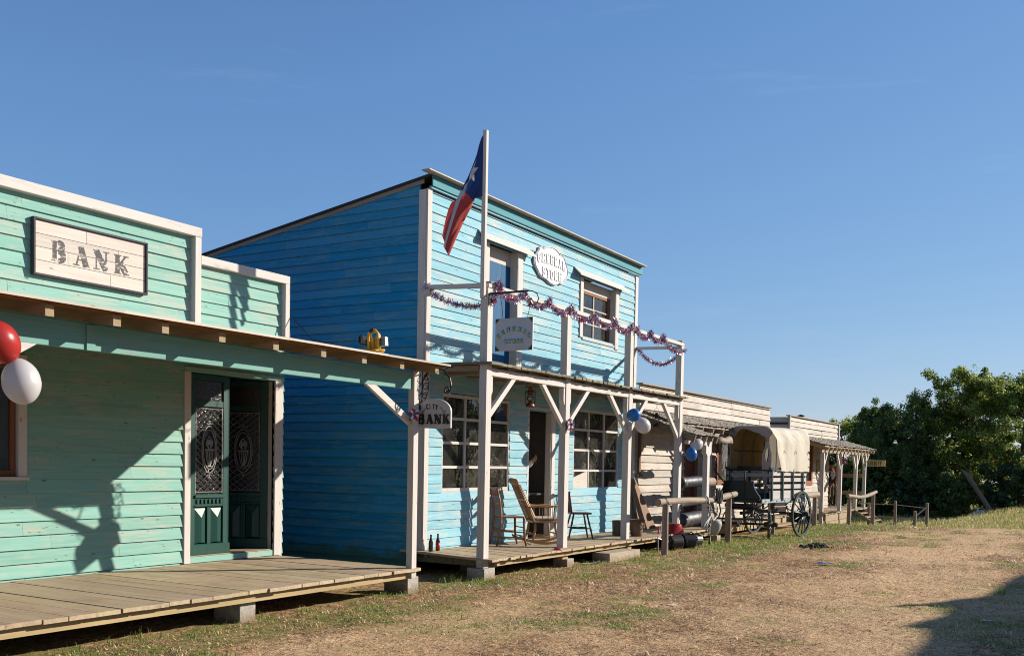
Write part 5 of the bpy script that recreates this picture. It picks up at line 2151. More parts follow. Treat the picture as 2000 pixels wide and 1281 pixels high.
mb.beam((18.05, 7.72, .275), (17.72, 8.0, .62), .012, .07)
tag(mb.build('pale_lath', M['white_x']), 'short pale lath leaning on the brown board behind the rope handled bucket', 'lath')
mb = MB()
mb.lathe([(.205, 0), (.212, .006), (.205, .014), (.196, .014), (.135, .175), (.12, .19), (0, .19), (0, .182), (.12, .18), (.19, .008)], (18.22, 7.13, .279), seg=32)
tag(mb.build('enamel_basin', M['red_enamel'], smooth=True), 'red enamel basin turned upside down on the deck edge', 'basin')


# stage lights on the ground below the deck edge
def stage_lamp(x, y, rot, tilt, r, L, label):
    o = thing('stage_lamp', label, 'lamp', (x, y, r), rot, 'black stage lamps lying under the store deck edge')
    d = (1, 0, tilt)
    mb = MB()
    mb.lathe([(0, -.02), (r * .6, 0), (r * .8, .03), (r * .82, L * .45), (r, L * .5), (r, L), (r * .93, L), (r * .9, L - .04), (0, L - .045)], (-L / 2, 0, 0), d, 20)
    for k in range(5):
        mb.lathe([(r * .83, L * .08 * k + .04), (r * .9, L * .08 * k + .045), (r * .83, L * .08 * k + .06)], (-L / 2, 0, 0), d, 20)
    mb.build('housing', M['black'], o, world=False)
    mb = MB()
    mb.lathe([(r * .93, L - .003), (r * .99, L + .004), (r * .99, L + .010), (r * .88, L + .004)], (-L / 2, 0, 0), d, 20)
    mb.build('rim', M['steel'], o, world=False)
    mb = MB()
    mb.lathe([(0, L - .018), (r * .5, L - .02), (r * .9, L - .03)], (-L / 2, 0, 0), d, 20)
    mb.build('lens', M['lampglass'], o, world=False)
    mb = MB()
    mb.tube([(0, -r - .01, 0), (-.02, -r - .02, r * .5), (-.02, 0, r + .04), (-.02, r + .02, r * .5), (0, r + .01, 0)], .012, 6)
    mb.build('yoke', M['black'], o, world=False)


M['lampglass'] = plain('blue grey lamp glass', (.10, .16, .24), .08, var=.2)
stage_lamp(17.62, 6.97, math.radians(-38), .05, .135, .42, 'nearest of three black stage lamps, with a blue grey lens, beside the round hitching post')
stage_lamp(18.22, 6.92, math.radians(-48), .02, .125, .38, 'black stage lamp lying between the two others under the red basin')
stage_lamp(18.66, 6.93, math.radians(-20), .0, .13, .36, 'black stage lamp, the farthest of the three under the deck edge')
o = thing('clamp', 'steel clamp with a red handle standing against the store deck edge', 'clamp', (16.98, 6.95, 0))
mb = MB()
mb.tube([(16.98, 6.95, .0), (17.0, 6.96, .2), (17.02, 6.97, .30)], .012, 6)
mb.tube([(17.0, 6.96, .26), (17.15, 6.92, .22), (17.32, 6.90, .20)], .013, 6)
mb.tube([(17.07, 6.95, .27), (17.16, 6.97, .56)], .008, 6)
mb.tube([(17.32, 6.90, .26), (17.32, 6.90, .06)], .010, 6)
mb.build('bar', M['steel'], o)
mb = MB()
mb.tube([(17.0, 6.96, .34), (17.03, 6.97, .47)], .016, 8)
mb.build('grip', M['redplastic'], o)
mb = MB()
mb.tube([(12.0, 7.7, .02), (12.12, 7.62, .12), (12.28, 7.6, .17), (12.42, 7.62, .12), (12.45, 7.65, .02)], .010, 6)
mb.tube([(14.1, 7.05, .015), (14.4, 6.98, .012), (14.75, 7.05, .015)], .008, 5)
tag(mb.build('black_cable', M['cable']), 'loop of black cable on the ground under the left end of the store deck', 'cable')


# display pieces inside the left shop window
def boot(x, y, z, rot, sc, mat, label):
    o = thing('cowboy_boot', label, 'boot', (x, y, z), rot, 'boots shown behind the shop windows')
    mb = MB()
    mb.prism([(-.05, 0), (-.03, .0), (-.02, .04), (.02, .035), (.05, .012), (.16, .0), (.24, .004), (.245, .03), (.2, .06), (.1, .085), (.06, .12), (.05, .2), (.065, .32), (.0, .35), (-.075, .32), (-.055, .2), (-.06, .1), (-.06, .05)],
             'xz', -.045, .045)
    b = mb.build('boot_leather', M[mat], o, world=False, bevel=.02)
    b.scale = (sc, sc, sc)
    return o


mb = MB()
mb.box(11.95, 18.2, SY + .09, SY + .62, 1.04, 1.07)
tag(mb.build('display_shelf', M['dark']), 'dark shelf behind the shop windows carrying the boots', 'shelf')
M['leather_red'] = plain('red leather', (.50, .07, .05), .4, var=.3, scale=14)
M['leather_tan'] = plain('tan leather', (.46, .30, .16), .5, var=.3, scale=18)
M['leather_cream'] = plain('cream and tan leather', (.68, .57, .42), .5, var=.4, scale=16)
boot(12.42, 8.50, 1.07, .15, 1.25, 'leather_red', 'red leather boot at the left end of the left shop window')
boot(12.88, 8.50, 1.07, -.1, 1.3, 'leather_cream', 'cream and tan boot in the middle of the left shop window')
boot(13.3, 8.60, 1.07, 2.9, 1.1, 'leather_red', 'red boot just behind the cream boot in the left shop window')
boot(13.78, 8.52, 1.07, .2, 1.05, 'leather_tan', 'low tan boot in the right panes of the left shop window')
boot(17.25, 8.50, 1.07, .1, 1.35, 'leather_red', 'tall red boot in the middle of the right shop window')
boot(17.9, 8.52, 1.07, 3.0, 1.15, 'leather_tan', 'tan boot at the right side of the right shop window')

# ------------------------------------------------------------------ people
def figure(name, label, loc, rot, skel, regions, cat='person'):
    """One continuous skinned body. skel: list of (id, parent, (x, y, z), radius); regions(v, co) -> material index."""
    o = thing(name, label, cat, loc, rot)
    ids = {s[0]: i for i, s in enumerate(skel)}
    me = bpy.data.meshes.new('body_skeleton')
    me.from_pydata([s[2] for s in skel], [(ids[s[1]], i) for i, s in enumerate(skel) if s[1]], [])
    t = bpy.data.objects.new('body_skeleton', me)
    COL.objects.link(t)
    sk = t.modifiers.new('skin', 'SKIN')
    sk.use_smooth_shade = True
    for i, s in enumerate(skel):
        r = s[3]
        d = me.skin_vertices[0].data[i]
        d.radius = r if isinstance(r, tuple) else (r, r)
        d.use_root = (i == 0)
    ss = t.modifiers.new('sub', 'SUBSURF')
    ss.levels = 2
    ss.render_levels = 2
    dg = bpy.context.evaluated_depsgraph_get()
    dg.update()
    out = bpy.data.meshes.new_from_object(t.evaluated_get(dg))
    bpy.data.objects.remove(t)
    out.name = 'body'
    mats, fn = regions
    out.materials.clear()
    for m in mats:
        out.materials.append(M[m])
    for p in out.polygons:
        p.material_index = fn(p.center)
        p.use_smooth = True
    b = bpy.data.objects.new('body', out)
    COL.objects.link(b)
    b.parent = o
    return o


def hat(o, c, sc, mat, brim=.165):
    mb = MB()
    mb.lathe([(brim * sc, .0), (brim * 1.02 * sc, .008), (.10 * sc, .012), (.095 * sc, .05 * sc), (.088 * sc, .11 * sc), (.06 * sc, .125 * sc), (0, .105 * sc), (0, .0)], c, seg=22)
    mb.build('hat', M[mat], o, world=False, smooth=True)


def fingers(skel, hand, base, d, side, n_, L=.075):
    d, s = V(d).normalized(), V(side).normalized()
    for k, (off, ln) in enumerate(((-.030, .86), (-.010, 1.0), (.011, .95), (.030, .76))):
        b = V(base) + s * off
        c1 = b + d * L * ln * .5
        c2 = c1 + (d * .8 + V(n_) * .6).normalized() * L * ln * .5
        skel += [('f%s%d' % (hand, k), hand, tuple(b), .010), ('g%s%d' % (hand, k), 'f%s%d' % (hand, k), tuple(c1), .009), ('h%s%d' % (hand, k), 'g%s%d' % (hand, k), tuple(c2), .007)]
    b = V(base) - d * .04 - s * .045
    skel += [('t%s' % hand, hand, tuple(b), .012), ('u%s' % hand, 't%s' % hand, tuple(b + d * .035 - s * .02), .009)]


# sheriff: faces the street (-y), local frame, 1.72 m before scaling
sk = [('pel', None, (0, 0, .92), (.145, .10)), ('waist', 'pel', (0, 0, 1.08), (.135, .095)), ('chest', 'waist', (0, -.01, 1.28), (.165, .11)), ('neck0', 'chest', (0, 0, 1.43), (.07, .06)),
      ('neck', 'neck0', (0, -.01, 1.48), .052), ('jaw', 'neck', (0, -.03, 1.55), (.062, .07)), ('head', 'jaw', (0, -.015, 1.64), (.074, .09)), ('top', 'head', (0, 0, 1.70), .06),
      ('nose', 'jaw', (0, -.115, 1.58), .012)]
for s, n in ((-1, 'L'), (1, 'R')):
    sk += [('sh' + n, 'chest', (.17 * s, 0, 1.38), .062), ('el' + n, 'sh' + n, (.235 * s, .02, 1.11), .046), ('wr' + n, 'el' + n, (.25 * s, -.05, .87), .030), ('ha' + n, 'wr' + n, (.25 * s, -.07, .80), (.038, .018)),
           ('hip' + n, 'pel', (.09 * s, 0, .86), .095), ('kn' + n, 'hip' + n, (.11 * s, -.01, .48), .062), ('an' + n, 'kn' + n, (.12 * s, .02, .09), .042), ('to' + n, 'an' + n, (.14 * s, -.15, .035), .038)]
    fingers(sk, 'ha' + n, (.25 * s, -.075, .765), (0, -.1, -1), (0, 1, 0), (-s * .2, -.2, 0))


def reg_sheriff(c):
    if c.z > 1.47:
        return 0
    if abs(c.x) > .20 or (abs(c.x) > .16 and c.z < 1.2 and c.z > .7):
        return 0 if c.z < .865 else 1
    if c.z > .97:
        return 2
    return 3 if c.z > .14 else 4


P1 = figure('person', 'person in a dark hat, black waistcoat and red neckerchief standing at the sheriff office door', (36.55, 8.42, .23), math.radians(-25), sk,
            (['skin', 'cloth_wine', 'cloth_black', 'cloth_brown', 'black'], reg_sheriff))
P1.scale = (.92, .92, .90)
hat(P1, (0, -.01, 1.66), 1.0, 'cloth_black')
mb = MB()
mb.lathe([(.060, 1.415), (.085, 1.43), (.075, 1.475), (.055, 1.485)], (0, -.005, 0), seg=16)
mb.prism([(-.07, 1.44), (.07, 1.44), (.0, 1.32)], 'xz', -.135, -.11)
mb.build('neckerchief', M['cloth_red'], P1, world=False)
for s in (-1, 1):
    mb = MB()
    mb.lathe([(0, -.008), (.008, 0), (0, .008)], (s * .03, -.098, 1.615), seg=8)
    mb.build('eye', M['cloth_black'], P1, world=False)

# shopkeeper just inside the doorway; only a forearm and a white cuff catch the sun
sk = [('pel', None, (0, 0, .94), (.15, .10)), ('waist', 'pel', (0, 0, 1.10), (.14, .10)), ('chest', 'waist', (0, -.01, 1.30), (.17, .115)), ('neck0', 'chest', (0, 0, 1.46), (.07, .06)),
      ('neck', 'neck0', (0, -.01, 1.51), .054), ('jaw', 'neck', (0, -.03, 1.58), (.064, .07)), ('head', 'jaw', (0, -.015, 1.67), (.076, .092)), ('top', 'head', (0, 0, 1.735), .06),
      ('nose', 'jaw', (0, -.118, 1.61), .012)]
for s, n in ((-1, 'L'), (1, 'R')):
    sk += [('hip' + n, 'pel', (.09 * s, 0, .88), .095), ('kn' + n, 'hip' + n, (.11 * s, -.01, .50), .064), ('an' + n, 'kn' + n, (.12 * s, .02, .09), .044), ('to' + n, 'an' + n, (.14 * s, -.15, .035), .038),
           ('sh' + n, 'chest', (.18 * s, 0, 1.40), .062)]
sk += [('elR', 'shR', (.25, .03, 1.14), .048), ('wrR', 'elR', (.26, -.05, .90), .032), ('haR', 'wrR', (.26, -.07, .82), (.038, .018)),
       ('elL', 'shL', (-.06, -.20, 1.235), .052), ('cufL', 'elL', (-.10, -.30, 1.31), .058), ('wrL', 'cufL', (-.14, -.37, 1.365), .030), ('haL', 'wrL', (-.17, -.41, 1.395), (.036, .02))]
fingers(sk, 'haR', (.26, -.075, .785), (0, -.1, -1), (0, 1, 0), (-.2, -.2, 0))
fingers(sk, 'haL', (-.19, -.44, 1.41), (-.7, -.5, .35), (.2, .2, .9), (-.2, .5, 0))


def reg_shop(c):
    if c.z > 1.50:
        return 0
    if c.y < -.36:
        return 0
    if c.y < -.17 and 1.17 < c.z < 1.5:
        return 1
    if c.x > .2 and c.z < .9:
        return 0
    if c.z > .98:
        return 2
    return 3 if c.z > .12 else 4


P2 = figure('person', 'person in dark clothes with a rolled white sleeve standing just inside the store doorway', (14.72, 8.66, .265), math.radians(8), sk,
            (['skin', 'cloth_white', 'cloth_navy', 'cloth_navy', 'black'], reg_shop))
mb = MB()
mb.lathe([(.0, .078), (.04, .072), (.072, .045), (.08, .0), (.083, -.05), (.075, -.06)], (0, .005, 1.69), seg=18)
mb.build('hair', M['hair'], P2, world=False, smooth=True)
for s in (-1, 1):
    mb = MB()
    mb.lathe([(0, -.008), (.008, 0), (0, .008)], (s * .03, -.1, 1.64), seg=8)
    mb.build('eye', M['cloth_black'], P2, world=False)
# ================================================================== COVERED WAGON (local x forward, y to the street side, z up)
rng = random.Random(55)
WO = V((24.46, 6.90, -.062))
WG = thing('covered_wagon', 'dark teal horse wagon with a cream canvas cover parked in front of the grey building', 'wagon', WO, math.radians(171))
WG.scale = (1.04, 1.04, 1.04)


def wb(mb, name, mat, parent=WG, **k):
    o = mb.build(name, mat, None, **k)
    o.parent = parent
    return o


def wheel(cx, cy, r, steer, spokes, nm='wheel'):
    """A spoked wheel: iron tyre, felloe, spokes, hub. Axis along local y before steering."""
    e = bpy.data.objects.new(nm, None)
    COL.objects.link(e)
    e.parent = WG
    e.location = (cx, cy, r)
    e.rotation_euler = (0, 0, steer)
    s = 1 if cy > 0 else -1
    mb = MB()
    n = 40
    vs, fs = [], []
    for i in range(n):
        a = 2 * PI * i / n
        for rr, yy in ((r, -.026), (r, .026), (r - .008, .026), (r - .008, -.026)):
            vs.append((rr * math.cos(a), yy, rr * math.sin(a)))
    for i in range(n):
        for k in range(4):
            j = (i + 1) % n
            fs.append((i * 4 + k, i * 4 + (k + 1) % 4, j * 4 + (k + 1) % 4, j * 4 + k))
    mb.add(vs, fs)
    wb(mb, 'tyre', M['wheelrim'], e)
    mb = MB()
    vs, fs = [], []
    for i in range(n):
        a = 2 * PI * i / n
        for rr, yy in ((r - .0085, -.022), (r - .0085, .022), (r - .052, .020), (r - .052, -.020)):
            vs.append((rr * math.cos(a), yy, rr * math.sin(a)))
    for i in range(n):
        for k in range(4):
            j = (i + 1) % n
            fs.append((i * 4 + k, i * 4 + (k + 1) % 4, j * 4 + (k + 1) % 4, j * 4 + k))
    mb.add(vs, fs)
    wb(mb, 'felloe', M['wagonteal'], e, smooth=False)
    for i in range(spokes):
        a = 2 * PI * (i + .3) / spokes
        mb = MB()
        p = [V((q * math.cos(a), s * d, q * math.sin(a))) for q, d in ((.05, .035), (r * .4, .024), (r * .7, .012), (r - .045, .0))]
        mb.tube(p, [.019, .017, .0145, .015], 7)
        wb(mb, 'spoke', M['wagonteal'], e, smooth=True)
    mb = MB()
    mb.lathe([(0, -.12), (.045, -.12), (.062, -.05), (.072, -.03), (.072, .05), (.055, .07), (.050, .16), (.042, .165), (.04, .18), (0, .18)], (0, 0, 0), (0, s, 0), 16)
    wb(mb, 'hub', M['hub'], e, smooth=False)
    return e


wheel(0.0, .60, .523, 0, 14)
wheel(0.0, -.60, .523, 0, 14)
ST_A = math.radians(22.5)
fx = 1.86


def steer(p):      # front carriage turns about (fx, 0)
    q = Matrix.Rotation(ST_A, 4, 'Z') @ V((p[0] - fx, p[1], p[2]))
    return (q.x + fx, q.y, q.z)


for s in (1, -1):
    p = steer((fx, .62 * s, 0))
    wheel(p[0], p[1], .33, ST_A, 12)
# axles, springs, reach, front carriage
for a_, b_ in (((0, -.60, .523), (0, .60, .523)), (steer((fx, -.62, .33)), steer((fx, .62, .33)))):
    mb = MB()
    mb.tube([a_, b_], .026, 8)
    wb(mb, 'axle', M['black'])
for s in (1, -1):
    mb = MB()
    mb.tube([(-.42, .42 * s, .66), (-.2, .42 * s, .60), (0, .42 * s, .575), (.2, .42 * s, .60), (.42, .42 * s, .66)], .016, 6)
    mb.tube([(-.42, .42 * s, .66), (-.44, .42 * s, .73), (-.3, .42 * s, .77), (-.1, .42 * s, .80)], .012, 6)
    mb.tube([(.42, .42 * s, .66), (.46, .42 * s, .74), (.30, .42 * s, .79), (.1, .44 * s, .80)], .014, 6)
    mb.tube([(.55, .45 * s, .80), (.42, .46 * s, .90), (.25, .47 * s, .93), (.1, .47 * s, .90), (.02, .46 * s, .80)], .022, 7)
    wb(mb, 'spring', M['wagon'], smooth=True)
mb = MB()
mb.beam((0, 0, .58), (fx, 0, .56), .06, .07)
mb.tube([(.2, .2, .52), (.9, .12, .50), (1.7, .03, .47)], .016, 6)
mb.tube([(.3, .48, .70), (1.0, .5, .70), (1.25, .5, .71)], .012, 6)
mb.tube([(.55, .48, .70), (.50, .5, .58), (.56, .5, .47), (.42, .5, .46)], .014, 6)
wb(mb, 'reach_pole', M['black'])
mb = MB()
for s in (1, -1):
    mb.tube([steer((fx - .45, .28 * s, .57)), steer((fx, .30 * s, .50)), steer((fx + .45, .28 * s, .57))], .018, 6)
    mb.tube([steer((fx - .45, .28 * s, .57)), steer((fx, .28 * s, .66)), steer((fx + .45, .28 * s, .57))], .018, 6)
    mb.tube([steer((fx, .30 * s, .5)), steer((fx, .32 * s, .33))], .02, 6)
    mb.tube([steer((fx, .42 * s, .33)), steer((fx - .1, .4 * s, .45)), steer((fx - .06, .36 * s, .56)), steer((fx + .05, .3 * s, .6))], .014, 6)
mb.tube([(fx + .30 * math.cos(t), .30 * math.sin(t), .665) for t in [2 * PI * i / 28 for i in range(28)]], .016, 6, closed=True)
mb.box(fx - .12, fx + .12, -.34, .34, .69, .77)
wb(mb, 'front_carriage', M['black'])
mb = MB()
mb.beam(steer((fx + .1, 0, .36)), steer((fx + .78, 0, .33)), .06, .06)
mb.beam(steer((fx + .42, -.62, .45)), steer((fx + .42, .62, .45)), .05, .045)
wb(mb, 'draw_bar', M['wagon'])
# box: floor, side rails, stakes, slats, boards
mb = MB()
mb.box(-.44, 1.92, -.50, .50, .80, .85)
wb(mb, 'floor', M['wagon'])
for s in (1, -1):
    mb = MB()
    y0, y1 = (.502, .535) if s > 0 else (-.535, -.502)
    mb.box(-.44, 1.93, y0, y1, .80, .885)
    rl = wb(mb, 'side_rail', M['wagonlight'], bevel=.005)
    for x in (.35, .78, 1.2, 1.75):
        mb = MB()
        mb.lathe([(.014, 0), (.014, .012), (0, .015)], (x, y1 if s > 0 else y0, .84), (0, s, 0), 8)
        wb(mb, 'bolt', M['black'], rl)
    for x in (1.50, .95, .40, -.15):
        mb = MB()
        yy = .520 * s
        mb.beam((x - .03, .536 * s + .014 * s, .845), (x, .536 * s + .014 * s, 1.56), .052, .026, up=(0, 1, 0))
        wb(mb, 'stake', M['wagonteal'], bevel=.003)
    for z0, z1 in ((1.40, 1.49), (1.265, 1.355), (1.11, 1.21)):
        mb = MB()
        mb.box(-.40, 1.56, .506 * s - (.018 if s < 0 else 0), .506 * s + (.018 if s > 0 else 0), z0, z1)
        wb(mb, 'slat', M['wagonslat'], bevel=.003)
    mb = MB()
    mb.box(-.40, 1.54, .5065 * s - (.018 if s < 0 else 0), .5065 * s + (.018 if s > 0 else 0), .888, 1.07)
    wb(mb, 'side_board', M['wagonslat'], bevel=.003)
    mb = MB()
    mb.beam((-.42, .53 * s, 1.545), (1.58, .53 * s, 1.565), .05, .045)
    wb(mb, 'top_rail', M['wagonteal'], bevel=.004)
mb = MB()
mb.box(-.43, -.405, -.5, .5, .888, 1.5)
wb(mb, 'tail_board', M['wagonslat'])
# dash board: curved outline with a foot board
mb = MB()
out = [(-.56, .885), (-.535, .95), (-.47, 1.03), (-.41, 1.10), (-.385, 1.18), (-.385, 1.285), (.33, 1.285), (.335, 1.18), (.37, 1.09), (.43, 1.01), (.49, .94), (.50, .885)]
mb.prism(out, 'yz', 1.94, 1.968)
db = wb(mb, 'dash_board', M['wagon'], bevel=.004)
mb = MB()
mb.tube([(1.955, y, z) for y, z in out[6:]], .013, 6)
wb(mb, 'edge_iron', M['wagonlight'], db)
mb = MB()
mb.tube([(1.955, y, z) for y, z in out[:6]], .013, 6)
wb(mb, 'edge_iron', M['wagonlight'], db)
mb = MB()
mb.add([(1.70, -.52, .81), (1.70, .49, .81), (1.99, .50, .885), (1.99, -.56, .885), (1.70, -.52, .79), (1.70, .49, .79), (2.0, .50, .862), (2.0, -.56, .862)],
       [(0, 3, 2, 1), (4, 5, 6, 7), (0, 1, 5, 4), (1, 2, 6, 5), (2, 3, 7, 6), (3, 0, 4, 7)])
mb.box(1.93, 1.99, -.50, .45, .80, .86)
wb(mb, 'foot_board', M['wagon'])
for y in (-.24, .13):
    mb = MB()
    mb.box(1.969, 1.983, y - .014, y + .014, .90, 1.50)
    wb(mb, 'dash_strap', M['black'])
mb = MB()
mb.tube([(1.96, -.40, 1.26), (2.02, -.53, 1.44), (2.03, -.58, 1.53)], .016, 7)
mb.lathe([(0, -.02), (.022, 0), (0, .02)], (2.03, -.585, 1.545), seg=8)
wb(mb, 'brake_lever', M['black'])
# seat
mb = MB()
mb.box(1.40, 1.75, -.56, .46, 1.16, 1.20)
wb(mb, 'seat', M['wagon'], bevel=.006)
mb = MB()
mb.box(1.38, 1.405, -.62, .50, 1.50, 1.535)
mb.box(1.385, 1.40, -.35, .24, 1.536, 1.605)
wb(mb, 'seat_back', M['wagon'], bevel=.004)
mb = MB()
mb.box(1.382, 1.402, -.56, .46, 1.37, 1.45)
wb(mb, 'seat_slat', M['wagonslat'])
for y in (-.50, -.05, .42):
    mb = MB()
    mb.box(1.383, 1.401, y - .03, y + .03, 1.20, 1.50)
    wb(mb, 'seat_post', M['wagon'])
mb = MB()
mb.box(1.30, 1.66, -.50, .46, .852, 1.02)
wb(mb, 'tool_box', M['wagon'])


# canvas cover on four hoops, with wrinkles and a gathered front edge
def hoop(x, k=1.0):
    pts = []
    for i in range(25):
        t = i / 24
        a = PI * t
        y = .565 * k * (abs(math.cos(a)) ** .42) * (1 if math.cos(a) > 0 else -1)
        z = 1.95 + .545 * k * (math.sin(a) ** .62)
        pts.append((x, y, z))
    return [(x, .55, 1.50)] + pts + [(x, -.55, 1.50)]


for x in (1.30, .75, .2, -.38):
    mb = MB()
    mb.tube([(p[0], p[1] * .975, p[2] - .012) for p in hoop(x)], .012, 6)
    wb(mb, 'hoop', M['post_x'], smooth=True)
mb = MB()
NX, NA = 46, 54


def canvas_pt(i, j, t=0.0):
    u, v = i / NX, j / NA            # u from front to rear, v over the arch
    x = 1.33 - 1.77 * u
    h = hoop(0)
    f = v * (len(h) - 1)
    k = min(int(f), len(h) - 2)
    a, b = V(h[k]), V(h[k + 1])
    p = a.lerp(b, f - k)
    side = abs(p.y) / .565
    sag = math.sin((u * 3.06) * PI) ** 2 * .018
    n = noise.noise(V((u * 4.2 + v * 3.0, v * 9.0, .3))) * .022 + noise.noise(V((u * 13 + v * 7, v * 21, 2.3))) * .008
    diag = math.sin((u * 9 + v * 16)) * .006 * side
    d = V((0, p.y / .565 * side, max(0, (p.z - 1.95)) / .55))
    d = d.normalized() if d.length > .01 else V((0, 1, 0))
    p = p + d * (n + diag + .014 - sag - t)
    x += .20 * max(0, 1 - u * 5) * max(0, (p.z - 1.95) / .55) ** 1.5         # front leans out at the crown
    if p.z < 1.95:
        x -= .24 * max(0, 1 - u * 1.6) * (1.95 - p.z) / .45 * (1 if p.y > 0 else .0)
        p.z = max(p.z, 1.50) + math.sin(u * 23) * .008
    return (x, p.y * (1.0 + .03 * (p.z < 1.9)), p.z)


for i in range(NX):
    for j in range(NA):
        mb.quad(canvas_pt(i, j), canvas_pt(i + 1, j), canvas_pt(i + 1, j + 1), canvas_pt(i, j + 1))
cv = wb(mb, 'canvas_cover', M['canvas'], smooth=True)
M['canvas_inner'] = translucent('smoke stained canvas lining', (.36, .245, .085), .9, .2, .2)  # added inner layer: dirty ochre, darkened for the shade under the cover
mb = MB()
for i in range(1, NX):
    for j in range(NA):
        mb.quad(canvas_pt(i, j, .014), canvas_pt(i + 1, j, .014), canvas_pt(i + 1, j + 1, .014), canvas_pt(i, j + 1, .014))
wb(mb, 'canvas_lining', M['canvas_inner'], cv, smooth=True)
mb = MB()      # rear sheet and the drooping valance at the front
for j in range(NA):
    a, b = canvas_pt(NX, j), canvas_pt(NX, j + 1)
    mb.quad(a, b, (-.40, b[1] * .55, 1.5 + (b[2] - 1.5) * .55), (-.40, a[1] * .55, 1.5 + (a[2] - 1.5) * .55))
    mb.add([(-.40, a[1] * .55, 1.5 + (a[2] - 1.5) * .55), (-.40, b[1] * .55, 1.5 + (b[2] - 1.5) * .55), (-.385, 0, 1.52)], [(0, 1, 2)])
wb(mb, 'rear_sheet', M['canvas'], cv, smooth=True)
mb = MB()
N = 40
lo = int(NA * .27)
hi = int(NA * .80)
M['canvas_grey'] = translucent('grey canvas edge', (.34, .32, .33), .9, .22, .15)
for j in range(lo, hi):
    def val(jj, k):
        p = V(canvas_pt(0, jj))
        t = (jj - lo) / (hi - lo)
        drop = (.05 + .17 * abs(math.sin(t * PI * 2)) * (1.15 - .35 * t)) * k
        return (p.x + .012 - .035 * k, p.y * (1 - .05 * k), p.z + .012 * (1 - k) - drop)
    for k in range(4):
        mb.quad(val(j, k / 4), val(j + 1, k / 4), val(j + 1, (k + 1) / 4), val(j, (k + 1) / 4))
wb(mb, 'front_valance', M['canvas_grey'], cv, smooth=True)
mb = MB()
for zz in (1.96,):
    mb.tube([(1.2 - .06 * i, -.535, zz + .01 * math.sin(i)) for i in range(26)], .012, 5)
mb.tube([(.55, .02, 2.42), (.52, -.05, 2.2), (.5, -.02, 1.9), (.5, -.08, 1.55)], .012, 5)
wb(mb, 'canvas_strap', M['ropebrown'], cv)
mb = MB()
for x in (.95, .35, -.36):
    p = V((x, .577, 1.97))
    mb.tube([p, p + V((.015, .01, -.035)), p + V((-.01, .012, -.06))], .007, 5)
for z in (1.60, 1.78, 1.95):
    p = V((-.425, .57, z))
    mb.tube([p + V((.05, .01, .02)), p, p + V((-.03, .0, -.03))], .010, 5)
wb(mb, 'tie_cord', M['ropebrown'], cv)
# carved plank with an oval hole and a horned skull at the front hoop
mb = MB()
yc = .36
outl = [(yc - .075, .90), (yc + .07, .90), (yc + .085, 1.3), (yc + .105, 1.70), (yc + .10, 1.90), (yc + .055, 2.04), (yc + .035, 2.2), (yc - .035, 2.2), (yc - .055, 2.04), (yc - .11, 1.90), (yc - .12, 1.70), (yc - .085, 1.3)]
hole = [(yc + .048 * math.cos(t), 1.90 + .165 * math.sin(t)) for t in [2 * PI * i / 20 for i in range(20)]]
# ring between outline and hole, sampled radially so that the hole stays open
cyz = V((yc, 1.85))
ring_o, ring_i = [], []
for i in range(40):
    a = 2 * PI * i / 40
    d = V((math.cos(a), math.sin(a)))
    best = None
    for k in range(len(outl)):
        p, q = V(outl[k]), V(outl[(k + 1) % len(outl)])
        e = q - p
        den = d.x * e.y - d.y * e.x
        if abs(den) < 1e-9:
            continue
        t = ((p.x - cyz.x) * e.y - (p.y - cyz.y) * e.x) / den
        s = ((p.x - cyz.x) * d.y - (p.y - cyz.y) * d.x) / den
        if t > 0 and -1e-6 <= s <= 1 + 1e-6 and (best is None or t < best):
            best = t
    ring_o.append(cyz + d * (best or .1))
    ring_i.append(V((yc, 1.86)) + V((d.x * .046, d.y * .155)))
xs_ = (1.372, 1.40)
vs = []
for x in xs_:
    vs += [(x, p.x, p.y) for p in ring_o] + [(x, p.x, p.y) for p in ring_i]
fs = []
for i in range(40):
    j = (i + 1) % 40
    fs += [(i, j, 40 + j, 40 + i), (80 + i, 120 + i, 120 + j, 80 + j), (i, 80 + i, 80 + j, j), (40 + i, 40 + j, 120 + j, 120 + i)]
mb.add(vs, fs)
pl = wb(mb, 'carved_plank', M['grey_z'], bevel=.004)
mb = MB()
mb.tube([(1.39, yc, 2.16), (1.40, yc, 2.30), (1.40, yc, 2.40), (1.39, yc, 2.50)], [.045, .05, .06, .035], 10)
sk_ = wb(mb, 'skull', M['bone'], pl, smooth=True)
for s in (-1, 1):
    mb = MB()
    mb.tube([(1.40, yc, 2.30), (1.41, yc + .055 * s, 2.30), (1.41, yc + .10 * s, 2.33), (1.40, yc + .115 * s, 2.40)], [.035, .032, .024, .008], 8)
    wb(mb, 'horn', M['bone'], sk_, smooth=True)

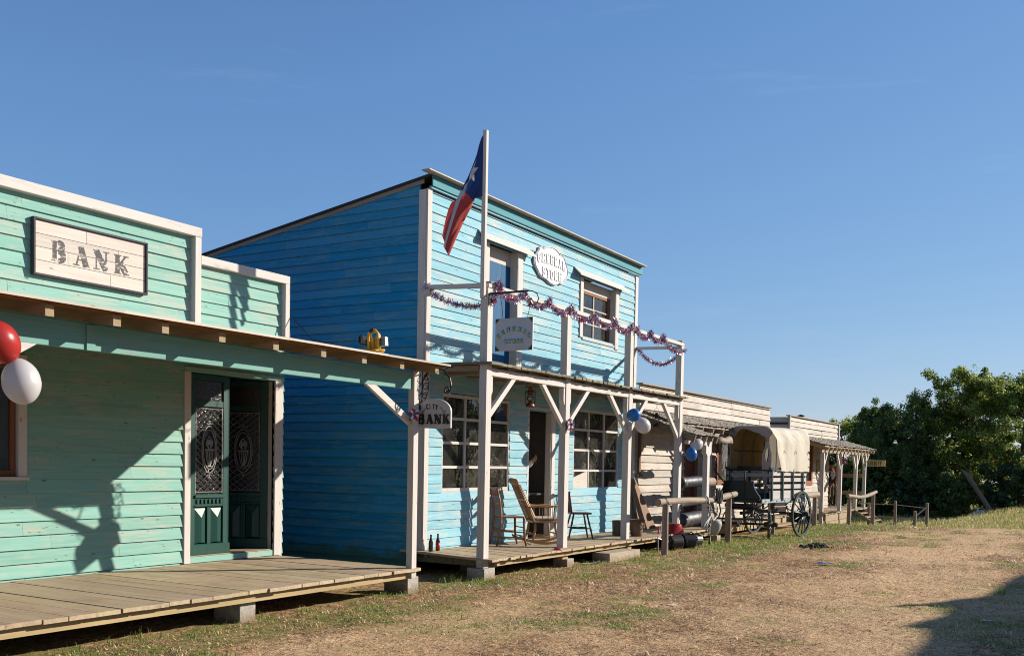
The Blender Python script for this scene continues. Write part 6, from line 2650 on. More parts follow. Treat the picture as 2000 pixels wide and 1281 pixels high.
# ================================================================== HITCHING RAILS
H1 = thing('hitching_rail', 'bent round log hitching rail with rope hung on it, in front of the lamps', 'rail', (18.5, 6.7, 0), 0, 'hitching rails')
mb = MB()
mb.tube([(16.32, 6.70, .945), (16.8, 6.70, .95), (17.8, 6.71, .945), (18.6, 6.72, .925), (19.15, 6.73, .915), (19.5, 6.735, .935), (20.1, 6.745, .975), (20.72, 6.75, 1.01)],
        [.062, .06, .058, .06, .055, .062, .066, .06], 12)
mb.build('rail_log', M['log'], H1, smooth=False)
for x, y, z1, r in ((16.60, 6.67, .90, .058), (20.33, 6.76, .945, .066)):
    mb = MB()
    mb.tube([(x, y, -.15), (x + .01, y, .25), (x - .01, y, .6), (x + .005, y, z1)], [r * 1.12, r, r * 1.04, r * .95], 12)
    mb.build('post', M['log_z'], H1)
mb = MB()
for x, y, z in ((16.6, 6.70, .945), (20.33, 6.75, .985)):
    mb.tube([(x + .02 * math.cos(t), y + .074 * math.cos(t), z + .074 * math.sin(t)) for t in [2 * PI * i / 14 for i in range(14)]], .007, 5, closed=True)
    mb.tube([(x + .03, y - .072, z), (x + .03, y - .068, z - .16)], .007, 5)
mb.build('wire_binding', M['wheelrim'], H1)
o = thing('lead_rope', 'black and white plaited rope with a small net bag tied to the bent log rail', 'rope', (19.0, 6.7, .9))
mb = MB()
mb.tube([(18.72 + .012 * math.cos(t), 6.715 + .085 * math.cos(t), .925 + .085 * math.sin(t)) for t in [2 * PI * i / 16 for i in range(16)]], .018, 7, closed=True)
mb.tube([(18.72, 6.63, .92), (18.66, 6.61, .78), (18.76, 6.61, .66), (18.80, 6.61, .5), (18.74, 6.61, .34), (18.78, 6.61, .16), (18.76, 6.61, .06)], .019, 7)
mb.tube([(18.66, 6.60, .86), (18.80, 6.59, .74), (18.72, 6.59, .62), (18.45, 6.58, .50), (18.25, 6.58, .40)], .018, 7)
mb.tube([(18.74, 6.60, .62), (18.5, 6.57, .47), (18.42, 6.57, .41)], .017, 7)
mb.tube([(19.32, 6.64, .78), (19.2, 6.62, .60), (18.95, 6.61, .52), (18.80, 6.60, .60)], .017, 7)
mb.build('plait', M['rope_bw'], o, smooth=True)
mb = MB()
for k in range(4):
    mb.tube([(19.30 + .03 * k + .10 * math.cos(t) * (1 if k % 2 else .7), 6.65 - .01 * k, 1.0 + .13 * math.sin(t) - .05 * math.cos(t)) for t in [2 * PI * i / 16 for i in range(16)]], .020, 7, closed=True)
mb.tube([(19.36, 6.64, .90), (19.46, 6.63, .70), (19.3, 6.62, .56)], .016, 7)
mb.build('coil', M['cable'], o, smooth=True)
mb = MB()
mb.lathe([(0, 0), (.05, .04), (.11, .14), (.14, .24), (.13, .30), (.06, .33), (.02, .34)], (19.12, 6.63, .20), (0.0, 0, 1), 14)
mb.build('net_bag', M['bone'], o, smooth=True)
mb = MB()
mb.tube([(19.14, 6.63, .54), (19.2, 6.64, .7), (19.24, 6.66, .90)], .008, 5)
mb.build('bag_cord', M['ropebrown'], o)

H2 = thing('hitching_rail', 'log hitching rail mostly hidden behind the rear wheel of the wagon', 'rail', (26.6, 7.0, 0), 0, 'hitching rails')
mb = MB()
mb.tube([(24.3, 6.98, .82), (25.5, 7.0, .85), (27.0, 7.02, .83), (28.2, 7.03, .84), (29.05, 7.05, .84)], [.08, .085, .09, .085, .08], 12)
mb.build('rail_log', M['log'], H2)
for x in (24.6, 28.75):
    mb = MB()
    mb.tube([(x, 7.05, -.15), (x + .02, 7.05, .4), (x, 7.05, .78)], [.07, .066, .062], 12)
    mb.build('post', M['log_z'], H2)
H3 = thing('hitching_rail', 'sagging log hitching rail on two posts in front of the sheriff office steps', 'rail', (32.5, 6.4, -.1), 0, 'hitching rails')
mb = MB()
mb.tube([(30.15, 6.45, .80), (30.7, 6.44, .78), (31.3, 6.43, .74), (31.9, 6.41, .725), (32.6, 6.38, .75), (33.2, 6.36, .80), (33.75, 6.33, .86)], [.055, .05, .06, .052, .058, .06, .05], 10)
mb.build('rail_log', M['log'], H3)
for x, y, zb, zt in ((30.42, 6.46, -.15, .76), (33.4, 6.35, -.4, .81)):
    mb = MB()
    mb.tube([(x, y, zb), (x + .02, y, .3), (x + .03, y, zt)], [.062, .056, .054], 10)
    mb.build('post', M['log_z'], H3)

# ================================================================== TERRAIN
def sstep(a, b, x):
    t = min(1, max(0, (x - a) / (b - a)))
    return t * t * (3 - 2 * t)


def gz(x, y):
    dip = -.42 * sstep(29.8, 36.5, x) * sstep(2.2, 6.2, y)
    rise = .16 * sstep(33, 44, x) * (1 - sstep(2.0, 7.5, y)) * (1 - .4 * sstep(44, 60, x)) + .10 * sstep(44, 52, x)
    dip -= .062 * sstep(19.0, 23.0, x)
    far = -.5 * sstep(70, 200, math.hypot(x, y))
    n = noise.noise(V((x * .35, y * .35, 1.7))) * .030 + noise.noise(V((x * 1.1, y * 1.1, 4.1))) * .013
    near = 1 if x < 30 else 1.5
    if y > 7.0 and x < 30:
        n *= .3
        n -= .02
    return dip + rise + far + n * near


def gfine(x, y):
    return noise.noise(V((x * 3.1, y * 3.1, 8.2))) * .014 + noise.noise(V((x * 7.3, y * 7.3, 3.1))) * .013 + abs(noise.noise(V((x * 13, y * 13, 9.4)))) * .012


def bare(x, y):
    """How far the grass is trodden away: lanes along the middle of the street, less near the decks and out towards the field."""
    lane = math.exp(-((y - 2.6 - .05 * (x - 12)) / 1.7) ** 2)
    n = noise.noise(V((x * .21, y * .62, 7.7))) + .55 * noise.noise(V((x * .8, y * 1.5, 3.3))) + .3 * noise.noise(V((x * 2.6, y * 3.5, 1.3)))
    return sstep(.12, .75, .30 + .38 * lane + .75 * n - .25 * sstep(5.2, 6.8, y))


def green(x, y):
    n = noise.noise(V((x * .55, y * .8, 2.2))) + .6 * noise.noise(V((x * 1.9, y * 1.9, 9.2))) + .35 * noise.noise(V((x * 5, y * 5, 4.2)))
    near = sstep(3.6, 6.6, y) * .52 + sstep(19, 27, x) * .3 + (.35 * sstep(2.0, .4, y) if x < 16 else 0)
    return sstep(.24, .52, n + near) * (1 - .6 * bare(x, y))


def axis_steps(a, b, f):
    out = [a]
    while out[-1] < b:
        out.append(out[-1] + f(out[-1]))
    return out


gx = axis_steps(-60, 220, lambda x: .045 if 4 < x < 14 else .075 if 14 <= x < 17 else (.14 if 17 <= x < 24 else (.3 if 24 <= x < 34 else (.7 if 34 <= x < 60 or -2 < x <= 4 else 6.0))))
gy = axis_steps(-140, 160, lambda y: .05 if .2 < y < 7.4 else .1 if -.5 < y < 7.6 else (.25 if -3 < y <= -.5 or 7.6 <= y < 10 else (.9 if -14 < y < 22 else 6.0)))
vs = []
for x in gx:
    for y in gy:
        z = gz(x, y)
        if -1 < y < 7.8 and 3.5 < x < 26:
            z += gfine(x, y)
        vs.append((x, y, z))
ny = len(gy)
fs = [(i * ny + j, (i + 1) * ny + j, (i + 1) * ny + j + 1, i * ny + j + 1) for i in range(len(gx) - 1) for j in range(ny - 1)]


def ground_mat():
    t = NT('dry trodden earth and grass')
    tc = t.n('ShaderNodeTexCoord')
    p = tc.outputs['Object']
    at = t.n('ShaderNodeAttribute', attribute_name='bare')
    lane = at.outputs['Fac']
    ag = t.n('ShaderNodeAttribute', attribute_name='green')
    n1 = t.noise(p, .55, 5, .6)
    n2 = t.noise(p, 4.0, 8, .72)
    n3 = t.noise(t.mapping(p, (1.0, 1.35, 1.0)), 19.0, 9, .80, .9)
    n4 = t.noise(p, 62.0, 5, .7)
    base = t.mix(t.ramp(n1, [(.36, 0.0), (.64, 1.0)]), kc((.60, .36, .185)), kc((.80, .535, .31)))
    base = t.mix(t.math('MULTIPLY', lane, .5), base, kc((.93, .645, .375)))
    base = t.mix(t.math('MULTIPLY', t.ramp(n2, [(.44, 0.0), (.62, .75)]), t.math('SUBTRACT', 1.0, t.math('MULTIPLY', lane, .8))), base, kc((.34, .20, .105)))
    base = t.mix(t.math('MULTIPLY', t.ramp(n3, [(.475, 0.0), (.545, .97)]), t.math('SUBTRACT', 1.0, t.math('MULTIPLY', lane, .38))), base, kc((.14, .076, .036)))
    base = t.mix(t.ramp(n4, [(.56, 0.0), (.72, .75)]), base, kc((.95, .70, .45)))
    sx = t.n('ShaderNodeSeparateXYZ')
    t.l(p, sx.inputs[0])
    g2 = t.noise(p, 9.0, 6, .75)
    gm = t.math('MULTIPLY', t.math('MULTIPLY', ag.outputs['Fac'], t.ramp(g2, [(.36, .25), (.58, 1.0)])), .62)
    wob = t.math('ADD', sx.outputs[0], t.math('MULTIPLY', t.noise(p, .5, 4, .6), 2.4))
    field = t.ramp(t.math('MULTIPLY', wob, .02), [(.662, 0.0), (.688, 1.0)])
    gm = t.math('MAXIMUM', gm, t.math('MULTIPLY', field, .92))
    gcol = t.mix(t.noise(p, 2.3, 5, .7), kc((.12, .17, .035)), kc((.30, .32, .10)))
    c = t.mix(gm, base, gcol)
    b = t.bsdf(Base_Color=c, Roughness=.95)
    b.inputs['Specular IOR Level'].default_value = .1
    h = t.math('ADD', t.math('MULTIPLY', n2, .5), t.math('ADD', t.math('MULTIPLY', n3, .45), t.math('MULTIPLY', n4, .14)))
    t.bump(b, h, 1.0, .11)
    return t.m


mb = MB()
mb.v, mb.f = vs, fs
g = mb.build('ground', ground_mat(), None, smooth=False, fix=False)
for p_ in g.data.polygons:
    p_.use_smooth = True
ab = g.data.attributes.new('bare', 'FLOAT', 'POINT')
ag = g.data.attributes.new('green', 'FLOAT', 'POINT')
va, vg = [0.0] * len(vs), [0.0] * len(vs)
for i_, (x, y, z) in enumerate(vs):
    if 2 < x < 34 and -2 < y < 8:
        va[i_], vg[i_] = bare(x, y), green(x, y)
ab.data.foreach_set('value', va)
ag.data.foreach_set('value', vg)
kind(g, 'structure')

# ------------------------------------------------------------------ grass and straw (uncountable: one object each)
rng = random.Random(66)
GREEN = leaf_mat('green grass blades', [(.06, .13, .018), (.10, .20, .03), (.17, .26, .045), (.25, .28, .08)], .3)
STRAW = leaf_mat('dry straw', [(.13, .075, .04), (.50, .33, .18), (.74, .54, .32), (.20, .12, .06), (.80, .62, .40)], .1)
FIELD = leaf_mat('meadow grass blades', [(.15, .20, .045), (.25, .27, .075), (.36, .33, .125), (.46, .38, .18), (.18, .24, .055)], .3)


def blade(mb, x, y, z, h, w, lean, az, seg=2):
    d = V((math.cos(az), math.sin(az), 0))
    s = V((-d.y, d.x, 0)) * w / 2
    p = V((x, y, z))
    a = p
    b = p + d * (lean * h * .35) + V((0, 0, h * .62))
    c = p + d * (lean * h) + V((0, 0, h * (1 - .35 * min(1, lean))))
    mb.add([a - s, a + s, b + s * .75, b - s * .75, c], [(0, 1, 2, 3), (3, 2, 4)])


tuft = MB()


def clump(x, y, r, n, h0, h1, w=.006, lean=.6):
    for k in range(n):
        a = rng.uniform(0, 2 * PI)
        q = r * math.sqrt(rng.random())
        px, py = x + q * math.cos(a), y + q * math.sin(a)
        h = rng.uniform(h0, h1) * (1.1 - .5 * q / r)
        blade(tuft, px, py, gz(px, py) - .006, h, w * rng.uniform(.6, 1.3), rng.uniform(.15, lean) * 1.2, rng.uniform(0, 2 * PI))


# scattered clumps across the yard, densest along the deck edges and beyond the wagon
for k in range(3400):
    x, y = 4.3 + 27 * rng.random() ** 1.1, rng.uniform(.2, 7.1)
    if green(x, y) < rng.uniform(.25, 1.0):
        continue
    s = rng.uniform(.4, 1.25)
    clump(x, y, .05 + .11 * s, int(22 + 36 * s), .012, .042 * (.5 + s), .0075 * (1 + (x - 4) * .02), 1.0)
for k in range(150):
    x = rng.uniform(4.4, 11.5)
    y = 7.10 + rng.gauss(0, .13)
    clump(x, y, .07, rng.randint(5, 14), .03, .12, .006, .8)
for k in range(130):
    x = rng.uniform(11.0, 21.5)
    y = 7.0 + rng.gauss(0, .16)
    clump(x, y, .10, rng.randint(8, 20), .03, .13, .007, .8)
for k in range(230):
    x = rng.uniform(17.0, 31)
    y = rng.uniform(5.6, 7.1)
    clump(x, y, .2, rng.randint(10, 26), .03, .13 if x < 28 else .10, .010, .9)
for (x, y, r, n, h) in ((11.0, 7.45, .16, 60, .24), (11.25, 7.1, .14, 50, .16), (10.2, 7.5, .12, 40, .2), (12.1, 6.35, .45, 330, .09), (12.75, 6.15, .3, 220, .09), (12.5, 6.25, .28, 200, .10),
                        (9.35, 7.3, .25, 80, .12), (18.9, 6.75, .6, 220, .2), (19.6, 6.55, .5, 160, .16), (5.5, 7.2, .12, 30, .18), (5.9, 7.25, .12, 26, .18), (10.6, 7.9, .15, 50, .25),
                        (10.3, 8.6, .2, 40, .3), (10.9, 8.3, .2, 40, .3), (12.2, 1.6, .35, 220, .08), (13.6, 1.0, .3, 170, .08), (10.5, 1.25, .5, 300, .08), (11.3, 1.0, .35, 220, .09), (14.5, 1.1, .15, 60, .2), (20.6, 4.5, .8, 160, .07),
                        (21.8, 5.4, .9, 260, .08), (13.3, 2.4, .22, 120, .06), (12.6, 2.3, .15, 70, .05), (20.2, 5.2, .5, 130, .07)):
    clump(x, y, r, n, .025, h, .0065, .9)
kind(tuft.build('green_grass', GREEN, fix=False), 'stuff')
straw = MB()
for k in range(1500):      # flattened tufts of dead grass
    x, y = 4.2 + 27 * rng.random() ** 1.5, rng.uniform(.2, 7.1)
    if bare(x, y) > rng.random() * .8:
        continue
    g_ = 1 + (x - 4) * .03
    az0 = rng.uniform(0, 2 * PI)
    for q in range(rng.randint(7, 16)):
        px, py = x + rng.gauss(0, .035) * g_, y + rng.gauss(0, .035) * g_
        blade(straw, px, py, gz(px, py) + gfine(px, py) - .004, rng.uniform(.02, .06) * g_, .0055 * g_ * rng.uniform(.6, 1.3), rng.uniform(.7, 1.6), az0 + rng.gauss(0, .9))
for k in range(46000):
    x = 4.2 + 27 * rng.random() ** 1.55
    y = rng.uniform(.2, 7.2)
    if bare(x, y) * .8 > rng.random():
        continue
    z = gz(x, y) + gfine(x, y) + .002
    L = rng.uniform(.015, .060) * (1 + (x - 4) * .03)
    w = rng.uniform(.002, .0055) * (1 + (x - 4) * .04)
    a = rng.uniform(0, 2 * PI)
    t = rng.uniform(-.05, .38)
    d = V((math.cos(a), math.sin(a), t)).normalized()
    s = V((-math.sin(a), math.cos(a), 0)) * w
    p = V((x, y, z))
    q = p + d * L
    m = p + d * L * .5 + V((0, 0, L * .12))
    straw.add([p - s, p + s, m + s, m - s, q], [(0, 1, 2, 3), (3, 2, 4)])
kind(straw.build('dry_straw', STRAW, fix=False), 'stuff')
meadow = MB()
for k in range(52000):
    x = 32.2 + 20 * rng.random() ** 1.5
    y = rng.uniform(-7, 11.5) if x > 37.5 else rng.uniform(-6, 7.0)
    if x < 33.6 + 1.2 * noise.noise(V((y * .6, 0, 0))) and rng.random() < .75:
        continue
    tall = .6 + 1.0 * max(0, noise.noise(V((x * .5, y * .5, 6.6)))) + .6 * max(0, noise.noise(V((x * .17, y * .17, 1.6))))
    blade(meadow, x, y, gz(x, y) - .01, rng.uniform(.06, .22) * tall, .013 * (1 + (x - 31) * .03), rng.uniform(.2, .9), rng.uniform(0, 2 * PI))
kind(meadow.build('meadow_grass', FIELD, fix=False), 'stuff')
# leaves of weeds round the wagon and the deck ends
weeds = MB()
for k in range(2600):
    x = rng.uniform(17.2, 31)
    y = rng.gauss(6.2, .75)
    if y > 7.1:
        continue
    z = gz(x, y) + rng.uniform(.01, .07)
    a, s = rng.uniform(0, 2 * PI), rng.uniform(.012, .03)
    d, e = V((math.cos(a), math.sin(a), rng.uniform(-.2, .6))) * s, V((-math.sin(a), math.cos(a), rng.uniform(-.3, .3))) * s * .6
    p = V((x, y, z))
    weeds.add([p - d, p - e * .9, p + d, p + e * .9], [(0, 1, 2, 3)])
kind(weeds.build('low_weeds', GREEN, fix=False), 'stuff')

# dug soil heap, litter, sticks
mb = MB()
for k in range(60):
    a, q = rng.uniform(0, 2 * PI), abs(rng.gauss(0, .5))
    x, y = 20.45 + .75 * q * math.cos(a), 4.95 + .32 * q * math.sin(a)
    r = rng.uniform(.03, .085) * (1.2 - .5 * q)
    n = 7
    mb.lathe([(0, -r * .5), (r * rng.uniform(.8, 1.1), -r * .2), (r * rng.uniform(.7, 1.1), r * .3), (r * .4, r * .8), (0, r * .9)], (x, y, gz(x, y) + r * .3), (rng.uniform(-.4, .4), rng.uniform(-.4, .4), 1), n)
tag(mb.build('manure_heap', M['soil']), 'low scattered heap of dark manure on the yard in front of the wagon', 'heap')
for (x, y, l, m, c) in ((16.9, 3.95, .11, 'balloon_blue', 'scrap of blue balloon rubber lying on the bare yard right of the middle'), (11.1, 6.75, .05, 'balloon_blue', 'small blue scrap on the ground in front of the first store footing block'),
                        (10.75, 4.2, .05, 'cloth_white', 'crumpled white paper scrap on the yard in front of the store'), (11.55, 1.02, .06, 'letter_pink', 'pale pink petal like scrap in the shaded corner of the yard')):
    if m not in M:
        M[m] = plain('pale pink paper', (.6, .42, .55), .8)
    mb = MB()
    z = gz(x, y) + gfine(x, y) + .012
    a = rng.uniform(0, 3)
    pts = []
    for i in range(4):
        for j in range(3):
            u, v = (i / 3 - .5) * l * 2, (j / 2 - .5) * l
            pts.append((x + u * math.cos(a) - v * math.sin(a), y + u * math.sin(a) + v * math.cos(a), z + rng.uniform(0, l * .35)))
    mb.add(pts, [(i * 3 + j, i * 3 + 3 + j, i * 3 + 4 + j, i * 3 + 1 + j) for i in range(3) for j in range(2)])
    tag(mb.build('litter_scrap', M[m], fix=False), c, 'litter', 'litter on the yard')

# ================================================================== WIRE FENCE, far right
FN = thing('wire_fence', 'low grey post and tape fence with slanting brace poles beyond the sheriff office', 'fence', (33, 5, -.3))
FP = [(35.2, 5.98, .55), (33.2, 5.05, .31), (33.6, 4.76, .56), (35.6, 6.9, .44)]
for x, y, zt in FP:
    mb = MB()
    mb.tube([(x + (.09 if zt == .55 else 0), y, gz(x, y) - .2), (x + .03, y, .2), (x, y, zt)], [.055, .05, .045], 8)
    mb.build('post', M['log_z'], FN)
mb = MB()
mb.tube([(33.6, 4.78, .42), (33.35, 5.07, .12), (32.5, 5.75, -.12)], .024, 7)
mb.tube([(33.6, 4.80, .12), (33.2, 5.2, -.14)], .024, 7)
mb.build('brace_pole', M['grey_x'], FN)
mb = MB()
for z in (.44, .02):
    mb.tube([(37.2, 7.9, z), (35.6, 6.9, z - .03), (35.2, 5.98, z - .02), (33.6, 4.78, z - .04)], .013, 5)
mb.build('fence_tape', M['grey_x'], FN)

# ================================================================== TREES
LEAF_A = leaf_mat('dark oak leaves', [(.034, .075, .03), (.06, .115, .038), (.10, .165, .044), (.17, .22, .055)], .40)
LEAF_B = leaf_mat('mid green leaves', [(.05, .10, .026), (.09, .155, .034), (.16, .225, .042), (.26, .30, .06)], .42)
LEAF_C = leaf_mat('blue green leaves', [(.028, .065, .036), (.048, .095, .045), (.08, .13, .055)], .35)


def tree(name, label, x, y, H, R, mat, seed, n_clump, leaf=.13, base=.18, spire=1.0, per=85, group=None, dome=1.0, trunk_r=.16):
    """Tapered trunk and limbs, and a crown of small leaf faces gathered in clumps of uneven size."""
    r = random.Random(seed)
    z0 = gz(x, y)
    o = thing(name, label, 'tree', (x, y, z0), 0, group)
    tips = []
    tk = MB()
    top = H * .86
    pts = [V((x + r.gauss(0, .03) * i, y + r.gauss(0, .03) * i, z0 - .2 + top * i / 8)) for i in range(9)]
    tk.tube(pts, [trunk_r * (1.25 - i * .135) for i in range(9)], 9)
    for i in range(26):
        t = r.uniform(base * .8, .97)
        f = t * 8
        k = min(int(f), 7)
        p = pts[k].lerp(pts[k + 1], f - k)
        a = r.uniform(0, 2 * PI)
        prof = max(.15, math.sin(PI * min(1, max(0, (t - base * .5) / (1.04 - base * .5))) ** dome)) ** .7
        L = R * prof * r.uniform(.55, 1.08)
        up = r.uniform(.15, .8) * (1.2 if t > .6 else .6)
        q = p + V((math.cos(a) * L, math.sin(a) * L, up * L))
        mid = p.lerp(q, .5) + V((0, 0, -.08 * L))
        rr = trunk_r * .42 * (1.1 - t * .6)
        tk.tube([p, mid, q], [rr, rr * .6, rr * .18], 6)
        tips += [mid, q, q, p.lerp(q, .75)]
    tk.build('trunk', M['bark'], o)
    mb = MB()
    n_clump = int(n_clump * 1.15)
    for c in range(n_clump):
        b = r.choice(tips) if r.random() < .72 else None
        if b is None:
            t = r.uniform(base, 1.0)
            a = r.uniform(0, 2 * PI)
            prof = max(.10, math.sin(PI * min(1, max(0, (t - base * .5) / (1.04 - base * .5))) ** dome)) ** .7
            q = R * prof * math.sqrt(r.random())
            b = V((x + q * math.cos(a), y + q * math.sin(a), z0 + H * t * .93))
        s = r.uniform(.22, .52) * R * .36
        cc = b + V((r.gauss(0, .18), r.gauss(0, .18), r.gauss(0, .14))) * R * .35
        if cc.z < z0 + .1:
            cc.z = z0 + .15 + r.random() * .4
        tall = spire * r.uniform(.8, 1.3)
        for k in range(per):
            d = V((r.gauss(0, 1), r.gauss(0, 1), r.gauss(0, 1)))
            d = d.normalized() * (r.random() ** .45)
            p = cc + V((d.x * s, d.y * s, d.z * s * .8 * tall))
            n = (d + V((r.gauss(0, .6), r.gauss(0, .6), r.gauss(0, .6) + .3))).normalized()
            e1 = n.cross(V((r.gauss(0, 1), r.gauss(0, 1), r.gauss(0, 1)))).normalized()
            e2 = n.cross(e1)
            L = leaf * r.uniform(.6, 1.25)
            mb.add([p - e1 * L * .5, p + e2 * L * .28 + n * L * .05, p + e1 * L * .5, p - e2 * L * .28 + n * L * .05], [(0, 1, 2, 3)])
    # thin leading shoots that break the outline
    for k in range(int(10 * spire)):
        a = r.uniform(0, 2 * PI)
        q = R * .7 * math.sqrt(r.random())
        bz = z0 + H * (1.0 - .34 * (q / R)) * r.uniform(.78, .88)
        b = V((x + q * math.cos(a), y + q * math.sin(a), bz))
        hh = H * r.uniform(.05, .12)
        for m in range(46):
            t = r.random()
            w = .16 * (1 - t) + .03
            p = b + V((r.gauss(0, w), r.gauss(0, w), hh * t))
            e1 = V((r.gauss(0, 1), r.gauss(0, 1), r.gauss(0, 1))).normalized()
            e2 = e1.cross(V((r.gauss(0, 1), r.gauss(0, 1), 1))).normalized()
            L = leaf * r.uniform(.55, 1.0)
            mb.add([p - e1 * L * .5, p + e2 * L * .28, p + e1 * L * .5, p - e2 * L * .28], [(0, 1, 2, 3)])
    mb.build('crown', mat, o, fix=False)
    return o


GT = 'trees along the far edge of the meadow'
tree('oak_tree', 'tallest and broadest sunlit green tree, behind the leaning poles at the right', 48.0, 5.2, 6.9, 1.95, LEAF_B, 3, 330, group=GT, per=130, leaf=.115, dome=1.3)
tree('oak_tree', 'dark green tree with thin upright shoots, left of the tallest tree', 47.0, 7.25, 5.7, 1.7, LEAF_A, 5, 270, group=GT, spire=1.5, leaf=.11, per=120, dome=1.15)
tree('oak_tree', 'dark pointed tree directly behind and right of the SHERIFF sign', 47.5, 8.75, 5.55, 1.45, LEAF_A, 8, 230, group=GT, spire=1.4, leaf=.11, per=120)
tree('oak_tree', 'low rounded tree rising behind the sheriff office roof', 50.0, 11.2, 4.55, 2.0, LEAF_B, 13, 240, group=GT, leaf=.115, per=120, dome=1.2)
tree('oak_tree', 'broad green tree cut by the right edge of the picture', 47.5, 3.0, 5.8, 2.1, LEAF_B, 21, 270, group=GT, leaf=.115, per=120, dome=1.3)
tree('oak_tree', 'tree standing behind the gap right of the tallest tree', 52.5, 4.15, 6.5, 2.2, LEAF_A, 34, 220, group=GT, leaf=.12, per=120, dome=1.2)
tree('oak_tree', 'blue green tree filling the dark middle of the tree line', 49.5, 8.2, 5.1, 1.9, LEAF_C, 55, 230, group=GT, leaf=.115, per=120, dome=1.2)
tree('oak_tree', 'shaded tree behind the fence posts, between the pointed and the shooted trees', 50.8, 6.5, 5.5, 2.0, LEAF_C, 89, 230, group=GT, leaf=.115, per=120, dome=1.2)
tree('oak_tree', 'lighter tree just right of the sheriff parapet, left end of the tree line', 52.0, 10.2, 5.0, 1.9, LEAF_B, 144, 220, group=GT, leaf=.12, per=120, dome=1.2)
for k, (x, y, R, H, lab) in enumerate(((46.4, 9.0, 1.3, 1.9, 'dark bush at the foot of the trees right of the sheriff steps'), (46.3, 7.2, 1.2, 1.8, 'dark bush behind the fence at the foot of the trees'),
                                       (46.6, 5.75, 1.1, 1.9, 'dark bush left of the leaning poles'), (46.8, 3.5, 1.2, 2.0, 'dark bush right of the leaning poles'), (46.6, 10.9, 1.3, 2.2, 'dark bush just behind the sheriff office porch'),
                                       (47.2, 2.0, 1.2, 1.9, 'dark bush at the right edge under the broad green tree'),
                                       (51.0, 4.6, 1.9, 2.7, 'tall dark bush in the gap behind the leaning poles'), (51.5, 1.6, 2.0, 2.7, 'tall dark bush behind the right edge of the picture'),
                                       (52.5, 7.0, 2.0, 2.7, 'tall dark bush behind the fence posts, deep under the trees'), (51.5, 2.9, 1.9, 2.6, 'tall dark bush behind the gap under the broad green tree'))):
    tree('bush', lab, x, y, H, R, LEAF_C if k % 2 else LEAF_A, 100 + k, 100, leaf=.13, base=.05, per=70, group='bushes under the trees', trunk_r=.06)
# poles leaning out of the trees, white bags at their foot
o = thing('leaning_poles', 'bundle of grey poles leaning out of the trees onto the meadow', 'poles', (46, 4.4, .2))
mb = MB()
for k in range(4):
    mb.tube([(45.6 + .08 * k, 3.86 + .05 * k, gz(45.8, 3.9) - .05), (46.0 + .1 * k, 4.95 + .10 * k, 1.50 + .05 * k)], .032, 7)
mb.build('pole', M['post_z'], o)
mb = MB()
for (x, y, r) in ((45.6, 4.30, .10), (45.7, 4.46, .12), (45.6, 4.60, .09)):
    mb.lathe([(0, 0), (r * 1.2, .02), (r * 1.3, r * .5), (r * .8, r * 1.4), (r * .3, r * 1.9), (0, r * 2)], (x, y, gz(x, y) - .02), (.1, .15, 1), 9)
tag(mb.build('white_bags', M['cloth_white']), 'small heap of white bags at the foot of the leaning poles', 'bags')

# ================================================================== ACROSS THE STREET (its roof line throws the shadow at the lower right)
OB = thing('opposite_house', 'weathered board house across the street whose roof line shades the lower right of the yard', 'building', (20, -6.4, 0))
mb = MB()
rg = random.Random(9)
rid = [(13.0, 4.54), (17.3, 4.55), (18.2, 4.56), (19.0, 4.62), (19.24, 4.76), (19.7, 4.66), (19.98, 4.60), (20.7, 4.62), (21.0, 4.80), (21.15, 5.0), (21.25, 4.78), (21.6, 4.65), (22.2, 4.45), (24.5, 4.40), (25.3, 4.31), (27, 4.2)]
mb.prism([(13.0, .05)] + rid + [(27, .05)], 'xz', -6.06, -6.0)
mb.build('false_front', M['grey_x'], OB)
mb = MB()
mb.box(13.0, 27.0, -11, -6.07, .0, 3.7)
mb.build('house_body', M['grey_x'], OB)
for x, y, H_, R_, lab, mt in ((46, -15.5, 6.2, 3.2, 'nearest tree across the street outside the picture, mirrored in the left shop window', LEAF_B),
                             (51, -12.2, 6.4, 3.3, 'middle tree across the street outside the picture, mirrored between the shop windows', LEAF_A),
                             (56, -9.2, 6.2, 3.0, 'farthest tree across the street outside the picture, mirrored in the right shop window', LEAF_B)):
    tree('oak_tree', lab, x, y, H_, R_, mt, 301 + x, 150, leaf=.5, per=50, base=.04, group='trees across the street')

# ================================================================== LIGHT, SKY, CAMERA
EL, AZ = math.radians(22.3), math.radians(-42.0)
sd = V((math.cos(EL) * math.cos(AZ), math.cos(EL) * math.sin(AZ), math.sin(EL)))
sun = bpy.data.lights.new('sun', 'SUN')
sun.energy = 5.0
sun.angle = math.radians(.53)
sun.color = (1.0, .91, .775)
so = bpy.data.objects.new('sun', sun)
COL.objects.link(so)
so.rotation_euler = (-sd).to_track_quat('-Z', 'Y').to_euler()
w = bpy.data.worlds.new('World')
SC.world = w
w.use_nodes = True
nt = w.node_tree
nt.nodes.clear()
sky = nt.nodes.new('ShaderNodeTexSky')
sky.sky_type = 'NISHITA'
sky.sun_disc = False
sky.sun_elevation = EL
sky.sun_rotation = math.atan2(sd.x, sd.y)
sky.altitude = 50
sky.air_density = 1.0
sky.dust_density = .1
sky.ozone_density = 6.0
SKY_CURVE = ((.676, .81), (.673, .65), (.729, .45))
bg = nt.nodes.new('ShaderNodeBackground')
bg.inputs['Strength'].default_value = .0849
wo = nt.nodes.new('ShaderNodeOutputWorld')
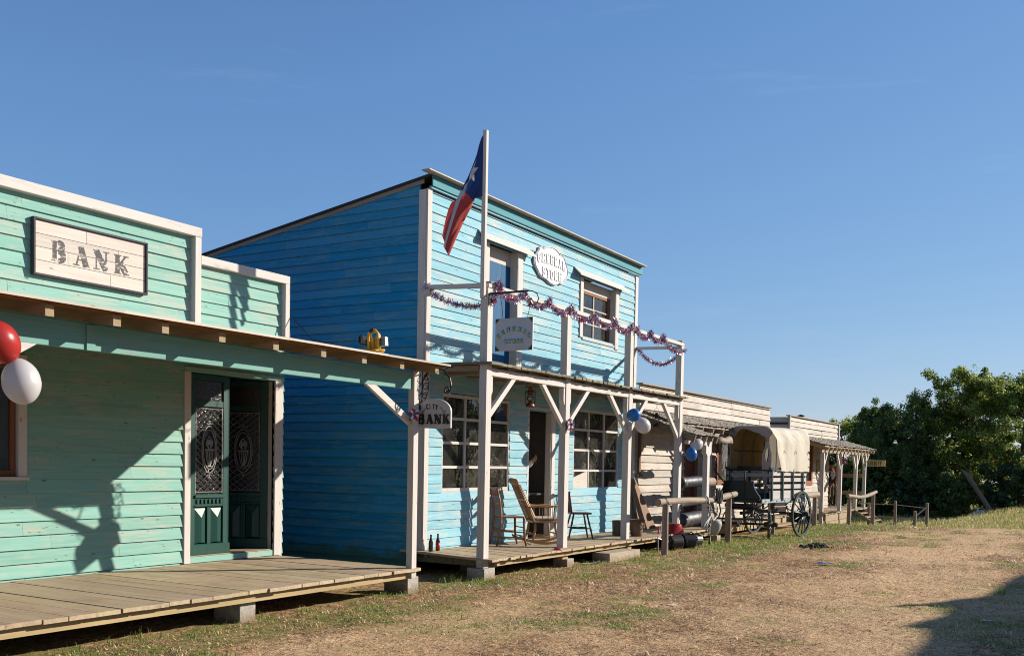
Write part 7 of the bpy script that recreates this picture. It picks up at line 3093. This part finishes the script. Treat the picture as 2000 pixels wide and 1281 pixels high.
# the photograph's sky is flatter towards the horizon than the model's: one power curve per colour channel
sp = nt.nodes.new('ShaderNodeSeparateColor')
cb = nt.nodes.new('ShaderNodeCombineColor')
nt.links.new(sky.outputs[0], sp.inputs[0])
for ch, (gain, pw) in enumerate(SKY_CURVE):
    m1 = nt.nodes.new('ShaderNodeMath')
    m1.operation = 'MULTIPLY'
    m1.inputs[1].default_value = (.165, .15, .165)[ch]
    m2 = nt.nodes.new('ShaderNodeMath')
    m2.operation = 'POWER'
    m2.inputs[1].default_value = pw
    m3 = nt.nodes.new('ShaderNodeMath')
    m3.operation = 'MULTIPLY'
    m3.inputs[1].default_value = gain / .15
    nt.links.new(sp.outputs[ch], m1.inputs[0])
    nt.links.new(m1.outputs[0], m2.inputs[0])
    nt.links.new(m2.outputs[0], m3.inputs[0])
    # parts of the sky dimmer than the top of the picture fall off in proportion
    m4 = nt.nodes.new('ShaderNodeMath')
    m4.operation = 'MULTIPLY'
    m4.inputs[1].default_value = (.127 / .127, .279 / .258, .578 / .597)[ch] / .15
    nt.links.new(m1.outputs[0], m4.inputs[0])
    m5 = nt.nodes.new('ShaderNodeMath')
    m5.operation = 'MINIMUM'
    nt.links.new(m3.outputs[0], m5.inputs[0])
    nt.links.new(m4.outputs[0], m5.inputs[1])
    nt.links.new(m5.outputs[0], cb.inputs[ch])
tcw = nt.nodes.new('ShaderNodeTexCoord')
mpw = nt.nodes.new('ShaderNodeMapping')
mpw.inputs['Scale'].default_value = (1.6, 1.6, 13.0)
mpw.inputs['Rotation'].default_value = (.03, .05, 0)
nzw = nt.nodes.new('ShaderNodeTexNoise')
nzw.inputs['Scale'].default_value = 2.2
nzw.inputs['Detail'].default_value = 6
nzw.inputs['Roughness'].default_value = .62
nzw.inputs['Distortion'].default_value = .4
rpw = nt.nodes.new('ShaderNodeValToRGB')
rpw.color_ramp.elements[0].position = .60
rpw.color_ramp.elements[0].color = (0, 0, 0, 1)
rpw.color_ramp.elements[1].position = .85
rpw.color_ramp.elements[1].color = (.09, .09, .09, 1)
mxw = nt.nodes.new('ShaderNodeMix')
mxw.data_type = 'RGBA'
mxw.inputs[7].default_value = (5.6, 6.1, 6.6, 1)
nt.links.new(tcw.outputs['Generated'], mpw.inputs[0])
nt.links.new(mpw.outputs[0], nzw.inputs['Vector'])
nt.links.new(nzw.outputs['Fac'], rpw.inputs[0])
nt.links.new(rpw.outputs[0], mxw.inputs[0])
nt.links.new(cb.outputs[0], mxw.inputs[6])
nt.links.new(mxw.outputs[2], bg.inputs[0])
nt.links.new(bg.outputs[0], wo.inputs[0])

cam = bpy.data.cameras.new('camera')
cam.sensor_fit = 'HORIZONTAL'
cam.sensor_width = 36.0
cam.lens = 1951.317 / 2000 * 36
cam.shift_y = (972.859 - 640.5) / 2000
cam.clip_start = .1
cam.clip_end = 1000
co = bpy.data.objects.new('camera', cam)
COL.objects.link(co)
yaw, pitch, roll = .5348216, -.03634447, .01888969
F = V((math.cos(yaw) * math.cos(pitch), math.sin(yaw) * math.cos(pitch), math.sin(pitch)))
R0 = V((math.sin(yaw), -math.cos(yaw), 0))
U0 = R0.cross(F)
R = R0 * math.cos(roll) + U0 * math.sin(roll)
U = R0 * -math.sin(roll) + U0 * math.cos(roll)
m = Matrix(((R.x, U.x, -F.x, 0), (R.y, U.y, -F.y, 0), (R.z, U.z, -F.z, 1.6), (0, 0, 0, 1)))
co.matrix_world = m
SC.camera = co
SC.view_settings.view_transform = 'Standard'
SC.view_settings.look = 'None'
SC.view_settings.exposure = .82
SC.view_settings.gamma = 1.0
SC.cycles.use_denoising = True
SC.cycles.denoising_prefilter = 'NONE'
SC.cycles.pixel_filter_type = 'BLACKMAN_HARRIS'
SC.cycles.filter_width = 1.05
SC.cycles.max_bounces = 8
SC.cycles.transparent_max_bounces = 12
